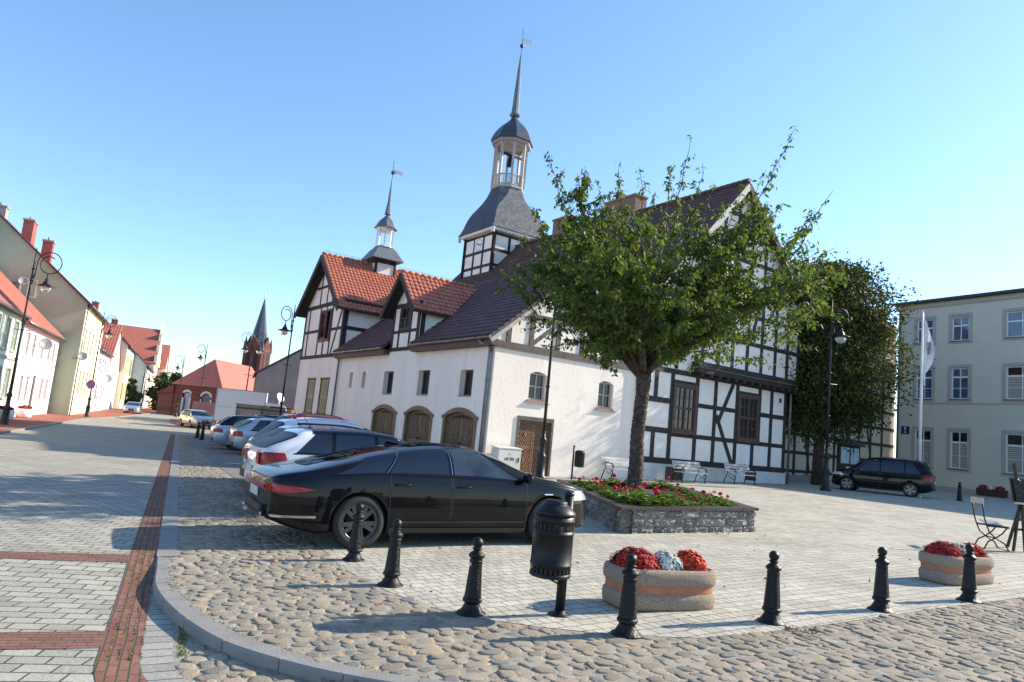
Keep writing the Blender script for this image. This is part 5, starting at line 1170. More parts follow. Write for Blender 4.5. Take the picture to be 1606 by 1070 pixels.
for (s_, t_, lb) in ((1.3, 41.5, 'dark bollard at the street end of the parking row, nearer of a pair'), (1.1, 43.3, 'dark bollard at the street end of the parking row, farther of a pair')):
    x, y = st2w(s_, t_); c = b0.copy(); COL.objects.link(c); c.location = (x, y, gz(x)); c.scale = (1.35, 1.35, 1.35); c['label'] = lb; d_ = body0.copy(); COL.objects.link(d_); d_.parent = c
for (x, y, lb) in ((21.6, 33.3, 'dark bollard in the shade near the flower tub of the apartment building'), (16.9, 35.0, 'dark bollard in the shade in front of the dark people carrier')):
    c = b0.copy(); COL.objects.link(c); c.location = (x, y, gz(x)); c.scale = (1.3, 1.3, 1.3); c['label'] = lb; d_ = body0.copy(); COL.objects.link(d_); d_.parent = c

# ---- litter bins
def bin_big():
    T_ = place('litter_bin', 'black round litter bin on a post between two bollards in the foreground', 'litter bin', 0.68, 6.74)
    mb = MB(); mb.lathe([(0.10, 0), (0.11, 0.005), (0.10, 0.018), (0.052, 0.026), (0.050, 0.05)], 20); mb.tube([(0, 0, 0.03), (0, 0, 1.09)], 0.045, 18)
    mb.lathe([(0.045, 1.09), (0.05, 1.095), (0.05, 1.11), (0.03, 1.13), (0, 1.135)], 18)
    mb.box((0, -0.03, 0.31), (0.03, 0.05, 0.05)); mb.beam((-0.19, -0.07, 0.355), (-0.02, -0.035, 0.28), 0.02, 0.015); mb.build('post', K['blackpl'], T_)
    c = (-0.135, -0.17, 0); rb = 0.185
    mb = MB()
    def slotted(z0, z1, n_=26, gap=0.38):
        vs = []; fs = []
        for k in range(n_):
            g0 = 2*math.pi*k/n_; g1 = 2*math.pi*(k+1-gap)/n_
            for g in (g0, (g0+g1)/2, g1): vs += [(c[0]+rb*math.cos(g), c[1]+rb*math.sin(g), z0), (c[0]+rb*math.cos(g), c[1]+rb*math.sin(g), z1)]
            b_ = k*6; fs += [(b_, b_+2, b_+3, b_+1), (b_+2, b_+4, b_+5, b_+3)]
        mb.add(vs, fs, 0, True)
    mb.lathe([(0.0, 0.375), (rb-0.01, 0.375), (rb, 0.38), (rb+0.004, 0.39), (rb, 0.40), (rb, 0.415)], 40, c)
    slotted(0.415, 0.465)
    mb.lathe([(rb, 0.465), (rb, 0.48), (rb+0.006, 0.485), (rb+0.006, 0.495), (rb, 0.50), (rb, 0.755), (rb+0.006, 0.76), (rb+0.006, 0.77), (rb, 0.775), (rb, 0.79)], 40, c)
    slotted(0.79, 0.85)
    mb.lathe([(rb, 0.85), (rb, 0.865), (rb+0.006, 0.87), (rb+0.004, 0.885), (rb, 0.89), (rb, 0.93)], 40, c)
    mb.build('bin_body', K['blackpl'], T_)
    mb = MB(); mb.lathe([(rb-0.02, 0.40), (rb-0.02, 0.91)], 30, c); mb.build('inner_liner', K['rubber'], T_)
    mb = MB(); mb.lathe([(rb+0.008, 0.925), (rb+0.010, 0.935), (rb+0.006, 0.95), (rb*0.75, 1.0), (rb*0.60, 1.015), (rb*0.58, 1.02), (rb*0.60, 1.035), (rb*0.5, 1.05), (0, 1.055)], 40, c); mb.build('lid', K['blackpl'], T_)
bin_big()
T_ = place('litter_bin', 'small dark litter bin on a post before the white wall, right of the lozenge door', 'litter bin', 2.75, 27.0)
mb = MB(); mb.tube([(0, 0, 0), (0, 0, 1.24)], 0.035, 10); mb.lathe([(0, 1.2), (0.05, 1.26), (0, 1.33)], 8); mb.build('post', K['blackpl'], T_)
mb = MB(); mb.lathe([(0, 0.48), (0.17, 0.5), (0.19, 0.56), (0.19, 1.02), (0.2, 1.05), (0.18, 1.08), (0.14, 1.12), (0, 1.13)], 22, (0.24, -0.02, 0)); mb.build('bin_body', K['blackpl'], T_)

# ---- exposed-aggregate planters with chrysanthemums
K['aggregate'] = mat('exposed_aggregate', (0.36, 0.275, 0.205), 0.95, var=0.45, scale=95, bump=1.0, bscale=120, detail=2)
K['terra'] = mat('terracotta_band', (0.40, 0.155, 0.085), 0.8, var=0.15, scale=6, bump=0.2, bscale=30)
K['soil'] = mat('soil', (0.04, 0.03, 0.02), 0.95, var=0.3, scale=20)
def petals(mb_list, c, r, hgt, n_, size, seedv):
    rr = random.Random(seedv); V = []; F = []
    for k in range(n_):
        u = rr.random(); g = rr.random()*2*math.pi; ph = math.acos(1-u*0.98); rad = r*rr.uniform(0.86, 1.10)
        lump = 1+0.11*math.sin(5*g+seedv)*math.sin(4*ph)
        p = Vector((c[0]+rad*lump*math.sin(ph)*math.cos(g), c[1]+rad*lump*math.sin(ph)*math.sin(g), c[2]+hgt*lump*math.cos(ph)*rr.uniform(0.93, 1.03)))
        nn = Vector((math.sin(ph)*math.cos(g), math.sin(ph)*math.sin(g), math.cos(ph)*r/hgt)).normalized()+Vector((rr.uniform(-.45, .45), rr.uniform(-.45, .45), rr.uniform(-.3, .5)))
        nn.normalize(); a = nn.cross(Vector((0.3, 0.2, 1))).normalized(); b = nn.cross(a); s_ = size*rr.uniform(0.7, 1.2); m_ = 7; k0 = len(V)
        V.append(p+nn*s_*0.1)
        for q in range(m_):
            h = 2*math.pi*q/m_; V.append(p+a*(s_*math.cos(h))+b*(s_*math.sin(h))+nn*(s_*0.45*(1 if q % 2 else 0.55)))
        for q in range(m_): F.append((k0, k0+1+q, k0+1+(q+1) % m_))
    mb_list.add(V, F, 0, False)
K['mumred'] = islandmat('dark_red_petals', [lin(c) for c in ((0.72, 0.10, 0.12), (0.62, 0.08, 0.11), (0.82, 0.16, 0.13), (0.55, 0.06, 0.10), (0.76, 0.13, 0.13))], 0.7)
K['mumwhite'] = islandmat('white_petals', [lin(c) for c in ((0.90, 0.90, 0.86), (0.84, 0.85, 0.80), (0.78, 0.80, 0.70), (0.93, 0.93, 0.90))], 0.7)
K['mumorange'] = islandmat('orange_red_petals', [lin(c) for c in ((0.88, 0.28, 0.14), (0.78, 0.18, 0.11), (0.92, 0.38, 0.18), (0.70, 0.13, 0.10))], 0.7)
K['leafbase'] = islandmat('mum_leaves', [lin(c) for c in ((0.16, 0.22, 0.10), (0.22, 0.28, 0.12), (0.12, 0.17, 0.08))], 0.7)
def planter(x, y, rz, sc, label, seed_):
    T_ = place('stone_planter', label, 'planter', x, y, rz, 'stone planters with chrysanthemums')
    mb = MB(); Lx, Ly = 0.655*sc, 0.33*sc; zk = sc*1.08
    prof = [(0.86, 0.0), (0.92, 0.006), (0.99, 0.03), (1.01, 0.07), (1.02, 0.12), (1.0, 0.155), (0.95, 0.172), (0.92, 0.175)]; prof2 = [(0.93, 0.172), (0.935, 0.21), (0.93, 0.252)]
    prof3 = [(0.92, 0.25), (0.96, 0.256), (1.01, 0.275), (1.03, 0.32), (1.02, 0.38), (0.98, 0.41), (0.86, 0.42), (0.82, 0.40), (0.80, 0.34)]
    def ring(f, z, mbx, n_=56):
        out = []
        for k in range(n_):
            g = 2*math.pi*k/n_; e = 4.2; cg, sg = math.cos(g), math.sin(g); r0 = 1/((abs(cg)**e+abs(sg)**e)**(1/e))
            off_ = (f-1)*0.31*sc; out.append(((Lx+off_)*cg*r0, (Ly+off_)*sg*r0, z*zk))
        return out
    def shell(pr):
        mbx = MB(); n_ = 56; vs = []
        for f, z in pr: vs += ring(f, z, mbx)
        mbx.add(vs, [(i*n_+k, i*n_+(k+1) % n_, (i+1)*n_+(k+1) % n_, (i+1)*n_+k) for i in range(len(pr)-1) for k in range(n_)], 0, True); return mbx
    shell(prof).build('lower_tier', K['aggregate'], T_); shell(prof2).build('clay_band', K['terra'], T_); shell(prof3).build('rim', K['aggregate'], T_)
    mbx = MB(); n_ = 56; mbx.add(ring(0.84, 0.36, mbx), [tuple(range(n_))]); mbx.build('soil', K['soil'], T_)
    for (dx, r_, h_, kk, nm) in ((-0.34*sc, 0.27*sc, 0.20*sc, 'mumred', 'red_chrysanthemum'), (0.07*sc, 0.185*sc, 0.175*sc, 'mumwhite', 'white_chrysanthemum'), (0.38*sc, 0.215*sc, 0.19*sc, 'mumorange', 'orange_chrysanthemum')):
        mbx = MB(); petals(mbx, (dx, 0, 0.40*zk), r_, h_, 1500, 0.0140*sc, seed_+int(dx*100)); fl = mbx.build(nm, K[kk], T_)
        mbx = MB(); petals(mbx, (dx, 0, 0.39*zk), r_*0.93, h_*0.93, 260, 0.022*sc, seed_+7); mbx.lathe([(r_*0.85, 0.38*zk), (r_*0.8, 0.38*zk+h_*0.5), (r_*0.45, 0.38*zk+h_*0.82), (0, 0.38*zk+h_*0.88)], 16, (dx, 0, 0)); mbx.build('foliage', K['leafbase'], fl)
planter(1.74, 7.42, R(20), 0.87, 'stone planter with terracotta band and chrysanthemums, the nearer one, behind the fourth bollard', 3)
planter(6.50, 10.07, R(26), 0.84, 'stone planter of chrysanthemums at the right, partly hidden by the last bollard', 11)

# ---- raised bed with split-stone wall
BD = [(2.22, 12.66), (5.14, 14.26), (5.02, 19.6), (1.62, 18.9)]
bed = place('raised_flower_bed', 'raised flower bed walled in split grey stone with a dark brown coping', 'flower bed', 3.5, 16)
bx, by, bz = 3.5, 16, gz(3.5)
K['split'] = islandmat('split_granite', [lin(c) for c in ((0.50, 0.48, 0.45), (0.56, 0.54, 0.50), (0.44, 0.425, 0.40), (0.60, 0.58, 0.54), (0.52, 0.50, 0.47))], 0.9, fine=14, bump=1.0, dist=0.03)
K['coping'] = mat('dark_brown_coping', (0.055, 0.042, 0.038), 0.55, var=0.25, scale=12, bump=0.3, bscale=50)
mb = MB(); mc = MB(); rs = random.Random(5)
for i in range(4):
    a, b = Vector((*BD[i], 0)), Vector((*BD[(i+1) % 4], 0)); d_ = (b-a); L_ = d_.length; d_.normalize(); nrm = Vector((d_.y, -d_.x, 0))
    for row in range(3):
        z0 = -0.02+row*0.145; x_ = -0.02
        while x_ < L_-0.02:
            wd = min(rs.choice((0.19, 0.24, 0.31, 0.36, 0.42))*1.0, L_-x_); 
            if wd < 0.06: break
            nu, nv = 7, 5; gx0, gy0 = wd-0.012, 0.133; zz0 = z0
            hgt_ = [[(0 if i_ in (0, nu) or j_ in (0, nv) else rs.uniform(0.005, 0.06)) for i_ in range(nu+1)] for j_ in range(nv+1)]
            vs = []
            for j_ in range(nv+1):
                for i_ in range(nu+1):
                    p = a+d_*(x_+0.006+gx0*i_/nu)+nrm*(0.005+hgt_[j_][i_]); vs.append((p.x-bx, p.y-by, zz0+gy0*j_/nv+(gz(p.x)-bz)))
            fs = [(j_*(nu+1)+i_, j_*(nu+1)+i_+1, (j_+1)*(nu+1)+i_+1, (j_+1)*(nu+1)+i_) for j_ in range(nv) for i_ in range(nu)]
            mb.add(vs, fs, 0, False); x_ += wd
    # core behind the stones and coping slabs
    p0, p1 = a-nrm*0.0, b-nrm*0.0; q0, q1 = p0-nrm*0.22, p1-nrm*0.22
    P = [p0, p1, q1, q0]; mb.add([(v.x-bx, v.y-by, (gz(v.x)-bz)-0.1) for v in P]+[(v.x-bx, v.y-by, (gz(v.x)-bz)+0.415) for v in P], [(4, 5, 6, 7), (0, 1, 5, 4), (2, 3, 7, 6)])
    k_ = max(1, int(L_/0.36))
    for k in range(k_):
        s0, s1 = L_*k/k_+0.004, L_*(k+1)/k_-0.004
        o0 = -0.07 if k == 0 else 0; o1 = 0.07 if k == k_-1 else 0
        c0 = a+d_*(s0+o0)+nrm*0.06; c1 = a+d_*(s1+o1)+nrm*0.06; c2 = a+d_*(s1-(0.19 if k == k_-1 else 0))-nrm*0.24; c3 = a+d_*(s0+(0.19 if k == 0 else 0))-nrm*0.24
        P = [c0, c1, c2, c3]; e_ = 0.0005*i
        mc.add([(v.x-bx, v.y-by, gz(v.x)-bz+0.425+e_) for v in P]+[(v.x-bx, v.y-by, gz(v.x)-bz+0.475+e_) for v in P], [(3, 2, 1, 0), (4, 5, 6, 7), (0, 1, 5, 4), (1, 2, 6, 5), (2, 3, 7, 6), (3, 0, 4, 7)])
mb.build('stone_wall', K['split'], bed); mc.build('coping', K['coping'], bed)
mb = MB(); mb.add([(p[0]-bx, p[1]-by, 0.40+gz(p[0])-bz) for p in [(2.3, 12.85), (4.95, 14.3), (4.85, 19.4), (1.8, 18.7)]], [(0, 1, 2, 3)]); mb.build('soil', K['soil'], bed)
# geraniums: leaves and red heads as individual plants along the edge
K['gerleaf'] = islandmat('geranium_leaves', [lin(c) for c in ((0.30, 0.42, 0.14), (0.38, 0.50, 0.18), (0.22, 0.33, 0.11), (0.45, 0.54, 0.22), (0.27, 0.38, 0.13))], 0.6, trans=0.25)
K['gerred'] = islandmat('geranium_red', [lin(c) for c in ((0.80, 0.08, 0.16), (0.70, 0.05, 0.12), (0.88, 0.16, 0.22))], 0.6)
def ger_plant(i_, heads, sc, rs):
    mb = MB(); V = []; F = []
    for k in range(170):
        g = rs.random()*6.28; r_ = 0.27*math.sqrt(rs.random())*sc; z = 0.10+0.17*rs.random()*(1-(r_/0.34)**2)*sc; s_ = rs.uniform(0.022, 0.045)*sc
        nn = Vector((rs.uniform(-.5, .5), rs.uniform(-.5, .5), 1)).normalized(); a = nn.cross(Vector((1, .2, 0))).normalized(); b = nn.cross(a); k0 = len(V); c = Vector((r_*math.cos(g), r_*math.sin(g), z))
        V.append(c-nn*s_*0.25)
        for q in range(6): h = q*math.pi/3; V.append(c+a*s_*math.cos(h)+b*s_*math.sin(h))
        for q in range(6): F.append((k0, k0+1+q, k0+1+(q+1) % 6))
    mb.add(V, F)
    hs = []
    for h_ in range(heads):
        mh = MB(); V = []; F = []
        g = rs.random()*6.28; r_ = 0.2*math.sqrt(rs.random())*sc; cx, cy, cz = r_*math.cos(g), r_*math.sin(g), (0.27+rs.random()*0.12)*sc
        mh.tube([(cx*0.6, cy*0.6, 0.1), (cx, cy, cz)], 0.004, 4)
        for k in range(26):
            d_ = Vector((rs.gauss(0, 1), rs.gauss(0, 1), rs.gauss(0, 1))).normalized(); c = Vector((cx, cy, cz))+d_*0.045*sc; a = d_.cross(Vector((.1, .9, .3))).normalized(); b = d_.cross(a); s_ = 0.019*sc; k0 = len(V)
            V.append(c-d_*0.004)
            for q in range(5): h = q*2*math.pi/5; V.append(c+a*s_*math.cos(h)+b*s_*math.sin(h))
            for q in range(5): F.append((k0, k0+1+q, k0+1+(q+1) % 5))
        mh.add(V, F); hs.append(mh)
    return mb, hs
rs = random.Random(9); protos = []
spots = []
def lerp2(a, b, t): return (a[0]+(b[0]-a[0])*t, a[1]+(b[1]-a[1])*t)
for ring_, n_ in ((0.10, 12),): pass
inner = [(2.55, 13.25), (4.75, 14.45), (4.6, 19.1), (1.95, 18.4)]
for (a, b, n_) in ((inner[0], inner[1], 8), (inner[1], inner[2], 7), (inner[3], inner[0], 15), (inner[2], inner[3], 5)):
    for k in range(n_): spots.append(lerp2(a, b, (k+0.3)/n_))
for (x, y) in ((2.9, 14.0), (3.5, 14.5), (4.2, 14.9), (2.7, 15.0), (3.6, 15.6), (2.5, 16.0), (2.4, 17.0), (4.0, 16.2), (3.2, 16.6)): spots.append((x, y))
PR = []
for j in range(4):
    PR.append([m_ for m_ in ger_plant(j, (1, 2, 1, 1)[j], 1.0, rs)])
PM = []
for j, (a, b) in enumerate(PR):
    oa = [a.build('foliage', K['gerleaf'])]+[q.build('flower_head', K['gerred']) for q in b]; PM.append([('flower_head' if k_ else 'foliage', o.data) for k_, o in enumerate(oa)]); [bpy.data.objects.remove(o) for o in oa]
for i, (x, y) in enumerate(spots):
    j = i % 4; T_ = place('geranium', 'red geranium with bright green leaves growing in the raised stone bed', 'flower', x+rs.uniform(-.08, .08), y+rs.uniform(-.08, .08), rs.random()*6, 'geraniums in the raised bed', 0.39)
    s_ = rs.uniform(0.7, 1.0) if i != 0 else 1.3; T_.scale = (s_*1.1, s_*1.1, s_*rs.uniform(0.65, 1.0))
    for nm, me in PM[j]:
        o = bpy.data.objects.new(nm, me); COL.objects.link(o); o.parent = T_

# ---- park benches
def bench(x, y, rz, label):
    T_ = place('park_bench', label, 'bench', x, y, rz, 'slatted benches along the town hall')
    for k in range(4):
        mb = MB(); mb.box((0, -0.42+k*0.105, 0.44), (1.75, 0.09, 0.035)); mb.build('seat_slat', K['greywood'], T_)
    for k in range(3):
        mb = MB(); z = 0.56+k*0.115; y_ = 0.0+k*0.035; mb.prism([(-0.875, y_, z), (-0.875, y_+0.03, z+0.01), (-0.875, y_+0.055, z+0.10), (-0.875, y_+0.025, z+0.09)], (1.75, 0, 0)); mb.build('back_slat', K['greywood'], T_)
    for sx in (-0.72, 0.72):
        mb = MB(); r_ = 0.018
        def tb(pts, r=r_): mb.tube([(sx, a, b) for a, b in pts], r, 8)
        tb([(0.20, 0), (0.14, 0.18), (0.06, 0.36), (-0.02, 0.44), (0.02, 0.55), (0.10, 0.80), (0.16, 0.90), (0.20, 0.88)], 0.022)
        tb([(-0.40, 0), (-0.38, 0.16), (-0.44, 0.28), (-0.40, 0.40), (-0.30, 0.43), (-0.02, 0.43)], 0.022)
        tb([(-0.40, 0.42), (-0.46, 0.50), (-0.44, 0.60), (-0.38, 0.65), (-0.2, 0.67), (0.0, 0.66), (0.05, 0.64)], 0.02)
        tb([(-0.44, 0.60), (-0.40, 0.56), (-0.36, 0.58), (-0.37, 0.62)], 0.014)
        tb([(-0.38, 0.16), (-0.30, 0.24), (-0.18, 0.26), (-0.06, 0.34)], 0.014); tb([(-0.30, 0.43), (-0.36, 0.36), (-0.32, 0.30), (-0.28, 0.33)], 0.012)
        mb.tube([(sx-0.035, -0.40, 0.005), (sx+0.035, -0.40, 0.005)], 0.02, 6); mb.build('iron_leg', K['iron'], T_)
    return T_
bench(4.82, 28.9, R(34), 'slatted bench with iron arms against the white annex wall, partly behind the tree trunk')
bench(8.10, 30.75, R(34), 'slatted bench against the half-timbered wall below the left lattice window')
bench(10.9, 32.55, R(34), 'slatted bench against the half-timbered wall, rightmost of the three benches')
# stone trough at the plinth
T_ = place('stone_trough', 'pale grey stone trough standing by the plinth right of the benches', 'trough', 13.75, 37.3, R(34)); mb = MB()
mb.box((0, 0, 0.30), (1.35, 0.65, 0.5), 0, 0, 1.08); mb.b2(-0.75, 0.75, -0.38, 0.38, 0.54, 0.62); mb.build('basin', K['concrete'], T_); mb = MB(); mb.b2(-0.62, 0.62, -0.27, 0.27, 0.61, 0.64); mb.build('soil', K['soil'], T_)

# ---- utility cabinet
K['cab'] = mat('cabinet_grey_white', lin((0.80, 0.80, 0.77)), 0.6, var=0.05, scale=3, dirt=(lin((0.6, 0.6, 0.57)), 3, 0.66, 0.2))
T_ = thing('utility_cabinet', 'pale grey electrical cabinet with dark lettering left of the lozenge door', 'cabinet', HALL, (0.72, -0.36, 0))
mb = MB(); mb.b2(-0.55, 0.50, -0.22, 0.22, 0.0, 1.02); mb.build('body', K['cab'], T_)
mb = MB(); mb.prism([(-0.59, -0.26, 1.02), (0.54, -0.26, 1.02), (0.54, 0.24, 1.06), (-0.59, 0.24, 1.06)], (0, 0, 0.035)); mb.build('lid', K['cab'], T_)
mb = MB(); mb.b2(-0.51, 0.46, -0.24, -0.22, 0.30, 0.98); dr_ = mb.build('door', K['cab'], T_); mb = MB(); mb.b2(0.36, 0.40, -0.262, -0.24, 0.55, 0.72); mb.build('handle', K['iron'], dr_)
mb = MB(); mb.b2(-0.51, 0.46, -0.235, -0.22, 0.05, 0.27); mb.build('lower_panel', K['cab'], T_)
def text(body, size, loc, rot, m, parent, name='lettering', depth=0.004, align='CENTER'):
    cu = bpy.data.curves.new(name, 'FONT'); cu.body = body; cu.size = size; cu.align_x = align; cu.align_y = 'CENTER'; cu.extrude = depth
    o = bpy.data.objects.new(name, cu); COL.objects.link(o); dg = bpy.context.evaluated_depsgraph_get(); me = bpy.data.meshes.new_from_object(o.evaluated_get(dg)); bpy.data.objects.remove(o)
    me.materials.clear(); me.materials.append(m); o = bpy.data.objects.new(name, me); COL.objects.link(o); o.location = loc; o.rotation_euler = rot; o.parent = parent; return o
text('oE-X6', 0.17, (-0.02, -0.246, 0.66), (R(90), 0, 0), K['slate'], dr_)
mb = MB(); mb.prism([(-0.06, -0.247, 0.82), (0.0, -0.247, 0.91), (0.06, -0.247, 0.82)], (0, -0.004, 0)); mb.build('warning_triangle', K['t_gold'], dr_)

# ---- street lamps
K['lampglass'] = mat('lamp_glass', (0.75, 0.76, 0.74), 0.15, var=0.05, spec=0.6, trans=0.6)
K['lampiron'] = mat('lamp_iron', (0.014, 0.014, 0.016), 0.45, var=0.2, scale=8, spec=0.35)
def lamp(x, y, label, dirs, H_=8.7, curl=0.75, base_h=1.7, lant=1.0, crossbar=True, lead=0.0):
    T_ = place('street_lamp', label, 'street lamp', x, y, 0, 'curled-arm street lamps'); mb = MB(); b_ = base_h
    mb.lathe([(0.23, 0), (0.25, 0.03), (0.24, 0.10), (0.17, 0.14), (0.15, 0.5*b_), (0.17, 0.53*b_), (0.15, 0.56*b_), (0.10, 0.62*b_), (0.095, 0.85*b_), (0.13, 0.88*b_), (0.14, 0.93*b_), (0.10, 0.97*b_), (0.075, 1.0*b_), (0.07, 1.1*b_)], 16)
    mb.tube([(0, 0, 1.1*b_), (0, 0, 4.5), (0, 0, H_-0.9), (0, 0, H_)], [0.062, 0.052, 0.038, 0.02], 10)
    for z in (1.1*b_, 3.4, 5.4, H_-1.7, H_-1.1): mb.lathe([(0.05, z-0.05), (0.085, z-0.02), (0.085, z+0.02), (0.05, z+0.05)], 12)
    mb.build('pole', K['lampiron'], T_)
    if crossbar: mb = MB(); g = dirs[0]; mb.tube([(-0.42*math.cos(g), -0.42*math.sin(g), 4.9), (0.42*math.cos(g), 0.42*math.sin(g), 4.9)], 0.022, 8); mb.build('flower_bracket', K['lampiron'], T_)
    for g in dirs:
        d_ = Vector((math.cos(g), math.sin(g), 0)); up = Vector((0, 0, 1)); mb = MB(); r_ = curl
        c = d_*(0.16+r_)+up*(H_-0.75)
        pts = [d_*0.05+up*(H_-1.6), d_*0.13+up*(H_-1.3)]
        for k in range(0, 40):          # big loop from the pole, over the top and spiralling in
            a = R(180-k*12.5); q = r_*(1-0.45*max(0, (k-14))/26.0); pts.append(c+d_*(q*math.cos(a))+up*(q*math.sin(a)))
        mb.tube([tuple(p) for p in pts], 0.026, 8)
        mb.tube([tuple(d_*0.16+up*(H_-1.35)), tuple(d_*0.10+up*(H_-1.75)), tuple(d_*0.05+up*(H_-1.9))], 0.02, 6)
        e = c+up*(-r_*0.98)+d_*0.0
        mb.tube([tuple(e+up*0.03), tuple(e-up*0.22)], 0.03, 8); arm = mb.build('curled_arm', K['lampiron'], T_)
        mb = MB(); z = e.z-0.2; l = lant
        mb.lathe([(0.0, z+0.02), (0.07*l, z), (0.09*l, z-0.06*l), (0.06*l, z-0.10*l), (0.12*l, z-0.16*l), (0.16*l, z-0.24*l), (0.17*l, z-0.30*l), (0.40*l, z-0.38*l), (0.42*l, z-0.41*l), (0.38*l, z-0.40*l), (0.20*l, z-0.36*l)], 24, (e.x, e.y, 0)); la = mb.build('lantern', K['lampiron'], T_)
        mb = MB(); mb.lathe([(0.22*l, z-0.38*l), (0.25*l, z-0.46*l), (0.23*l, z-0.58*l), (0.15*l, z-0.68*l), (0.0, z-0.72*l)], 20, (e.x, e.y, 0)); mb.build('glass_bowl', K['lampglass'], la)
    return T_
R0 = R(-18)
lamp(-25.0, 35.8, 'black curled-arm street lamp at the left edge, in front of the pale green house', [R(5)], 9.2, curl=0.6)
LB = lamp(-34.5, 58.9, 'black curled-arm street lamp beside the tall cream house, carrying a round sign', [R(5)], 8.9, curl=0.5)
lamp(-14.4, 45.6, 'black street lamp with its arm seen edge-on, standing behind the parked cars', [R(-115)], 8.9, curl=0.5)
lamp(1.49, 26.0, 'black street lamp whose pole stands in front of the lozenge door of the town hall', [R(20)], 8.2, base_h=1.55, curl=0.4)
lamp(14.87, 32.4, 'black street lamp in front of the dense dark tree at the right', [R(15)], 8.9, curl=0.38)
LF = lamp(-23.2, 63.0, 'double-armed street lamp in front of the church, carrying the small blue square sign', [R(-8), R(172)], 9.0, curl=0.5)
lamp(-34.8, 80.5, 'street lamp with two uneven curled arms left of the orange church roof', [R(170)], 9.0, curl=0.5)
lamp(-42.5, 92.0, 'far slender street lamp near the church end wall', [R(170)], 8.2, curl=0.6)
lamp(-51.5, 100.0, 'far street lamp beside the rose-coloured house', [R(0)], 6.5, curl=0.6, base_h=1.2)
# signs fixed on lamps
K['signred'] = mat('sign_red', (0.35, 0.02, 0.02), 0.4); K['signblue'] = mat('sign_blue', (0.02, 0.06, 0.30), 0.4); K['signgrey'] = mat('sign_back_grey', (0.16, 0.16, 0.18), 0.5, 0.3)
AXv = Matrix(((1, 0, 0), (0, 0, -1), (0, 1, 0)))
T_ = thing('no_parking_sign', 'round grey-backed sign with red rim on the street lamp by the tall cream house', 'road sign', WORLD, (-34.5, 58.75, gz(-34.5)+2.75), 'round traffic signs on the left')
mb = MB(); mb.lathe([(0.36, 0), (0.38, 0.015), (0.36, 0.03)], 24, axis=AXv); mb.build('rim', K['signred'], T_); mb = MB(); mb.lathe([(0.30, 0.02), (0.30, 0.036)], 24, axis=AXv); mb.build('disc', K['signblue'], T_)
mb = MB(); mb.beam((-0.21, -0.040, -0.21), (0.21, -0.040, 0.21), 0.07, 0.006, up=(0, 1, 0)); mb.build('diagonal_bar', K['signred'], T_)
x_, y_ = st2w(-7.6, 136); T2_ = thing('no_parking_sign', 'far round sign on its own thin pole by the rose-coloured house', 'road sign', WORLD, (x_, y_, gz(x_)), 'round traffic signs on the left')
mb = MB(); mb.tube([(0, 0, 0), (0, 0, 3.4)], 0.05, 8); mb.build('pole', K['lampiron'], T2_); mb = MB(); mb.lathe([(0.42, 0), (0.42, 0.04)], 20, (0, -0.08, 3.0), axis=AXv); mb.build('disc', K['signblue'], T2_)
T_ = thing('parking_sign', 'square blue sign with a white symbol on the double-armed lamp by the truck', 'road sign', WORLD, (-23.2, 62.85, gz(-23.2)+3.05))
mb = MB(); mb.box((0, -0.08, 0), (0.95, 0.04, 0.95)); mb.build('plate', K['signblue'], T_)
mb = MB()
for q in ((-0.22, 0.22, 0.14, 0.24), (-0.22, 0.22, -0.24, -0.14), (-0.22, -0.12, -0.14, 0.14), (0.12, 0.22, -0.14, 0.14)): mb.b2(q[0], q[1], -0.11, -0.10, q[2], q[3])
mb.build('white_symbol', K['whitewood'], T_)

# ---- flagpole and flag
T_ = place('flagpole', 'white flagpole with a furled white flag in front of the apartment building', 'flagpole', 19.75, 33.4)
mb = MB(); mb.lathe([(0.12, 0), (0.12, 0.05), (0.09, 0.06)], 16); mb.tube([(0, 0, 0), (0, 0, 8.85)], [0.085, 0.05], 14); mb.lathe([(0, 8.8), (0.06, 8.86), (0, 8.95)], 10); mb.build('pole', K['whitewood'], T_)
K['flag'] = mat('white_flag_cloth', (0.88, 0.87, 0.85), 0.9, var=0.05, scale=4, trans=0.0)
fg = MB()
def flagf(u, v):
    z = 8.6-3.0*v-0.55*u*(1-v)-0.25*u; r_ = 0.10+u*(0.40*math.sin(math.pi*min(1, v*1.15+0.12))**0.8+0.05); a = R(-30)+0.9*math.sin(u*9+v*5)*0.35+u*0.2
    return (r_*math.cos(a), r_*math.sin(a)+0.05*math.sin(u*14+v*3), z)
fg.grid(flagf, 24, 26); 
def flagf2(u, v):
    p = flagf(u, v); return (p[0]*0.9+0.0, p[1]+0.03+0.04*math.sin(u*17), p[2]-0.05)
fg.grid(flagf2, 24, 26); fl = fg.build('flag', K['flag'], T_)
mb = MB(); mb.b2(0.10, 0.30, -0.20, -0.19, 7.0, 7.4); mb.b2(0.14, 0.26, -0.21, -0.20, 6.8, 7.0); mb.build('emblem', K['signgrey'], fl)

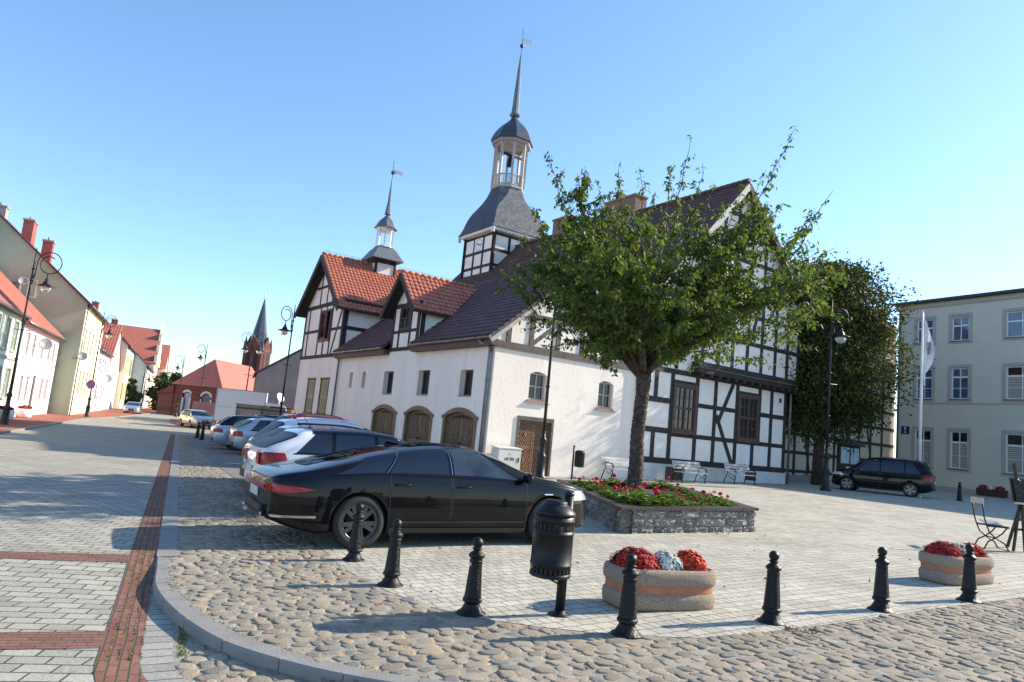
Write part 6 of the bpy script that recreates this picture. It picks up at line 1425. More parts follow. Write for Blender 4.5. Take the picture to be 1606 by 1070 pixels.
# ---- bronze chair and easel sculpture
K['bronze'] = mat('dark_bronze', (0.045, 0.04, 0.035), 0.45, 0.7, var=0.3, scale=14, bump=0.3, bscale=40)
K['paleplate'] = mat('pale_worn_bronze', (0.45, 0.44, 0.41), 0.4, 0.3, var=0.15, scale=10)
T_ = place('bronze_chair', 'dark bronze folding chair with a pale backrest and a pale plate on its seat', 'chair', 9.88, 14.25, R(-8))
def cp(a, b, c_): return (a, b, c_)
for yy, nm in ((-0.19, 'side_frame'), (0.19, 'side_frame')):
    mb = MB(); mb.tube([(-0.26, yy, 0.95), (-0.22, yy, 0.62), (-0.17, yy, 0.46), (-0.12, yy, 0.33), (0.02, yy, 0.22), (0.16, yy, 0.14), (0.24, yy, 0.0)], 0.014, 8)
    mb.tube([(0.20, yy, 0.45), (0.12, yy, 0.34), (0.0, yy, 0.24), (-0.14, yy, 0.16), (-0.22, yy, 0.0)], 0.014, 8); mb.tube([(-0.18, yy, 0.455), (0.24, yy, 0.455)], 0.014, 8); mb.build(nm, K['bronze'], T_)
mb = MB(); mb.box((-0.26, 0, 0.93), (0.035, 0.44, 0.11)); mb.build('backrest', K['paleplate'], T_)
mb = MB()
for k in range(6): mb.b2(-0.18+k*0.07, -0.125+k*0.07, -0.2, 0.2, 0.462, 0.478)
for z_, x_ in ((0.0, 0.24), (0.0, -0.22), (0.22, 0.01)): mb.tube([(x_, -0.19, z_+0.012), (x_, 0.19, z_+0.012)], 0.011, 6)
sb = mb.build('seat', K['bronze'], T_)
mb = MB(); mb.prism([(-0.17, -0.14, 0.49), (0.13, -0.17, 0.49), (0.15, 0.12, 0.53), (-0.16, 0.15, 0.54)], (0, 0, 0.012)); mb.build('plate', mat('pale_plate', (0.25, 0.27, 0.28), 0.3, 0.2, var=0.3, scale=18), sb)
T_ = place('bronze_easel', 'dark bronze easel with a relief panel cut by the right edge of the photo', 'easel', 10.65, 14.25, R(10))
for (a, b) in (((-0.42, -0.05, 0), (-0.12, 0.04, 1.35)), ((-0.20, -0.10, 0), (-0.18, 0.0, 0.98)), ((0.42, -0.05, 0), (0.12, 0.04, 1.35)), ((0.0, 0.5, 0), (0.0, 0.06, 1.3))):
    mb = MB(); mb.beam(a, b, 0.04, 0.045); mb.build('leg', K['bronze'], T_)
for q_ in (((-0.42, -0.08, 0.62), (0.42, -0.08, 0.62), 'crossbar'), ((-0.34, -0.02, 0.42), (0.34, -0.02, 0.42), 'crossbar'), ((-0.28, 0.02, 1.38), (-0.34, 0.03, 1.72), 'brush')):
    mb = MB(); mb.beam(q_[0], q_[1], 0.045, 0.04); mb.build(q_[2], K['bronze'], T_)
mb = MB()
def relief(u, v): return (-0.42+0.84*u+0.0*v, -0.12+0.10*v+0.022*math.sin(u*23)*math.sin(v*17)+0.012*math.sin(u*61+v*41), 0.96+0.46*v)
mb.grid(relief, 40, 24); mb.prism([(-0.43, -0.09, 0.94), (-0.43, -0.05, 0.94), (-0.43, 0.05, 1.42), (-0.43, 0.01, 1.42)], (0.86, 0, 0)); mb.build('relief_panel', K['bronze'], T_)
mb = MB(); mb.b2(-0.45, 0.45, -0.16, -0.09, 0.92, 0.955); mb.build('ledge', K['paleplate'], T_)
mb = MB(); mb.lathe([(0, 0), (0.2, 0.0), (0.24, 0.03), (0.2, 0.06), (0, 0.06)], 20, (0.34, -0.18, 1.34), sy=0.75); mb.build('palette', K['bronze'], T_)

# ---- notice board under the dark tree
T_ = thing('notice_board', 'dark notice board with two pale glass panels under the dense tree', 'notice board', Frame(20.1, 41.0, R(33)), (0, 0, 0.4))
mb = MB()
for a in (-1.0, 0.0, 1.0): mb.b2(a-0.07, a+0.07, -0.07, 0.07, -0.4, 2.45)
mb.b2(-1.1, 1.1, -0.06, 0.06, 0.3, 2.35); mb.prism([(-1.25, -0.3, 2.4), (-1.25, 0, 2.62), (-1.25, 0.3, 2.4), (-1.25, 0.3, 2.34), (-1.25, 0, 2.56), (-1.25, -0.3, 2.34)], (2.5, 0, 0)); mb.build('frame', K['timber'], T_)
K['paper'] = mat('posted_papers', (0.40, 0.46, 0.48), 0.3, var=0.35, scale=2.2)
for a in (-0.5, 0.5): mb = MB(); mb.b2(a-0.42, a+0.42, -0.09, -0.07, 1.30, 2.22); mb.build('glass_panel', K['paper'], T_)
mb = MB(); mb.b2(-0.35, 0.45, -0.09, -0.07, 0.35, 1.12); mb.build('sheet', K['plaster2'], T_)
T_ = thing('low_stone_wall', 'low pale stone block wall in the shade under the dense tree', 'wall', Frame(16.6, 40.2, R(30)), (0, 0, 0.35)); mb = MB(); mb.b2(-1.6, 1.6, -0.25, 0.25, -0.4, 0.42); mb.b2(1.2, 1.65, -0.3, 0.3, -0.4, 0.5); mb.build('blocks', K['concrete'], T_)
# dark tub by the apartment building
T_ = thing('flower_tub', 'dark flower tub with red and white blooms at the foot of the apartment building', 'planter', Frame(30.2, 43.5, R(-60)), (0, 0, gz(30.0)), 'flower tubs')
mb = MB(); mb.box((0, 0, 0.25), (1.5, 0.5, 0.45), 0, 0, 1.06); mb.build('tub', mat('dark_wood_tub', (0.05, 0.035, 0.025), 0.8), T_)
for q, kk in ((-0.48, 'mumred'), (0, 'mumwhite'), (0.48, 'mumred')): mb = MB(); petals(mb, (q, 0, 0.45), 0.25, 0.22, 180, 0.04, 4); mb.build('blooms', K[kk], T_)

# ================================================================== vehicles
def carpaint(name, c, metal=0.3, rough=0.28):
    return mat(name, c, rough, metal, var=0.04, scale=1.5, coat=1.0, dirt=(tuple(x*0.8+0.02 for x in c), 2.0, 0.68, 0.25))
K['p_black'] = mat('black_paint', (0.004, 0.0045, 0.006), 0.3, 0.0, var=0.05, scale=1.5, coat=0.6, spec=0.05); K['p_white'] = carpaint('white_paint', (0.66, 0.68, 0.70), 0.0, 0.3); K['p_silver'] = carpaint('silver_paint', (0.42, 0.45, 0.48), 0.55, 0.3)
K['p_grey'] = carpaint('grey_paint', (0.12, 0.125, 0.12), 0.5); K['p_red'] = carpaint('dark_red_paint', (0.16, 0.018, 0.016), 0.3); K['p_bsilver'] = carpaint('blue_silver_paint', (0.34, 0.40, 0.48), 0.5); K['p_cream'] = carpaint('champagne_paint', (0.50, 0.50, 0.44), 0.5)
K['carglass'] = mat('dark_car_glass', (0.006, 0.008, 0.010), 0.03, var=0.2, spec=0.32); K['seeglass'] = mat('clear_car_glass', (0.03, 0.045, 0.055), 0.03, var=0.5, scale=3, spec=0.6)
K['trimblk'] = mat('black_trim', (0.02, 0.02, 0.021), 0.55, var=0.2, scale=20); K['chrome'] = mat('chrome', (0.6, 0.61, 0.62), 0.15, 1.0, var=0.05); K['alloy'] = mat('alloy', (0.22, 0.22, 0.23), 0.35, 0.85, var=0.1)
K['alloydark'] = mat('dark_alloy', (0.09, 0.09, 0.095), 0.35, 0.8, var=0.1)
K['tail'] = mat('tail_lamp_red', (0.36, 0.012, 0.014), 0.16, var=0.45, scale=22, spec=0.4); K['head'] = mat('head_lamp', (0.55, 0.57, 0.58), 0.1, 0.2, var=0.3, scale=25, coat=1.0); K['amber'] = mat('amber_lamp', (0.5, 0.12, 0.02), 0.2, coat=1.0)
K['plate'] = mat('number_plate_white', (0.55, 0.56, 0.54), 0.5, var=0.12, scale=12)
def interp(P, x):
    """monotone-ish cubic through points"""
    n = len(P)
    if x <= P[0][0]: return P[0][1]
    if x >= P[-1][0]: return P[-1][1]
    for i in range(n-1):
        if P[i][0] <= x <= P[i+1][0]:
            x0, y0 = P[i]; x1, y1 = P[i+1]; h = x1-x0; t = (x-x0)/h; s = (y1-y0)/h
            def sl(k):
                if k <= 0: return (P[1][1]-P[0][1])/(P[1][0]-P[0][0])
                if k >= n-1: return (P[-1][1]-P[-2][1])/(P[-1][0]-P[-2][0])
                a = (P[k][1]-P[k-1][1])/(P[k][0]-P[k-1][0]); b = (P[k+1][1]-P[k][1])/(P[k+1][0]-P[k][0])
                return 0 if a*b <= 0 else 2*a*b/(a+b)
            m0, m1 = sl(i)*h, sl(i+1)*h
            return (2*t**3-3*t*t+1)*y0+(t**3-2*t*t+t)*m0+(-2*t**3+3*t*t)*y1+(t**3-t*t)*m1
def glossmat(name, col, fac, tint):
    m = bpy.data.materials.new(name); m.use_nodes = True; nt = m.node_tree; nt.nodes.remove(nt.nodes['Principled BSDF']); d = N(nt, 'ShaderNodeBsdfDiffuse'); d.inputs[0].default_value = tuple(col)+(1,)
    g = N(nt, 'ShaderNodeBsdfGlossy'); g.inputs[0].default_value = tuple(tint)+(1,); g.inputs['Roughness'].default_value = 0.03; lw = N(nt, 'ShaderNodeLayerWeight'); lw.inputs[0].default_value = 0.25
    mr = N(nt, 'ShaderNodeMapRange'); nt.links.new(lw.outputs['Fresnel'], mr.inputs[0]); mr.inputs[3].default_value = fac; mr.inputs[4].default_value = fac*2.6
    n_ = N(nt, 'ShaderNodeTexNoise'); n_.inputs['Scale'].default_value = 2.5; tc = N(nt, 'ShaderNodeTexCoord'); nt.links.new(tc.outputs['Object'], n_.inputs['Vector']); bp = N(nt, 'ShaderNodeBump'); bp.inputs['Strength'].default_value = 0.08; bp.inputs['Distance'].default_value = 0.01
    nt.links.new(n_.outputs[0], bp.inputs['Height']); nt.links.new(bp.outputs[0], g.inputs['Normal'])
    ms = N(nt, 'ShaderNodeMixShader'); nt.links.new(mr.outputs[0], ms.inputs[0]); nt.links.new(d.outputs[0], ms.inputs[1]); nt.links.new(g.outputs[0], ms.inputs[2]); nt.links.new(ms.outputs[0], nt.nodes['Material Output'].inputs[0]); return m
K['carglass'] = glossmat('dark_car_glass', (0.005, 0.007, 0.009), 0.09, (0.8, 0.85, 0.9))
class Car:
    """x forward from the rear bumper, y to the left"""
    def __init__(s, L, W, top, belt, bot, wb, ro, wr, endr=0.55, endf=0.6, tumble=0.42, rear_flat=0.78, front_flat=0.62, plan_p=2.3, rd=0.0):
        s.L, s.W, s.top, s.belt, s.bot, s.wb, s.ro, s.wr = L, W, top, belt, bot, wb, ro, wr
        s.rd = rd; s.er, s.ef, s.tb, s.rf, s.ff, s.pp = endr, endf, tumble, rear_flat, front_flat, plan_p
    def hw(s, x):
        w_ = s.W/2
        if x < s.er: t = 1-x/s.er; w_ *= s.rf+(1-s.rf)*(max(0, 1-t**s.pp))**(1/s.pp)
        if x > s.L-s.ef: t = 1-(s.L-x)/s.ef; w_ *= s.ff+(1-s.ff)*(max(0, 1-t**s.pp))**(1/s.pp)
        return w_
    def ctrl(s, x):
        w_ = s.hw(x); zb = interp(s.bot, x); zs = interp(s.belt, x); zt = interp(s.top, x); h = max(0.015, zt-zs); H_ = zs-zb
        bw = 0.955*w_; k = s.tb
        return [(0, zb), (0.72*w_, zb), (0.93*w_, zb+0.03), (0.985*w_, zb+0.24*H_), (1.0*w_, zb+0.52*H_), (0.99*w_, zb+0.80*H_), (0.972*w_, zs-0.05*H_), (bw, zs+0.06*h),
                (bw-k*0.45*h, zs+0.5*h), (bw-k*0.85*h-0.02, zs+(0.83-0.08*s.rd)*h), (bw-k*1.05*h-0.10-0.05*s.rd, zs+(0.945-0.065*s.rd)*h), (0.55*(bw-k*h), zs+(0.985-0.035*s.rd)*h), (0, zt)]
    def pt(s, x, u):
        c = s.ctrl(x); n = len(c); i = min(n-2, max(0, int(u))); t = u-i
        p0 = c[max(i-1, 0)] if i > 0 else (-c[1][0], c[1][1]); p1, p2 = c[i], c[i+1]; p3 = c[i+2] if i+2 < n else (-c[n-2][0], c[n-2][1])
        def cr(a, b, c_, d): return 0.5*((2*b)+(c_-a)*t+(2*a-5*b+4*c_-d)*t*t+(3*b-a-3*c_+d)*t**3)
        y, z = cr(p0[0], p1[0], p2[0], p3[0]), cr(p0[1], p1[1], p2[1], p3[1]); 
        return Vector((x, max(0, y) if 0.5 < u < 12 else y, z))
    def nrm(s, x, u):
        e = 0.02; a = s.pt(min(s.L, x+e), u)-s.pt(max(0, x-e), u); b = s.pt(x, min(12, u+0.05))-s.pt(x, max(0, u-0.05)); n = b.cross(a)
        n = n.normalized() if n.length > 1e-9 else Vector((0, 1, 0))
        if n.y < -0.2 and s.pt(x, u).y > 0.2: n = -n
        return n
    def side(s, x, z):
        """u on the flank at height z"""
        lo, hi = 2.0, 11.0
        for _ in range(22):
            m_ = (lo+hi)/2
            if s.pt(x, m_).z < z: lo = m_
            else: hi = m_
        return (lo+hi)/2
    def offp(s, x, u, o, sgn=1):
        p = s.pt(x, u); n = s.nrm(x, u); q = p+n*o; return (q.x, sgn*q.y, q.z)
    def quadpatch(s, mb, xb0, xb1, xt0, xt1, zlo, zhi, o=0.005, sgn=1, nu=14, nv=6, mi=0, edge=True):
        """flank patch; zlo, zhi functions of x or numbers"""
        f0 = zlo if callable(zlo) else (lambda x: zlo); f1 = zhi if callable(zhi) else (lambda x: zhi)
        vs = []
        for j in range(nv+1):
            for i in range(nu+1):
                a, b = i/nu, j/nv; x = (xb0+(xb1-xb0)*a)*(1-b)+(xt0+(xt1-xt0)*a)*b
                z = f0(x)+(f1(x)-f0(x))*b; vs.append(s.offp(x, s.side(x, z), o, sgn))
        fs = [(j*(nu+1)+i, j*(nu+1)+i+1, (j+1)*(nu+1)+i+1, (j+1)*(nu+1)+i) for j in range(nv) for i in range(nu)]
        if sgn > 0: fs = [f[::-1] for f in fs]
        mb.add(vs, fs, mi, True)
    def toppatch(s, mb, x0, x1, u0, o=0.005, nu=12, nv=14, u1=12.0, bow0=0.0, bow1=0.0, mi=0):
        """patch across the car over the top surface from u0 on one side to u0 on the other"""
        vs = []
        for j in range(nv+1):
            q = -1+2*j/nv; sg = 1 if q >= 0 else -1; u = u1-(u1-u0)*abs(q)
            for i in range(nu+1):
                a = x0+bow0*(1-q*q); b = x1+bow1*(1-q*q); x = a+(b-a)*i/nu; vs.append(s.offp(x, u, o, sg))
        fs = [(j*(nu+1)+i, (j+1)*(nu+1)+i, (j+1)*(nu+1)+i+1, j*(nu+1)+i+1) for j in range(nv) for i in range(nu)]
        mb.add(vs, [f[::-1] for f in fs], mi, True)
    def body(s, paint, parent, dark):
        nx, sub = 84, 3; us = [i/sub for i in range(12*sub+1)]; xs = sorted(set([s.L*(0.5-0.5*math.cos(math.pi*i/nx)) for i in range(nx+1)]))
        vs = []; m_ = len(us)*2-2
        for x in xs:
            R_ = [s.pt(x, u) for u in us]; ring = [(p.x, p.y, p.z) for p in R_]+[(p.x, -p.y, p.z) for p in R_[-2:0:-1]]; vs += ring
        fs = [(i*m_+k, (i+1)*m_+k, (i+1)*m_+(k+1) % m_, i*m_+(k+1) % m_) for i in range(len(xs)-1) for k in range(m_)]
        mb = MB(); mb.add(vs, fs, 0, True)
        for (i, sgx) in ((0, -1), (len(xs)-1, 1)):     # bulged end caps
            base = i*m_; ring = vs[base:base+m_]; cz = sum(p[2] for p in ring)/m_; cen = (ring[0][0]+sgx*0.05, 0, cz)
            inner = [(p[0]+sgx*0.035, p[1]*0.75, cz+(p[2]-cz)*0.75) for p in ring]; k0 = len(mb.v); mb.v += inner+[cen]
            for k in range(m_):
                k2 = (k+1) % m_; f = (base+k, base+k2, k0+k2, k0+k); g = (k0+k, k0+k2, k0+m_)
                mb.f.append(f if sgx > 0 else f[::-1]); mb.f.append(g if sgx > 0 else g[::-1]); mb.m += [0, 0]; mb.sm += [True, True]
        o = mb.build('body', [paint, dark], None, clean=True)
        # wheel arches cut out of the flanks
        cb = MB(); axm = Matrix(((1, 0, 0), (0, 0, 1), (0, -1, 0)))
        for wx in (s.ro, s.ro+s.wb):
            for sg in (-1, 1): cb.lathe([(s.wr*1.15, -0.17), (s.wr*1.15, 0.17)], 40, (wx, sg*(s.W/2-0.08), s.wr*0.98), axis=axm, smooth=False)
        c = cb.build('cutter', dark, clean=True); md = o.modifiers.new('b', 'BOOLEAN'); md.operation = 'DIFFERENCE'; md.solver = 'EXACT'; md.object = c
        dg = bpy.context.evaluated_depsgraph_get(); me = bpy.data.meshes.new_from_object(o.evaluated_get(dg)); o.modifiers.clear(); o.data = me
        bpy.data.objects.remove(c); o.parent = parent
        for p in me.polygons:
            ce = p.center
            for wx in (s.ro, s.ro+s.wb):
                dd = math.hypot(ce.x-wx, ce.z-s.wr*0.98)
                if dd <= s.wr*1.153 and abs(ce.y) < s.W/2 and abs(ce.y) > s.W/2-0.27 and (abs(p.normal.y) > 0.9 and abs(ce.y) < s.W/2-0.2 or dd > s.wr*1.135 and abs(p.normal.y) < 0.1): p.material_index = 1
        return o
WHEELS = {}
def wheel_mesh(r, wd, style, rimm):
    key = (r, wd, style)
    if key in WHEELS: return WHEELS[key]
    mb = MB(); axm = Matrix(((1, 0, 0), (0, 0, 1), (0, -1, 0))); ri = r*0.70
    mb.lathe([(ri, -wd/2+0.01), (ri+0.02, -wd/2), (r*0.93, -wd/2+0.005), (r*0.985, -wd/2+0.03), (r, -wd/4), (r, wd/4), (r*0.985, wd/2-0.03), (r*0.93, wd/2-0.005), (ri+0.02, wd/2), (ri, wd/2-0.01)], 40, axis=axm, caps=False)
    for k in range(60):
        g = 2*math.pi*k/60
        for yy in (-0.3*wd, 0.3*wd): mb.box((r*0.999*math.cos(g), yy, r*0.999*math.sin(g)), (0.012, wd*0.22, 0.008), 0)
    tyre = mb.build('tyre', K['rubber']).data
    mb = MB(); y0 = wd/2-0.015
    mb.lathe([(ri, y0), (ri-0.008, y0+0.006), (ri-0.025, y0), (ri-0.04, y0-0.06), (ri-0.045, y0-0.14)], 36, axis=axm, caps=False)
    n_ = {'five': 5, 'multi': 7, 'six': 6}[style]
    for k in range(n_):
        g = 2*math.pi*k/n_; c, q = math.cos(g), math.sin(g)
        for dl in ((-0.09, 0.09) if style == 'five' else (0,)):
            g1 = g+dl*2.4; g0 = g+dl
            a = (ri*0.16*math.cos(g0), y0-0.015, ri*0.16*math.sin(g0)); b = ((ri-0.015)*math.cos(g1), y0-0.01, (ri-0.015)*math.sin(g1)); mb.beam(a, b, 0.055 if style == 'five' else 0.06, 0.03, up=(0, 1, 0))
    mb.lathe([(ri*0.24, y0-0.04), (ri*0.24, y0-0.005), (ri*0.18, y0+0.004), (0, y0+0.006)], 20, axis=axm)
    rim = mb.build('rim', rimm).data
    mb = MB(); mb.lathe([(ri*0.78, y0-0.11), (ri*0.78, y0-0.10), (0, y0-0.10)], 28, axis=axm); disc = mb.build('brake_disc', K['trimblk']).data
    for o in list(SC.objects):
        if o.data in (tyre, rim, disc): bpy.data.objects.remove(o)
    WHEELS[key] = (tyre, rim, disc); return WHEELS[key]
def put_wheels(s, T_, style='five', rimm=None):
    ms = wheel_mesh(s.wr, 0.235, style, rimm or K['alloy'])
    for wx in (s.ro, s.ro+s.wb):
        for sg in (-1, 1):
            e = bpy.data.objects.new('wheel', ms[0]); COL.objects.link(e); e.parent = T_; e.location = (wx, sg*(s.W/2-0.125), s.wr); e.rotation_euler = (0, 0.3*wx, 0 if sg > 0 else math.pi)
            for nm, d_ in (('rim', ms[1]), ('brake_disc', ms[2])):
                c = bpy.data.objects.new(nm, d_); COL.objects.link(c); c.parent = e
def zr_(s, x, f): c = s.ctrl(x); zs = interp(s.belt, x); zt = interp(s.top, x); return zs+f*(zt-zs)
def make_car(name, label, cat, x, y, hd, spec, paint, roofpaint=None, group=None, det=1, style='five', rimm=None, wins=(), cowl=None, head=None, rearw=None, tail=None, headl=None, lowtrim=True, rails=None, spoiler=False, antenna=True, plates=True, hero=False, roofscale=1.0, grille=True, glass=None, back=0.0):
    """x, y: ground point under the rear axle centre; hd: heading"""
    s = spec; dx, dy = math.sin(hd), math.cos(hd); ox, oy = x-dx*s.ro, y-dy*s.ro
    za = gz(x); zb_ = gz(x+dx*s.wb); pitch = -math.atan2(zb_-za, s.wb)
    lx, ly = -dy, dx; zl = gz(x+lx*0.8)-gz(x-lx*0.8); roll = math.atan2(zl, 1.6)
    T_ = bpy.data.objects.new(name, None); COL.objects.link(T_); T_.rotation_euler = (roll, pitch, math.pi/2-hd); T_.location = (ox, oy, za+math.sin(pitch)*s.ro*1.0)
    T_['label'] = label; T_['category'] = cat
    if group: T_['group'] = group
    b = s.body(paint, T_, K['trimblk']); put_wheels(s, T_, style, rimm)
    G = glass or K['carglass']
    for sg in (1, -1):
        for w_ in wins:                      # (xb0, xb1, xt0, xt1)
            mb = MB(); zl_ = lambda x: zr_(s, x, 0.10); zh_ = lambda x: zr_(s, x, 0.84)
            s.quadpatch(mb, w_[0], w_[1], w_[2], w_[3], zl_, zh_, 0.006, sg, 16 if det else 8, 6); mb.build('side_window', w_[4] if len(w_) > 4 else G, T_)
        mb = MB(); a = min(w_[0] for w_ in wins); b_ = max(w_[1] for w_ in wins); at_ = min(w_[2] for w_ in wins); bt_ = max(w_[3] for w_ in wins)
        s.quadpatch(mb, a-0.01, b_+0.01, at_-0.01, bt_+0.01, lambda x: zr_(s, x, 0.08), lambda x: zr_(s, x, 0.85), 0.0035, sg, 24, 6); mb.build('pillar_cover', K['p_black'], T_)
        if det:
            mb = MB(); a = min(w_[0] for w_ in wins); b_ = max(w_[1] for w_ in wins)
            s.quadpatch(mb, a-0.04, b_+0.06, a-0.04, b_+0.06, lambda x: zr_(s, x, 0.03), lambda x: zr_(s, x, 0.09), 0.007, sg, 30, 1); mb.build('window_trim', K['p_black'], T_)
    mb = MB(); s.toppatch(mb, cowl[0], cowl[1], 9.0, 0.006, 12, 18, bow0=cowl[2], bow1=cowl[3]); mb.build('windscreen', glass or K['seeglass'], T_)
    mb = MB(); s.toppatch(mb, rearw[0], rearw[1], rearw[2] if len(rearw) > 2 else 9.0, 0.006, 12, 18, bow0=rearw[3] if len(rearw) > 3 else -0.03); mb.build('rear_window', G, T_)
    if roofpaint:
        mb = MB(); s.toppatch(mb, head[0], head[1], 8.9, 0.007, 30, 20); mb.build('roof_panel', roofpaint, T_)
    for sg in (1, -1):
        mb = MB()
        for (xa, xb, z0, z1, zt_) in tail:   # flank patch that wraps the corner
            s.quadpatch(mb, xa, xb, xa, xb*0.8, z0, z1, 0.010, sg, 12, 5)
        if len(tail) and tail[0][0] <= 0.02:
            xa, xb, z0, z1, zt_ = tail[0]; z0 = z0(0) if callable(z0) else z0; z1 = z1(0) if callable(z1) else z1; y1 = s.hw(0.0)*0.97; mb.b2(-0.045, 0.0, sg*(y1-zt_), sg*y1, z0+0.01, z1-0.01)
        mb.build('tail_lamp', K['tail'], T_)
        mb = MB(); xa, xb, z0, z1 = headl; s.quadpatch(mb, xa, xb, xa+0.12, xb, z0, z1, 0.010, sg, 10, 4); mb.build('headlight', K['head'], T_)
    if lowtrim:
        mb = MB()
        for sg in (1, -1): s.quadpatch(mb, s.ro+s.wr*1.2, s.ro+s.wb-s.wr*1.2, s.ro+s.wr*1.2, s.ro+s.wb-s.wr*1.2, lambda x: interp(s.bot, x)+0.012, lambda x: interp(s.bot, x)+0.10, 0.012, sg, 12, 2)
        mb.build('sill_trim', K['trimblk'], T_)
    y1 = s.hw(0)*0.9; zb0 = interp(s.bot, 0)
    mb = MB(); mb.box((-0.03, 0, zb0+0.09), (0.08, y1*1.7, 0.14)); mb.build('rear_valance', K['trimblk'], T_)
    if plates:
        zpl = (interp(s.belt, 0)+zb0)/2+0.06; mb = MB(); mb.box((-0.058, 0, zpl), (0.012, 0.52, 0.115)); mb.build('number_plate', K['plate'], T_)
        mb = MB(); mb.box((s.L+0.052, 0, zb0+0.24), (0.012, 0.52, 0.11)); mb.build('number_plate', K['plate'], T_)
    if grille:
        zz = interp(s.belt, s.L); mb = MB(); zg = (zb0+zz)/2+0.02; mb.box((s.L+0.035, 0, zg+0.10), (0.05, s.hw(s.L)*0.95, 0.16)); mb.box((s.L+0.03, 0, zb0+0.12), (0.05, s.hw(s.L)*1.3, 0.12)); mb.build('grille', K['trimblk'], T_)
        mb = MB(); mb.box((s.L+0.055, 0, zg+0.19), (0.02, s.hw(s.L)*0.98, 0.02)); mb.lathe([(0.05, 0), (0.05, 0.02)], 14, (s.L+0.06, 0, zg+0.11), axis=Matrix(((0, 0, 1), (0, 1, 0), (-1, 0, 0)))); mb.build('emblem', K['chrome'], T_)
    for sg in (1, -1):                       # mirrors
        xm = cowl[0]-0.28; u = s.side(xm, zr_(s, xm, 0.12)); p = s.pt(xm, u); mb = MB()
        cx, cy, cz = p.x, sg*(p.y+0.13), p.z+0.045
        def ell(a, b_): th, ph = a*2*math.pi, b_*math.pi; return (cx+0.085*math.sin(ph)*math.cos(th)*(1.0 if math.cos(th) > 0 else 0.55), cy+0.12*math.sin(ph)*math.sin(th), cz+0.075*math.cos(ph))
        mb.grid(ell, 16, 10); mb.beam((cx, sg*(p.y-0.02), cz-0.05), (cx, cy, cz-0.04), 0.05, 0.03); mb.build('mirror', paint if not roofpaint else roofpaint, T_)
    if det:
        for sg in (1, -1):
            for (xa, xb) in ((wins[-1][0]-0.02, wins[-1][1]+0.12), (wins[-2][0]+0.02, wins[-2][1]+0.03)):
                mb = MB(); zl_ = lambda x: interp(s.bot, x)+0.11; 
                zt_f = lambda x: zr_(s, x, 0.02)
                for q in (xa, xb):
                    mb = MB(); s.quadpatch(mb, q-0.004, q+0.004, q-0.004, q+0.004, zl_, zt_f, 0.003, sg, 1, 14); mb.build('door_seam', K['trimblk'], T_)
                mb = MB(); zh = interp(s.belt, xa)-0.12; u = s.side(xa+0.18, zh); p = s.pt(xa+0.18, u)
                mb.tube([(xa+0.06, sg*(p.y-0.004), zh), (xa+0.09, sg*(p.y+0.035), zh+0.003), (xa+0.25, sg*(p.y+0.037), zh+0.008), (xa+0.29, sg*(p.y-0.004), zh+0.008)], 0.014, 8); mb.build('door_handle', paint, T_)
    if rails:
        for sg in (1, -1):
            mb = MB(); P = []
            for k in range(13):
                x_ = rails[0]+(rails[1]-rails[0])*k/12; q = s.pt(x_, 10.0); e = 0.045*min(1, 4*min(k, 12-k)/12); P.append((x_, sg*q.y, q.z+0.008+e))
            mb.tube(P, 0.018, 8); mb.build('roof_rail', rails[2], T_)
    if spoiler:
        x_ = rearw[1]; mb = MB(); q = s.pt(x_, 10); zt0 = interp(s.top, x_+0.15)
        mb.prism([(x_-0.16, -q.y*0.95, zt0-0.03), (x_-0.18, -q.y*0.5, zt0+0.005), (x_-0.18, q.y*0.5, zt0+0.005), (x_-0.16, q.y*0.95, zt0-0.03), (x_+0.22, q.y*0.9, zt0+0.0), (x_+0.22, -q.y*0.9, zt0+0.0)], (0, 0, 0.03)); mb.build('spoiler', roofpaint or paint, T_)
    if antenna:
        x_ = rearw[1]+0.35; z_ = interp(s.top, x_); mb = MB(); mb.lathe([(0.035, z_-0.01), (0.03, z_+0.015), (0.012, z_+0.03), (0, z_+0.032)], 10, (x_, 0, 0)); mb.tube([(x_, 0, z_+0.02), (x_-0.16, 0, z_+0.24)], 0.005, 5); mb.build('antenna', K['trimblk'], T_)
    mb = MB(); q = cowl[0]-0.06; 
    for yy in (0.1, -0.5):
        mb.tube([s.offp(q-0.02, 11.6, 0.02), tuple(Vector(s.offp(q-0.22, 11.2 if yy > 0 else 11.8, 0.02, 1 if yy > 0 else -1)))], 0.008, 5)
    mb.build('wiper', K['trimblk'], T_)
    return T_, s

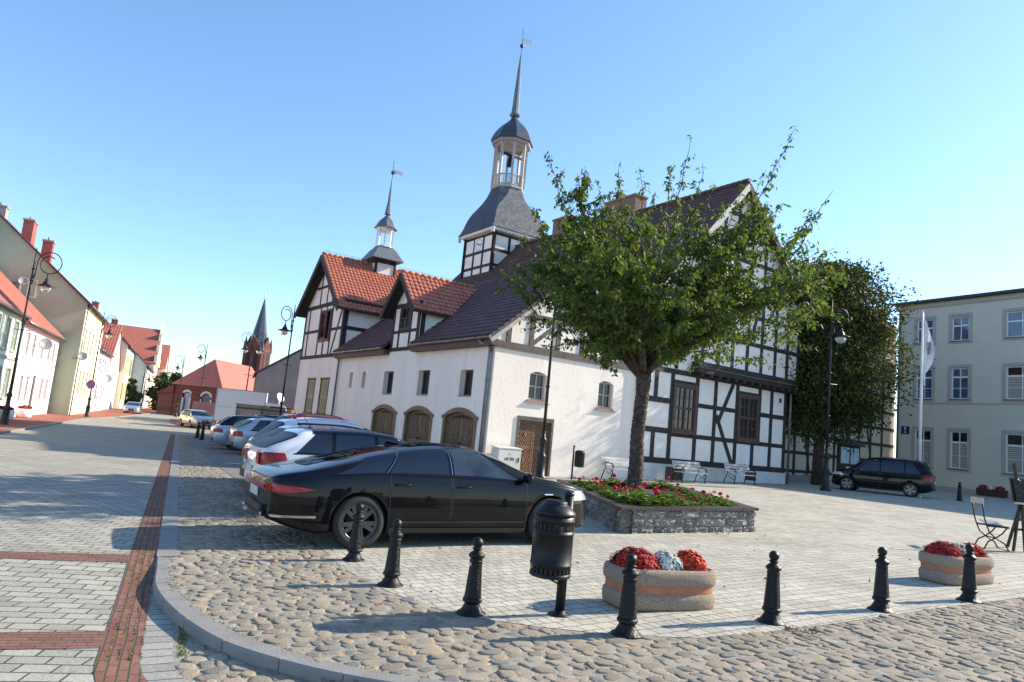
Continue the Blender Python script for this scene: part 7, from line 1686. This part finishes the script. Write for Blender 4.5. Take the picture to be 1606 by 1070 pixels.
# ---- profiles (rear bumper at x=0)
def SPORT(): return Car(4.97, 1.91, [(0, 0.885), (0.10, 0.935), (0.45, 1.01), (0.9, 1.125), (1.5, 1.275), (2.0, 1.365), (2.45, 1.398), (2.85, 1.38), (3.2, 1.29), (3.55, 1.13), (3.85, 1.01), (4.3, 0.94), (4.7, 0.84), (4.97, 0.68)],
    [(0, 0.835), (0.35, 0.88), (0.8, 0.93), (1.3, 0.955), (2.2, 0.945), (3.2, 0.925), (3.85, 0.90), (4.4, 0.84), (4.75, 0.76), (4.97, 0.62)], [(0, 0.36), (0.25, 0.27), (0.6, 0.19), (4.3, 0.165), (4.7, 0.19), (4.97, 0.26)], 2.93, 1.13, 0.345, 0.75, 0.95, 0.42, 0.74, 0.50, 2.3, 1.0)
def HATCH(L=4.1, W=1.75, H_=1.48, steep=0.28, z0=0.92, wb=2.55, ro=0.72, wr=0.31, fs=0.0): return Car(L, W, [(0, z0+0.02), (0.06, z0+0.10), (steep, H_-0.14), (steep+0.15, H_-0.045), (steep+0.6, H_-0.01), (L*(0.40+fs), H_), (L*(0.52+fs), H_-0.035), (L*(0.60+fs), H_-0.14), (L*(0.755+fs), z0+0.10), (L*(0.86+fs*0.6), z0+0.0), (L*0.965, z0-0.12), (L, z0-0.24)],
    [(0, z0), (0.5, z0+0.0), (L*0.4, z0-0.02), (L*0.7, z0-0.03), (L*0.85, z0-0.08), (L*0.95, z0-0.17), (L, z0-0.28)], [(0, 0.34), (0.2, 0.26), (0.5, 0.2), (L-0.5, 0.19), (L-0.2, 0.22), (L, 0.28)], wb, ro, wr, 0.5, 0.75, 0.36, 0.80, 0.60)
def SEDAN(): return Car(4.55, 1.78, [(0, 0.96), (0.08, 1.0), (0.55, 1.04), (0.75, 1.07), (1.15, 1.27), (1.5, 1.40), (1.95, 1.44), (2.45, 1.43), (2.8, 1.33), (3.35, 1.05), (3.7, 0.95), (4.2, 0.86), (4.55, 0.70)],
    [(0, 0.92), (0.6, 0.97), (1.5, 0.95), (3.0, 0.92), (3.8, 0.87), (4.3, 0.78), (4.55, 0.64)], [(0, 0.34), (0.3, 0.24), (0.6, 0.2), (4.0, 0.19), (4.55, 0.27)], 2.65, 0.95, 0.315, 0.55, 0.8, 0.38, 0.78, 0.58)
HD = R(61)
def bay(s_, t_):  return st2w(s_, t_)
PK = 'cars parked side by side in the bays'
# 1 black sportback (foreground)
l_ = (-math.cos(HD), math.sin(HD)); gx_, gy_ = -1.74+l_[0]*0.93, 9.38+l_[1]*0.93
sp = SPORT()
hero, _s = make_car('sportback_car', 'glossy black sportback parked nearest the camera behind the bollards', 'car', gx_, gy_, HD, sp, K['p_black'], group=PK, hero=True, rimm=K['alloydark'], antenna=False,
    wins=[(0.78, 1.42, 1.20, 1.62), (1.50, 2.38, 1.68, 2.36), (2.46, 3.52, 2.44, 2.92, K['seeglass'])], cowl=(3.86, 3.02, 0.10, 0.05), rearw=(0.52, 1.62, 11.25, -0.05), tail=[(0.0, 0.52, lambda x: 0.705+0.045*max(0, x-0.25)/0.27, lambda x: 0.805-0.045*x/0.5, 0.45)], headl=(4.42, 4.90, 0.66, 0.80))
s = sp
mb = MB(); mb.box((-0.05, 0, 0.755), (0.02, 1.25, 0.05)); mb.build('light_bar', K['tail'], hero)
mb = MB()
for sg in (1, -1): s.quadpatch(mb, 0.02, 0.55, 0.02, 0.55, 0.40, 0.43, 0.012, sg, 12, 1)
mb.box((-0.06, 0, 0.42), (0.02, 1.2, 0.03)); mb.build('bumper_trim', K['chrome'], hero)
for sg in (1, -1):
    mb = MB(); mb.box((-0.055, sg*0.62, 0.36), (0.05, 0.22, 0.075)); mb.build('exhaust_trim', K['chrome'], hero)
    for q_ in ((1.457, 1.465, 1.652, 1.660), (2.42, 2.428, 2.40, 2.408)): mb = MB(); s.quadpatch(mb, *q_, lambda x: zr_(s, x, 0.1), lambda x: zr_(s, x, 0.84), 0.008, sg, 1, 8); mb.build('pillar_trim', K['chrome'], hero)
    mb = MB(); s.quadpatch(mb, 3.95, 4.10, 3.95, 4.10, 0.74, 0.755, 0.006, sg, 3, 1); mb.build('fender_badge', K['chrome'], hero)
    mb = MB(); s.quadpatch(mb, 1.6, 3.6, 1.6, 3.6, 0.335, 0.365, 0.010, sg, 20, 1); s.quadpatch(mb, 4.45, 4.93, 4.5, 4.93, 0.24, 0.265, 0.012, sg, 8, 1); mb.build('side_strip', K['trimblk'], hero)
mb = MB(); s.toppatch(mb, 1.9, 2.75, 10.9, 0.004, 10, 10); mb.build('sunroof', K['carglass'], hero)
mb = MB(); mb.prism([(1.72, -0.025, 1.31), (1.96, -0.02, 1.355), (1.72, -0.0, 1.385), (1.7, 0.025, 1.33)], (0, 0.02, 0)); mb.build('fin_antenna', K['p_black'], hero)
# 2.. the row
def hatchcar(label, s_, t_, paint, roofpaint=None, L=4.1, W=1.76, H_=1.48, steep=0.28, z0=0.92, rails=None, spoiler=False, tail=None, hd=HD, name='hatchback_car', det=1, group=PK, wb=2.55, ro=0.72, wr=0.31, style='multi', glass=None, pos=None, rimm=None, fs=0.0):
    sp = HATCH(L, W, H_, steep, z0, wb, ro, wr, fs); dx, dy = math.sin(hd), math.cos(hd)
    x, y = bay(s_, t_) if pos is None else pos
    x += dx*ro; y += dy*ro
    a = steep
    wins = [(0.32+a*0.4, 0.95+a*0.3, 0.62+a*0.5, 0.98+a*0.3), (1.02+a*0.3, L*(0.455+fs/2), 1.04+a*0.3, L*(0.45+fs/2)), (L*(0.47+fs/2), L*(0.715+fs), L*(0.465+fs/2), L*(0.585+fs))]
    r_ = None if not rails else (a+0.35, L*0.55, rails)
    return make_car(name, label, 'car', x, y, hd, sp, paint, roofpaint, group, det, style, rimm, wins, (L*(0.765+fs), L*(0.565+fs), 0.06, 0.06), (0.30+a, L*(0.56+fs)), (0.055, a+0.05, 9.2, -0.02), tail or [(0.0, 0.34, z0-0.20, z0-0.02, 0.2)], (L*0.86, L*0.975, z0-0.26, z0-0.13), True, r_, spoiler, glass=glass)
hatchcar('white compact crossover with black roof and pillars next to the black sportback', 1.28, 12.85, K['p_white'], K['p_black'], L=4.15, H_=1.49, steep=0.50, z0=1.03, tail=[(0.0, 0.42, 0.84, 1.05, 0.22)], hd=HD)
hatchcar('grey hatchback squeezed between the two white crossovers', 1.45, 15.5, K['p_grey'], L=4.2, H_=1.5, steep=0.55, z0=0.96)
hatchcar('white crossover with bright roof rails, third from the black sportback', 1.75, 18.1, K['p_white'], L=4.4, H_=1.62, steep=0.50, z0=1.0, rails=K['p_white'], wr=0.34)
hatchcar('dark red people carrier in the middle of the parked row', 2.5, 23.4, K['p_red'], L=4.4, H_=1.76, steep=0.5, z0=1.02, wr=0.33, rails=K['p_red'])
hatchcar('silver hatchback with tall red tail lamps in the parked row', 2.05, 30.2, K['p_silver'], L=4.1, H_=1.5, steep=0.55, z0=0.95, tail=[(0.0, 0.30, 0.72, 0.93, 0.18)])
sd_ = SEDAN(); x_, y_ = bay(1.45, 33.4)
make_car('saloon_car', 'blue-silver saloon with a notched boot in the parked row', 'car', x_+math.sin(HD)*0.95, y_+math.cos(HD)*0.95, HD, sd_, K['p_bsilver'], None, PK, 1, 'multi', None, [(0.95, 1.35, 1.30, 1.45), (1.42, 2.30, 1.52, 2.26), (2.38, 3.25, 2.34, 2.78)], (3.38, 2.72, 0.06, 0.05), (1.5, 2.7), (0.66, 1.36, 9.2, -0.02), [(0.0, 0.34, 0.74, 0.90, 0.3)], (4.05, 4.45, 0.68, 0.80))
hatchcar('black estate car beyond the silver saloon in the parked row', 1.75, 36.6, K['p_black'], L=4.7, H_=1.52, steep=0.45, z0=0.97, wb=2.75, ro=0.95, name='estate_car')
hatchcar('dark blue-black car at the far end of the parked row, only its roof showing', 3.4, 41.5, K['p_black'], L=4.5, H_=1.62, steep=0.4, z0=0.98, name='estate_car', rails=K['alloy'])
# moving / standing cars in the street
def facing(px, py): return math.atan2(-px, -py)
hatchcar('silver-white hatchback facing the camera at the end of the parked row', 0, 0, K['p_cream'], hd=R(140), pos=(-26.6, 60.2), H_=1.47, steep=0.3, group=None, style='six', L=4.25)
hatchcar('small silver hatchback far up the street near the left kerb', 0, 0, K['p_silver'], hd=R(158), pos=(-45.4, 87.3), H_=1.45, group=None, style='six', L=4.2)
# dark people carrier at the right
hdv = R(-54)
mv, ms_ = hatchcar('dark people carrier with roof bars parked in the shade at the right', 0, 0, K['p_black'], hd=hdv, pos=(20.3, 33.2), H_=1.74, fs=0.06, L=4.3, W=1.78, steep=0.32, z0=1.0, group=None, rails=K['alloy'], name='people_carrier', tail=[(0.0, 0.32, 0.80, 1.06, 0.2)], wr=0.33, wb=2.7, ro=0.85, style='five', rimm=K['alloy'])

# ---- white box truck with dishes
T_ = thing('box_truck', 'white box truck with a satellite dish on its cab end behind the parked cars', 'truck', Frame(-21.7, 58.0, R(16)), (0, 0, gz(-21.7)))
K['truckw'] = mat('truck_white_panel', (0.62, 0.65, 0.68), 0.45, var=0.03, scale=1.0)
mb = MB(); mb.b2(-1.75, 2.0, -1.15, 1.15, 0.75, 3.35); mb.build('box_body', K['truckw'], T_)
mb = MB()
for x_ in (-1.75, 2.0): mb.b2(x_-0.035, x_+0.035, -1.18, -1.14, 0.75, 3.38)
for z_ in (0.77, 3.34): mb.b2(-1.78, 2.03, -1.18, -1.14, z_-0.03, z_+0.03)
mb.b2(-1.5, -0.5, -1.17, -1.15, 1.9, 1.93); mb.build('edge_rail', K['greystone'], T_)
mb = MB(); P = [(2.05, 0.6), (3.9, 0.6), (3.95, 1.5), (3.55, 2.35), (3.3, 2.5), (2.05, 2.55)]; mb.prism([(a, -1.05, b) for a, b in P], (0, 2.1, 0)); cb = mb.build('cab', K['truckw'], T_)
mb = MB(); mb.prism([(2.35, -1.07, 1.6), (3.6, -1.07, 1.6), (3.35, -1.07, 2.3), (2.4, -1.07, 2.3)], (0, 0.02, 0)); mb.build('cab_window', K['glass'], cb)
mb = MB(); axd = Vector((0.7, -0.6, 0.4)).to_track_quat('Z', 'Y').to_matrix(); mb.lathe([(0, 0), (0.25, 0.03), (0.42, 0.10), (0.41, 0.12), (0, 0.03)], 22, (3.0, -0.3, 3.05), axis=axd); mb.tube([(3.0, 0, 2.5), (3.0, -0.3, 3.0)], 0.06, 8); mb.build('dish', K['truckw'], T_)
axm = Matrix(((1, 0, 0), (0, 0, 1), (0, -1, 0)))
for wx in (-0.9, 3.0):
    for sg in (-1, 1): mb = MB(); mb.lathe([(0.2, -0.12), (0.42, -0.12), (0.42, 0.12), (0.2, 0.12)], 26, (wx, sg*0.95, 0.42), axis=axm); mb.build('wheel', K['rubber'], T_)
# pink container box and a market stall behind
T_ = thing('storage_container', 'small dull pink container left of the white truck', 'container', Frame(-27.1, 64.5, R(16)), (0, 0, gz(-27)))
mb = MB(); mb.b2(-1.1, 1.1, -0.9, 0.9, 0.1, 2.15)
for k in range(10): mb.b2(-1.05+k*0.22, -0.97+k*0.22, -0.93, -0.9, 0.2, 2.1)
mb.build('body', mat('dull_pink_paint', lin((0.62, 0.50, 0.47)), 0.8), T_)
T_ = thing('market_stall', 'market stall with a dark frame, pale boards and an orange heap', 'market stall', Frame(-17.2, 54.0, R(20)), (0, 0, gz(-17.2)))
mb = MB()
for x_ in (-3, -1.2, 0.6, 2.4): mb.b2(x_-0.03, x_+0.03, -0.03, 0.03, 0, 2.2); 
mb.b2(-3.1, 2.5, -0.05, 0.05, 2.12, 2.19); mb.b2(-3.1, 2.5, -0.05, 0.05, 1.86, 1.93); mb.build('frame', K['trimblk'], T_)
mb = MB(); mb.b2(-3.0, 0.5, 0.1, 0.2, 0.7, 2.1); mb.b2(-3.0, 2.4, -0.5, 0.6, 0.7, 0.8); mb.build('boards', mat('dusty_pink_board', lin((0.62, 0.55, 0.53)), 0.8), T_)
for (x_, cc, r_) in ((0.95, 'orange', 0.38), (-1.1, 'dark', 0.17), (-0.65, 'dark', 0.17), (-0.2, 'dark', 0.17)):
    mb = MB(); mb.lathe([(0, 0.8), (r_*0.8, 0.82), (r_, 1.1+r_), (r_*0.7, 1.3+2*r_), (0, 1.35+2*r_)], 14, (x_, 0, 0)); mb.build('orange_sack' if cc == 'orange' else 'dark_pot', mat('orange_cloth', lin((0.78, 0.48, 0.20)), 0.9) if cc == 'orange' else K['trimblk'], T_)

# ================================================================== trees
K['bark'] = mat('rough_dark_bark', (0.075, 0.058, 0.047), 0.9, var=0.5, scale=7, bump=1.0, bscale=24, dirt=((0.13, 0.115, 0.10), 9, 0.56, 0.12), spec=0.2)
K['leaf'] = islandmat('cherry_leaves', [lin(c) for c in ((0.30, 0.40, 0.18), (0.35, 0.45, 0.20), (0.25, 0.34, 0.16), (0.40, 0.48, 0.23), (0.32, 0.41, 0.20), (0.28, 0.36, 0.19), (0.46, 0.48, 0.22), (0.36, 0.42, 0.21))], 0.58, trans=0.36, spec=0.25)
K['leafd'] = islandmat('dense_tree_leaves', [lin(c) for c in ((0.20, 0.26, 0.12), (0.25, 0.31, 0.14), (0.17, 0.22, 0.11), (0.30, 0.33, 0.15), (0.40, 0.38, 0.17), (0.22, 0.28, 0.13))], 0.8, trans=0.22)
K['leaff'] = islandmat('far_tree_leaves', [lin(c) for c in ((0.22, 0.30, 0.14), (0.27, 0.35, 0.16), (0.19, 0.26, 0.12))], 0.8, trans=0.1)
def leaves_mesh(name, P, D, size, mt, parent, fold=0.25, aspect=0.42, droop=None):
    """P: leaf bases, D: pointing directions; each leaf is a folded pointed blade of six faces"""
    n = len(P); P = np.asarray(P, float); D = np.asarray(D, float); D /= np.linalg.norm(D, axis=1, keepdims=True)
    up = rng.normal(size=(n, 3))*0.55+np.array([0, 0, 1.0]); S_ = np.cross(D, up); S_ /= np.linalg.norm(S_, axis=1, keepdims=True)+1e-9; Nn = np.cross(S_, D)
    L_ = (size*rng.uniform(0.65, 1.25, n))[:, None]; W_ = L_*aspect*0.5; cv = L_*rng.uniform(0.05, 0.22, n)[:, None]
    v = [P, P+D*L_*0.38+S_*W_-Nn*W_*fold*0-Nn*cv*0.15, P+D*L_*0.40-Nn*W_*fold*1.3, P+D*L_*0.38-S_*W_-Nn*cv*0.15, P+D*L_*0.72+S_*W_*0.72-Nn*cv*0.5, P+D*L_*0.74-Nn*(W_*fold+cv*0.55), P+D*L_*0.72-S_*W_*0.72-Nn*cv*0.5, P+D*L_-Nn*cv]
    V = np.stack(v, axis=1).reshape(-1, 3); base = (np.arange(n)*8)[:, None]
    quads = [(0, 1, 2), (0, 2, 3), (1, 4, 5, 2), (2, 5, 6, 3), (4, 7, 5), (5, 7, 6)]
    me = bpy.data.meshes.new(name); nv = len(V); me.vertices.add(nv); me.vertices.foreach_set('co', V.ravel())
    idx = []; tot = []
    for q in quads: idx.append(base+np.array(q)); tot.append(np.full(n, len(q)))
    loops = np.concatenate([i.ravel() for i in idx]); tots = np.concatenate(tot); starts = np.concatenate([[0], np.cumsum(tots)[:-1]])
    me.loops.add(len(loops)); me.loops.foreach_set('vertex_index', loops.astype(np.int32)); me.polygons.add(len(tots)); me.polygons.foreach_set('loop_start', starts.astype(np.int32)); me.polygons.foreach_set('loop_total', tots.astype(np.int32))
    me.update(calc_edges=True); me.validate(); me.materials.append(mt); o = bpy.data.objects.new(name, me); COL.objects.link(o); o.parent = parent; return o
def curve_pts(p, d, L_, n, bend, rs, wob=0.12):
    p = Vector(p); d = Vector(d).normalized(); out = [p.copy()]; st = L_/n
    for k in range(n):
        d = (d+Vector(bend)*st+Vector((rs.gauss(0, wob), rs.gauss(0, wob), rs.gauss(0, wob)))*math.sqrt(st)*0.5).normalized(); p = p+d*st; out.append(p.copy())
    return out
# ---- tree in the raised bed
TX1, TY1 = 3.44, 18.0; tz = gz(TX1)+0.40
tr = thing('round_tree', 'leafy tree with long upright shoots growing in the raised stone bed', 'tree', WORLD, (TX1, TY1, tz))
rs = random.Random(21)
mb = MB(); trunk = [(0.0, 0, -0.1), (0.0, 0, 0.15), (0.0, 0.02, 0.7), (-0.03, 0.0, 1.3), (0.0, 0, 2.0), (0.03, 0, 2.5), (0.03, 0, 2.85), (0.03, 0, 3.1)]
TRR = [0.26, 0.20, 0.178, 0.170, 0.166, 0.172, 0.20, 0.15]; zsT = [p[2] for p in trunk]
rb_ = [rs.gauss(0, 0.006) for _ in range(160)]
def barkf(u, v):
    z = -0.1+3.2*v; k = min(len(zsT)-2, max(0, sum(1 for q in zsT if q <= z)-1)); t = (z-zsT[k])/(zsT[k+1]-zsT[k]); r_ = TRR[k]+(TRR[k+1]-TRR[k])*t
    cx = trunk[k][0]+(trunk[k+1][0]-trunk[k][0])*t; cy = trunk[k][1]+(trunk[k+1][1]-trunk[k][1])*t; g = 2*math.pi*u
    r_ += rb_[int(v*150)]*0.9+0.007*math.sin(9*g+7*math.sin(z*3))*math.sin(z*31+4*math.sin(g*2))+0.004*math.sin(17*g+z*60)
    return (cx+r_*math.cos(g), cy+r_*math.sin(g), z)
mb.grid(barkf, 56, 150)
tk = mb.build('trunk', K['bark'], tr)
LP, LD = [], []
def leafy(pts, dens, s0=0.0, spread=0.05, droopk=0.9):
    """leaves in small drooping clusters along a shoot"""
    tot = sum((b-a).length for a, b in zip(pts, pts[1:])); n_ = int(tot*dens)
    for k in range(n_):
        f = s0+(1-s0)*rs.random(); i = min(len(pts)-2, int(f*(len(pts)-1))); t = f*(len(pts)-1)-i; p = pts[i].lerp(pts[i+1], t); g = rs.random()*6.28
        for q in range(rs.choice((2, 3, 4))):
            g += 1.6+rs.random(); d = Vector((math.cos(g), math.sin(g), rs.uniform(-1.9, 0.0)*droopk)); LP.append(p+Vector((rs.gauss(0, spread), rs.gauss(0, spread), rs.gauss(0, spread)))); LD.append(d)
bmb = MB(); limbs = []
NL_ = 11
top = Vector((0.03, 0, 2.85))
for i in range(NL_):
    g = 2*math.pi*i/NL_+rs.uniform(-0.2, 0.2); el = (R(33), R(48), R(64), R(40))[i % 4]+rs.uniform(-.06, .06)
    d = (math.cos(g)*math.cos(el), math.sin(g)*math.cos(el), math.sin(el)); L_ = rs.uniform(4.0, 4.9) if el < R(50) else rs.uniform(4.2, 5.2)
    pts = curve_pts(top+Vector((0, 0, rs.uniform(-0.1, 0.25))), d, L_, 10, (0, 0, 0.06), rs, 0.12); limbs.append(pts)
    bmb.tube(pts, [0.088*(1-k/10.5)+0.012 for k in range(11)], 9)
sub = []
for pts in limbs:
    leafy(pts[3:], 16)
    for k in range(2, 10):
        for j in range(3):
            p = pts[k]; dd = (pts[k+1 if k < 10 else k]-pts[k-1]).normalized(); g = rs.random()*6.28; side = Vector((math.cos(g), math.sin(g), rs.uniform(-0.55, 0.65)))
            q = curve_pts(p, dd*0.55+side, rs.uniform(0.9, 1.9)*(1-0.035*k), 6, (0, 0, -0.03), rs, 0.22); bmb.tube(q, [0.026*(1-m/6.6)+0.004 for m in range(7)], 5, caps=False); sub.append(q)
for q in sub:
    leafy(q, 11)
    for j in range(3):
        k = rs.randint(2, 5); g = rs.random()*6.28; z_ = curve_pts(q[k], (math.cos(g), math.sin(g), rs.uniform(-0.5, 0.4)), rs.uniform(0.4, 0.95), 4, (0, 0, -0.12), rs, 0.25); bmb.tube(z_, [0.009, 0.008, 0.006, 0.005, 0.003], 4, caps=False); leafy(z_, 20)
# long upright shoots above the crown (azimuths and reach as seen in the photo)
TIPS = [(-2.95, 0, 8.7), (-2.6, -0.5, 8.1), (-2.1, 0.5, 8.4), (-1.6, -0.3, 7.9), (-1.0, 0.3, 8.8), (-0.45, -0.3, 8.4), (0.0, 0.5, 8.0), (0.75, 0, 9.4), (0.45, 0.5, 8.8), (1.05, -0.4, 8.5), (1.5, 0.3, 8.2), (2.0, -0.3, 7.9),
        (3.25, 0, 9.5), (2.75, 0.4, 8.6), (4.15, 0.1, 7.85), (3.7, -0.4, 7.2), (3.9, 0.3, 6.3), (4.1, 0, 5.6), (4.2, 0, 4.9), (-3.7, 0.2, 5.5), (-4.0, 0, 5.15), (-3.3, 0, 7.2), (-3.5, 0.3, 6.4), (3.2, 0.8, 7.6), (-2.0, 1.0, 7.7), (0.9, 1.2, 8.1)]
for (x_, y_, z_) in TIPS:
    y_ += math.sqrt(18.3**2-(3.44+x_)**2)-18.0-0.0
    h_ = 2.9 if z_ > 7.5 else 1.9; f_ = 0.60 if z_ > 7.5 else 0.72
    st = Vector((x_*f_, y_, z_-h_ if z_ > 6 else z_-0.9)); q = []; m_ = 9; e_ = Vector((x_, y_, z_))
    for k in range(m_+1):
        t = k/m_; p = st.lerp(e_, t)+Vector((rs.gauss(0, .035), rs.gauss(0, .035), 0)); p.z += 0.25*math.sin(math.pi*t)*(1 if z_ < 7.4 else -0.4); q.append(p)
    bmb.tube(q, [0.017*(1-m/10.5)+0.003 for m in range(m_+1)], 5, caps=False); leafy(q, 10, 0.0, 0.05); leafy(q[:4], 8)
    for k in (2, 3, 4, 5, 7):
        z2 = curve_pts(q[k], (rs.uniform(-1, 1), rs.uniform(-1, 1), 0.8), rs.uniform(0.15, 0.5), 3, (0, 0, 0), rs, 0.2); bmb.tube(z2, [0.006, 0.005, 0.004, 0.003], 4, caps=False); leafy(z2, 16)
# fill the body of the crown
for k in range(300):
    g = rs.random()*6.28; rr = 3.8*math.sqrt(rs.random()); z_ = rs.uniform(3.3, 6.25); lim = 3.9*math.sqrt(max(0, 1-((z_-4.9)/2.5)**2)) if z_ > 4.9 else 3.9*min(1, 0.30+(z_-2.9)/2.1)
    if rr > lim: continue
    p = Vector((0.42+rr*math.cos(g), rr*math.sin(g)*0.92-0.35*(0.42+rr*math.cos(g))*0.3, z_)); d = Vector((math.cos(g), math.sin(g), rs.uniform(-0.3, 0.9)))
    q = curve_pts(p, d, rs.uniform(0.5, 1.0), 4, (0, 0, -0.05), rs, 0.25); bmb.tube(q, [0.008, 0.007, 0.006, 0.005, 0.003], 4, caps=False); leafy(q, 15)
bmb.build('branches', K['bark'], tr)
leaves_mesh('crown', [tuple(p) for p in LP], [tuple(d) for d in LD], 0.132, K['leaf'], tr, aspect=0.46)
print('tree1 leaves', len(LP))
# ---- dense dark tree
def blob_tree(name, label, x, y, H_, rx, ry, z0, n_, size, mt, seed_, trunk_r=0.22, group=None, shape=None, lumps=26, cz=None):
    T_ = thing(name, label, 'tree', WORLD, (x, y, gz(x)), group); rg = np.random.default_rng(seed_); rs2 = random.Random(seed_)
    mb = MB(); mb.tube([(0, 0, -0.2), (0.05, 0, H_*0.25), (0, 0.05, H_*0.6), (0, 0, H_*0.85)], [trunk_r, trunk_r*0.8, trunk_r*0.5, 0.04], 14)
    C_ = []
    for k in range(lumps):
        f = (k+0.5)/lumps if lumps > 40 else rs2.random(); z = z0+(H_-z0)*f; w_ = shape(f) if shape else math.sin(math.pi*min(0.97, f*0.85+0.13))**0.6
        g = k*2.39996+rs2.uniform(-.3, .3); r_ = w_*(rs2.uniform(0.62, 0.9) if k % 3 else rs2.uniform(0.1, 0.5)); C_.append((r_*math.cos(g)*rx, r_*math.sin(g)*ry, z, rs2.uniform(0.17, 0.36)*min(rx, ry)))
        mb.tube([(0, 0, max(0.5, z-1.6)), (C_[-1][0]*0.5, C_[-1][1]*0.5, z-0.5), (C_[-1][0], C_[-1][1], z)], [0.06, 0.04, 0.015], 6)
    mb.build('trunk', K['bark'], T_)
    P = []; D = []
    per = n_//lumps
    for (cx, cy, cz_, cr) in C_:
        v = rg.normal(size=(per, 3)); v /= np.linalg.norm(v, axis=1, keepdims=True); r_ = cr*(0.45+0.62*rg.random(per)**0.5)[:, None]*np.array([1.15, 1.15, 0.95])
        spk = (rg.random(per) < 0.16)[:, None]*0.5*cr; pp = v*(r_+spk)+np.array([cx, cy, cz_]); P.append(pp); dd = v+rg.normal(size=(per, 3))*0.7+np.array([0, 0, -0.25]); D.append(dd)
    P = np.concatenate(P); D = np.concatenate(D); k = P[:, 2] < H_*1.02
    leaves_mesh('crown', P[k], D[k], size, mt, T_, aspect=0.6); return T_
blob_tree('dense_tree', 'dense dark tree with yellowing edges between the town hall and the apartment building', 17.1, 38.3, 11.9, 3.9, 3.7, 3.3, 80000, 0.17, K['leafd'], 5, 0.32, lumps=120, shape=lambda f: 0.55+0.45*min(1, f/0.3) if f < 0.5 else 0.12+0.88*math.sqrt(max(0, 1-((f-0.5)/0.5)**2.2)))
blob_tree('far_tree', 'round green tree at the end of the street left of the church', -58.3, 122.0, 6.6, 3.0, 3.0, 1.0, 8000, 0.42, K['leaff'], 8, 0.3, lumps=22)
blob_tree('far_tree', 'small dark green tree against the blue-grey gable wall on the left', *st2w(-7.2, 127), 4.6, 1.3, 1.3, 0.8, 4000, 0.3, K['leaff'], 12, 0.15, lumps=12)
# scattered dry leaves on the ground
K['dry'] = islandmat('dry_leaves', [lin(c) for c in ((0.52, 0.40, 0.30), (0.46, 0.33, 0.25), (0.60, 0.48, 0.36))], 0.9)
rs = random.Random(3); Pq = []; Dq = []
for k in range(260):
    if k < 60: x, y = -0.85+rs.gauss(0, 0.09), 4.80+rs.gauss(0, 0.05)
    elif k < 84: x, y = 2.95+rs.gauss(0, 0.10), 6.72+rs.gauss(0, 0.07)
    else: x, y = rs.uniform(-3, 9), rs.uniform(5, 14)
    Pq.append((x, y, gz(x)+0.024 if k > 60 else gzl(x, y)+0.03)); Dq.append((rs.uniform(-1, 1), rs.uniform(-1, 1), 0.15))
o = leaves_mesh('dry_leaves', Pq, Dq, 0.05, K['dry'], None, aspect=0.6); o['kind'] = 'stuff'; o['label'] = 'dry brown leaves scattered on the paving and kerb'; o['category'] = 'leaves'
# moss and grass tufts along the kerb
V = []; F = []; K['moss'] = islandmat('moss_tufts', [lin(c) for c in ((0.34, 0.42, 0.18), (0.42, 0.48, 0.22), (0.28, 0.34, 0.15))], 0.95)
for k in range(2600):
    q = rs.random()
    if q < 0.35: s_, t_ = 0.24+abs(rs.gauss(0, 0.03)), 5.6+rs.random()*2.6
    elif q < 0.6: s_, t_ = rs.choice((-0.20, -0.135, -0.07, 0.0))+rs.gauss(0, 0.006), 5.6+rs.random()**1.3*4
    else:
        i = rs.randint(4, 44); p = kI[min(i, len(kI)-1)]; s_, t_ = w2st(p.x+rs.gauss(0, .02)+0.01, p.y+rs.gauss(0, .02)+0.02)
    if q >= 0.6 and rs.random() < 0.4: continue
    x, y = st2w(s_, t_); z = (gzl(x, y) if q < 0.6 else gz(x)); h = rs.uniform(0.004, 0.018) if q > 0.35 or q < 0.35 else 0.01; g = rs.random()*6.28; a, b = 0.006*math.cos(g), 0.006*math.sin(g); k0 = len(V)
    V += [(x-a, y-b, z), (x+a, y+b, z), (x+rs.gauss(0, .008), y+rs.gauss(0, .008), z+h)]; F.append((k0, k0+1, k0+2))
me = bpy.data.meshes.new('moss'); me.from_pydata(V, [], F); me.materials.append(K['moss']); o = bpy.data.objects.new('moss', me); COL.objects.link(o); o['kind'] = 'stuff'; o['label'] = 'moss growing in the joints beside the kerb'; o['category'] = 'moss'
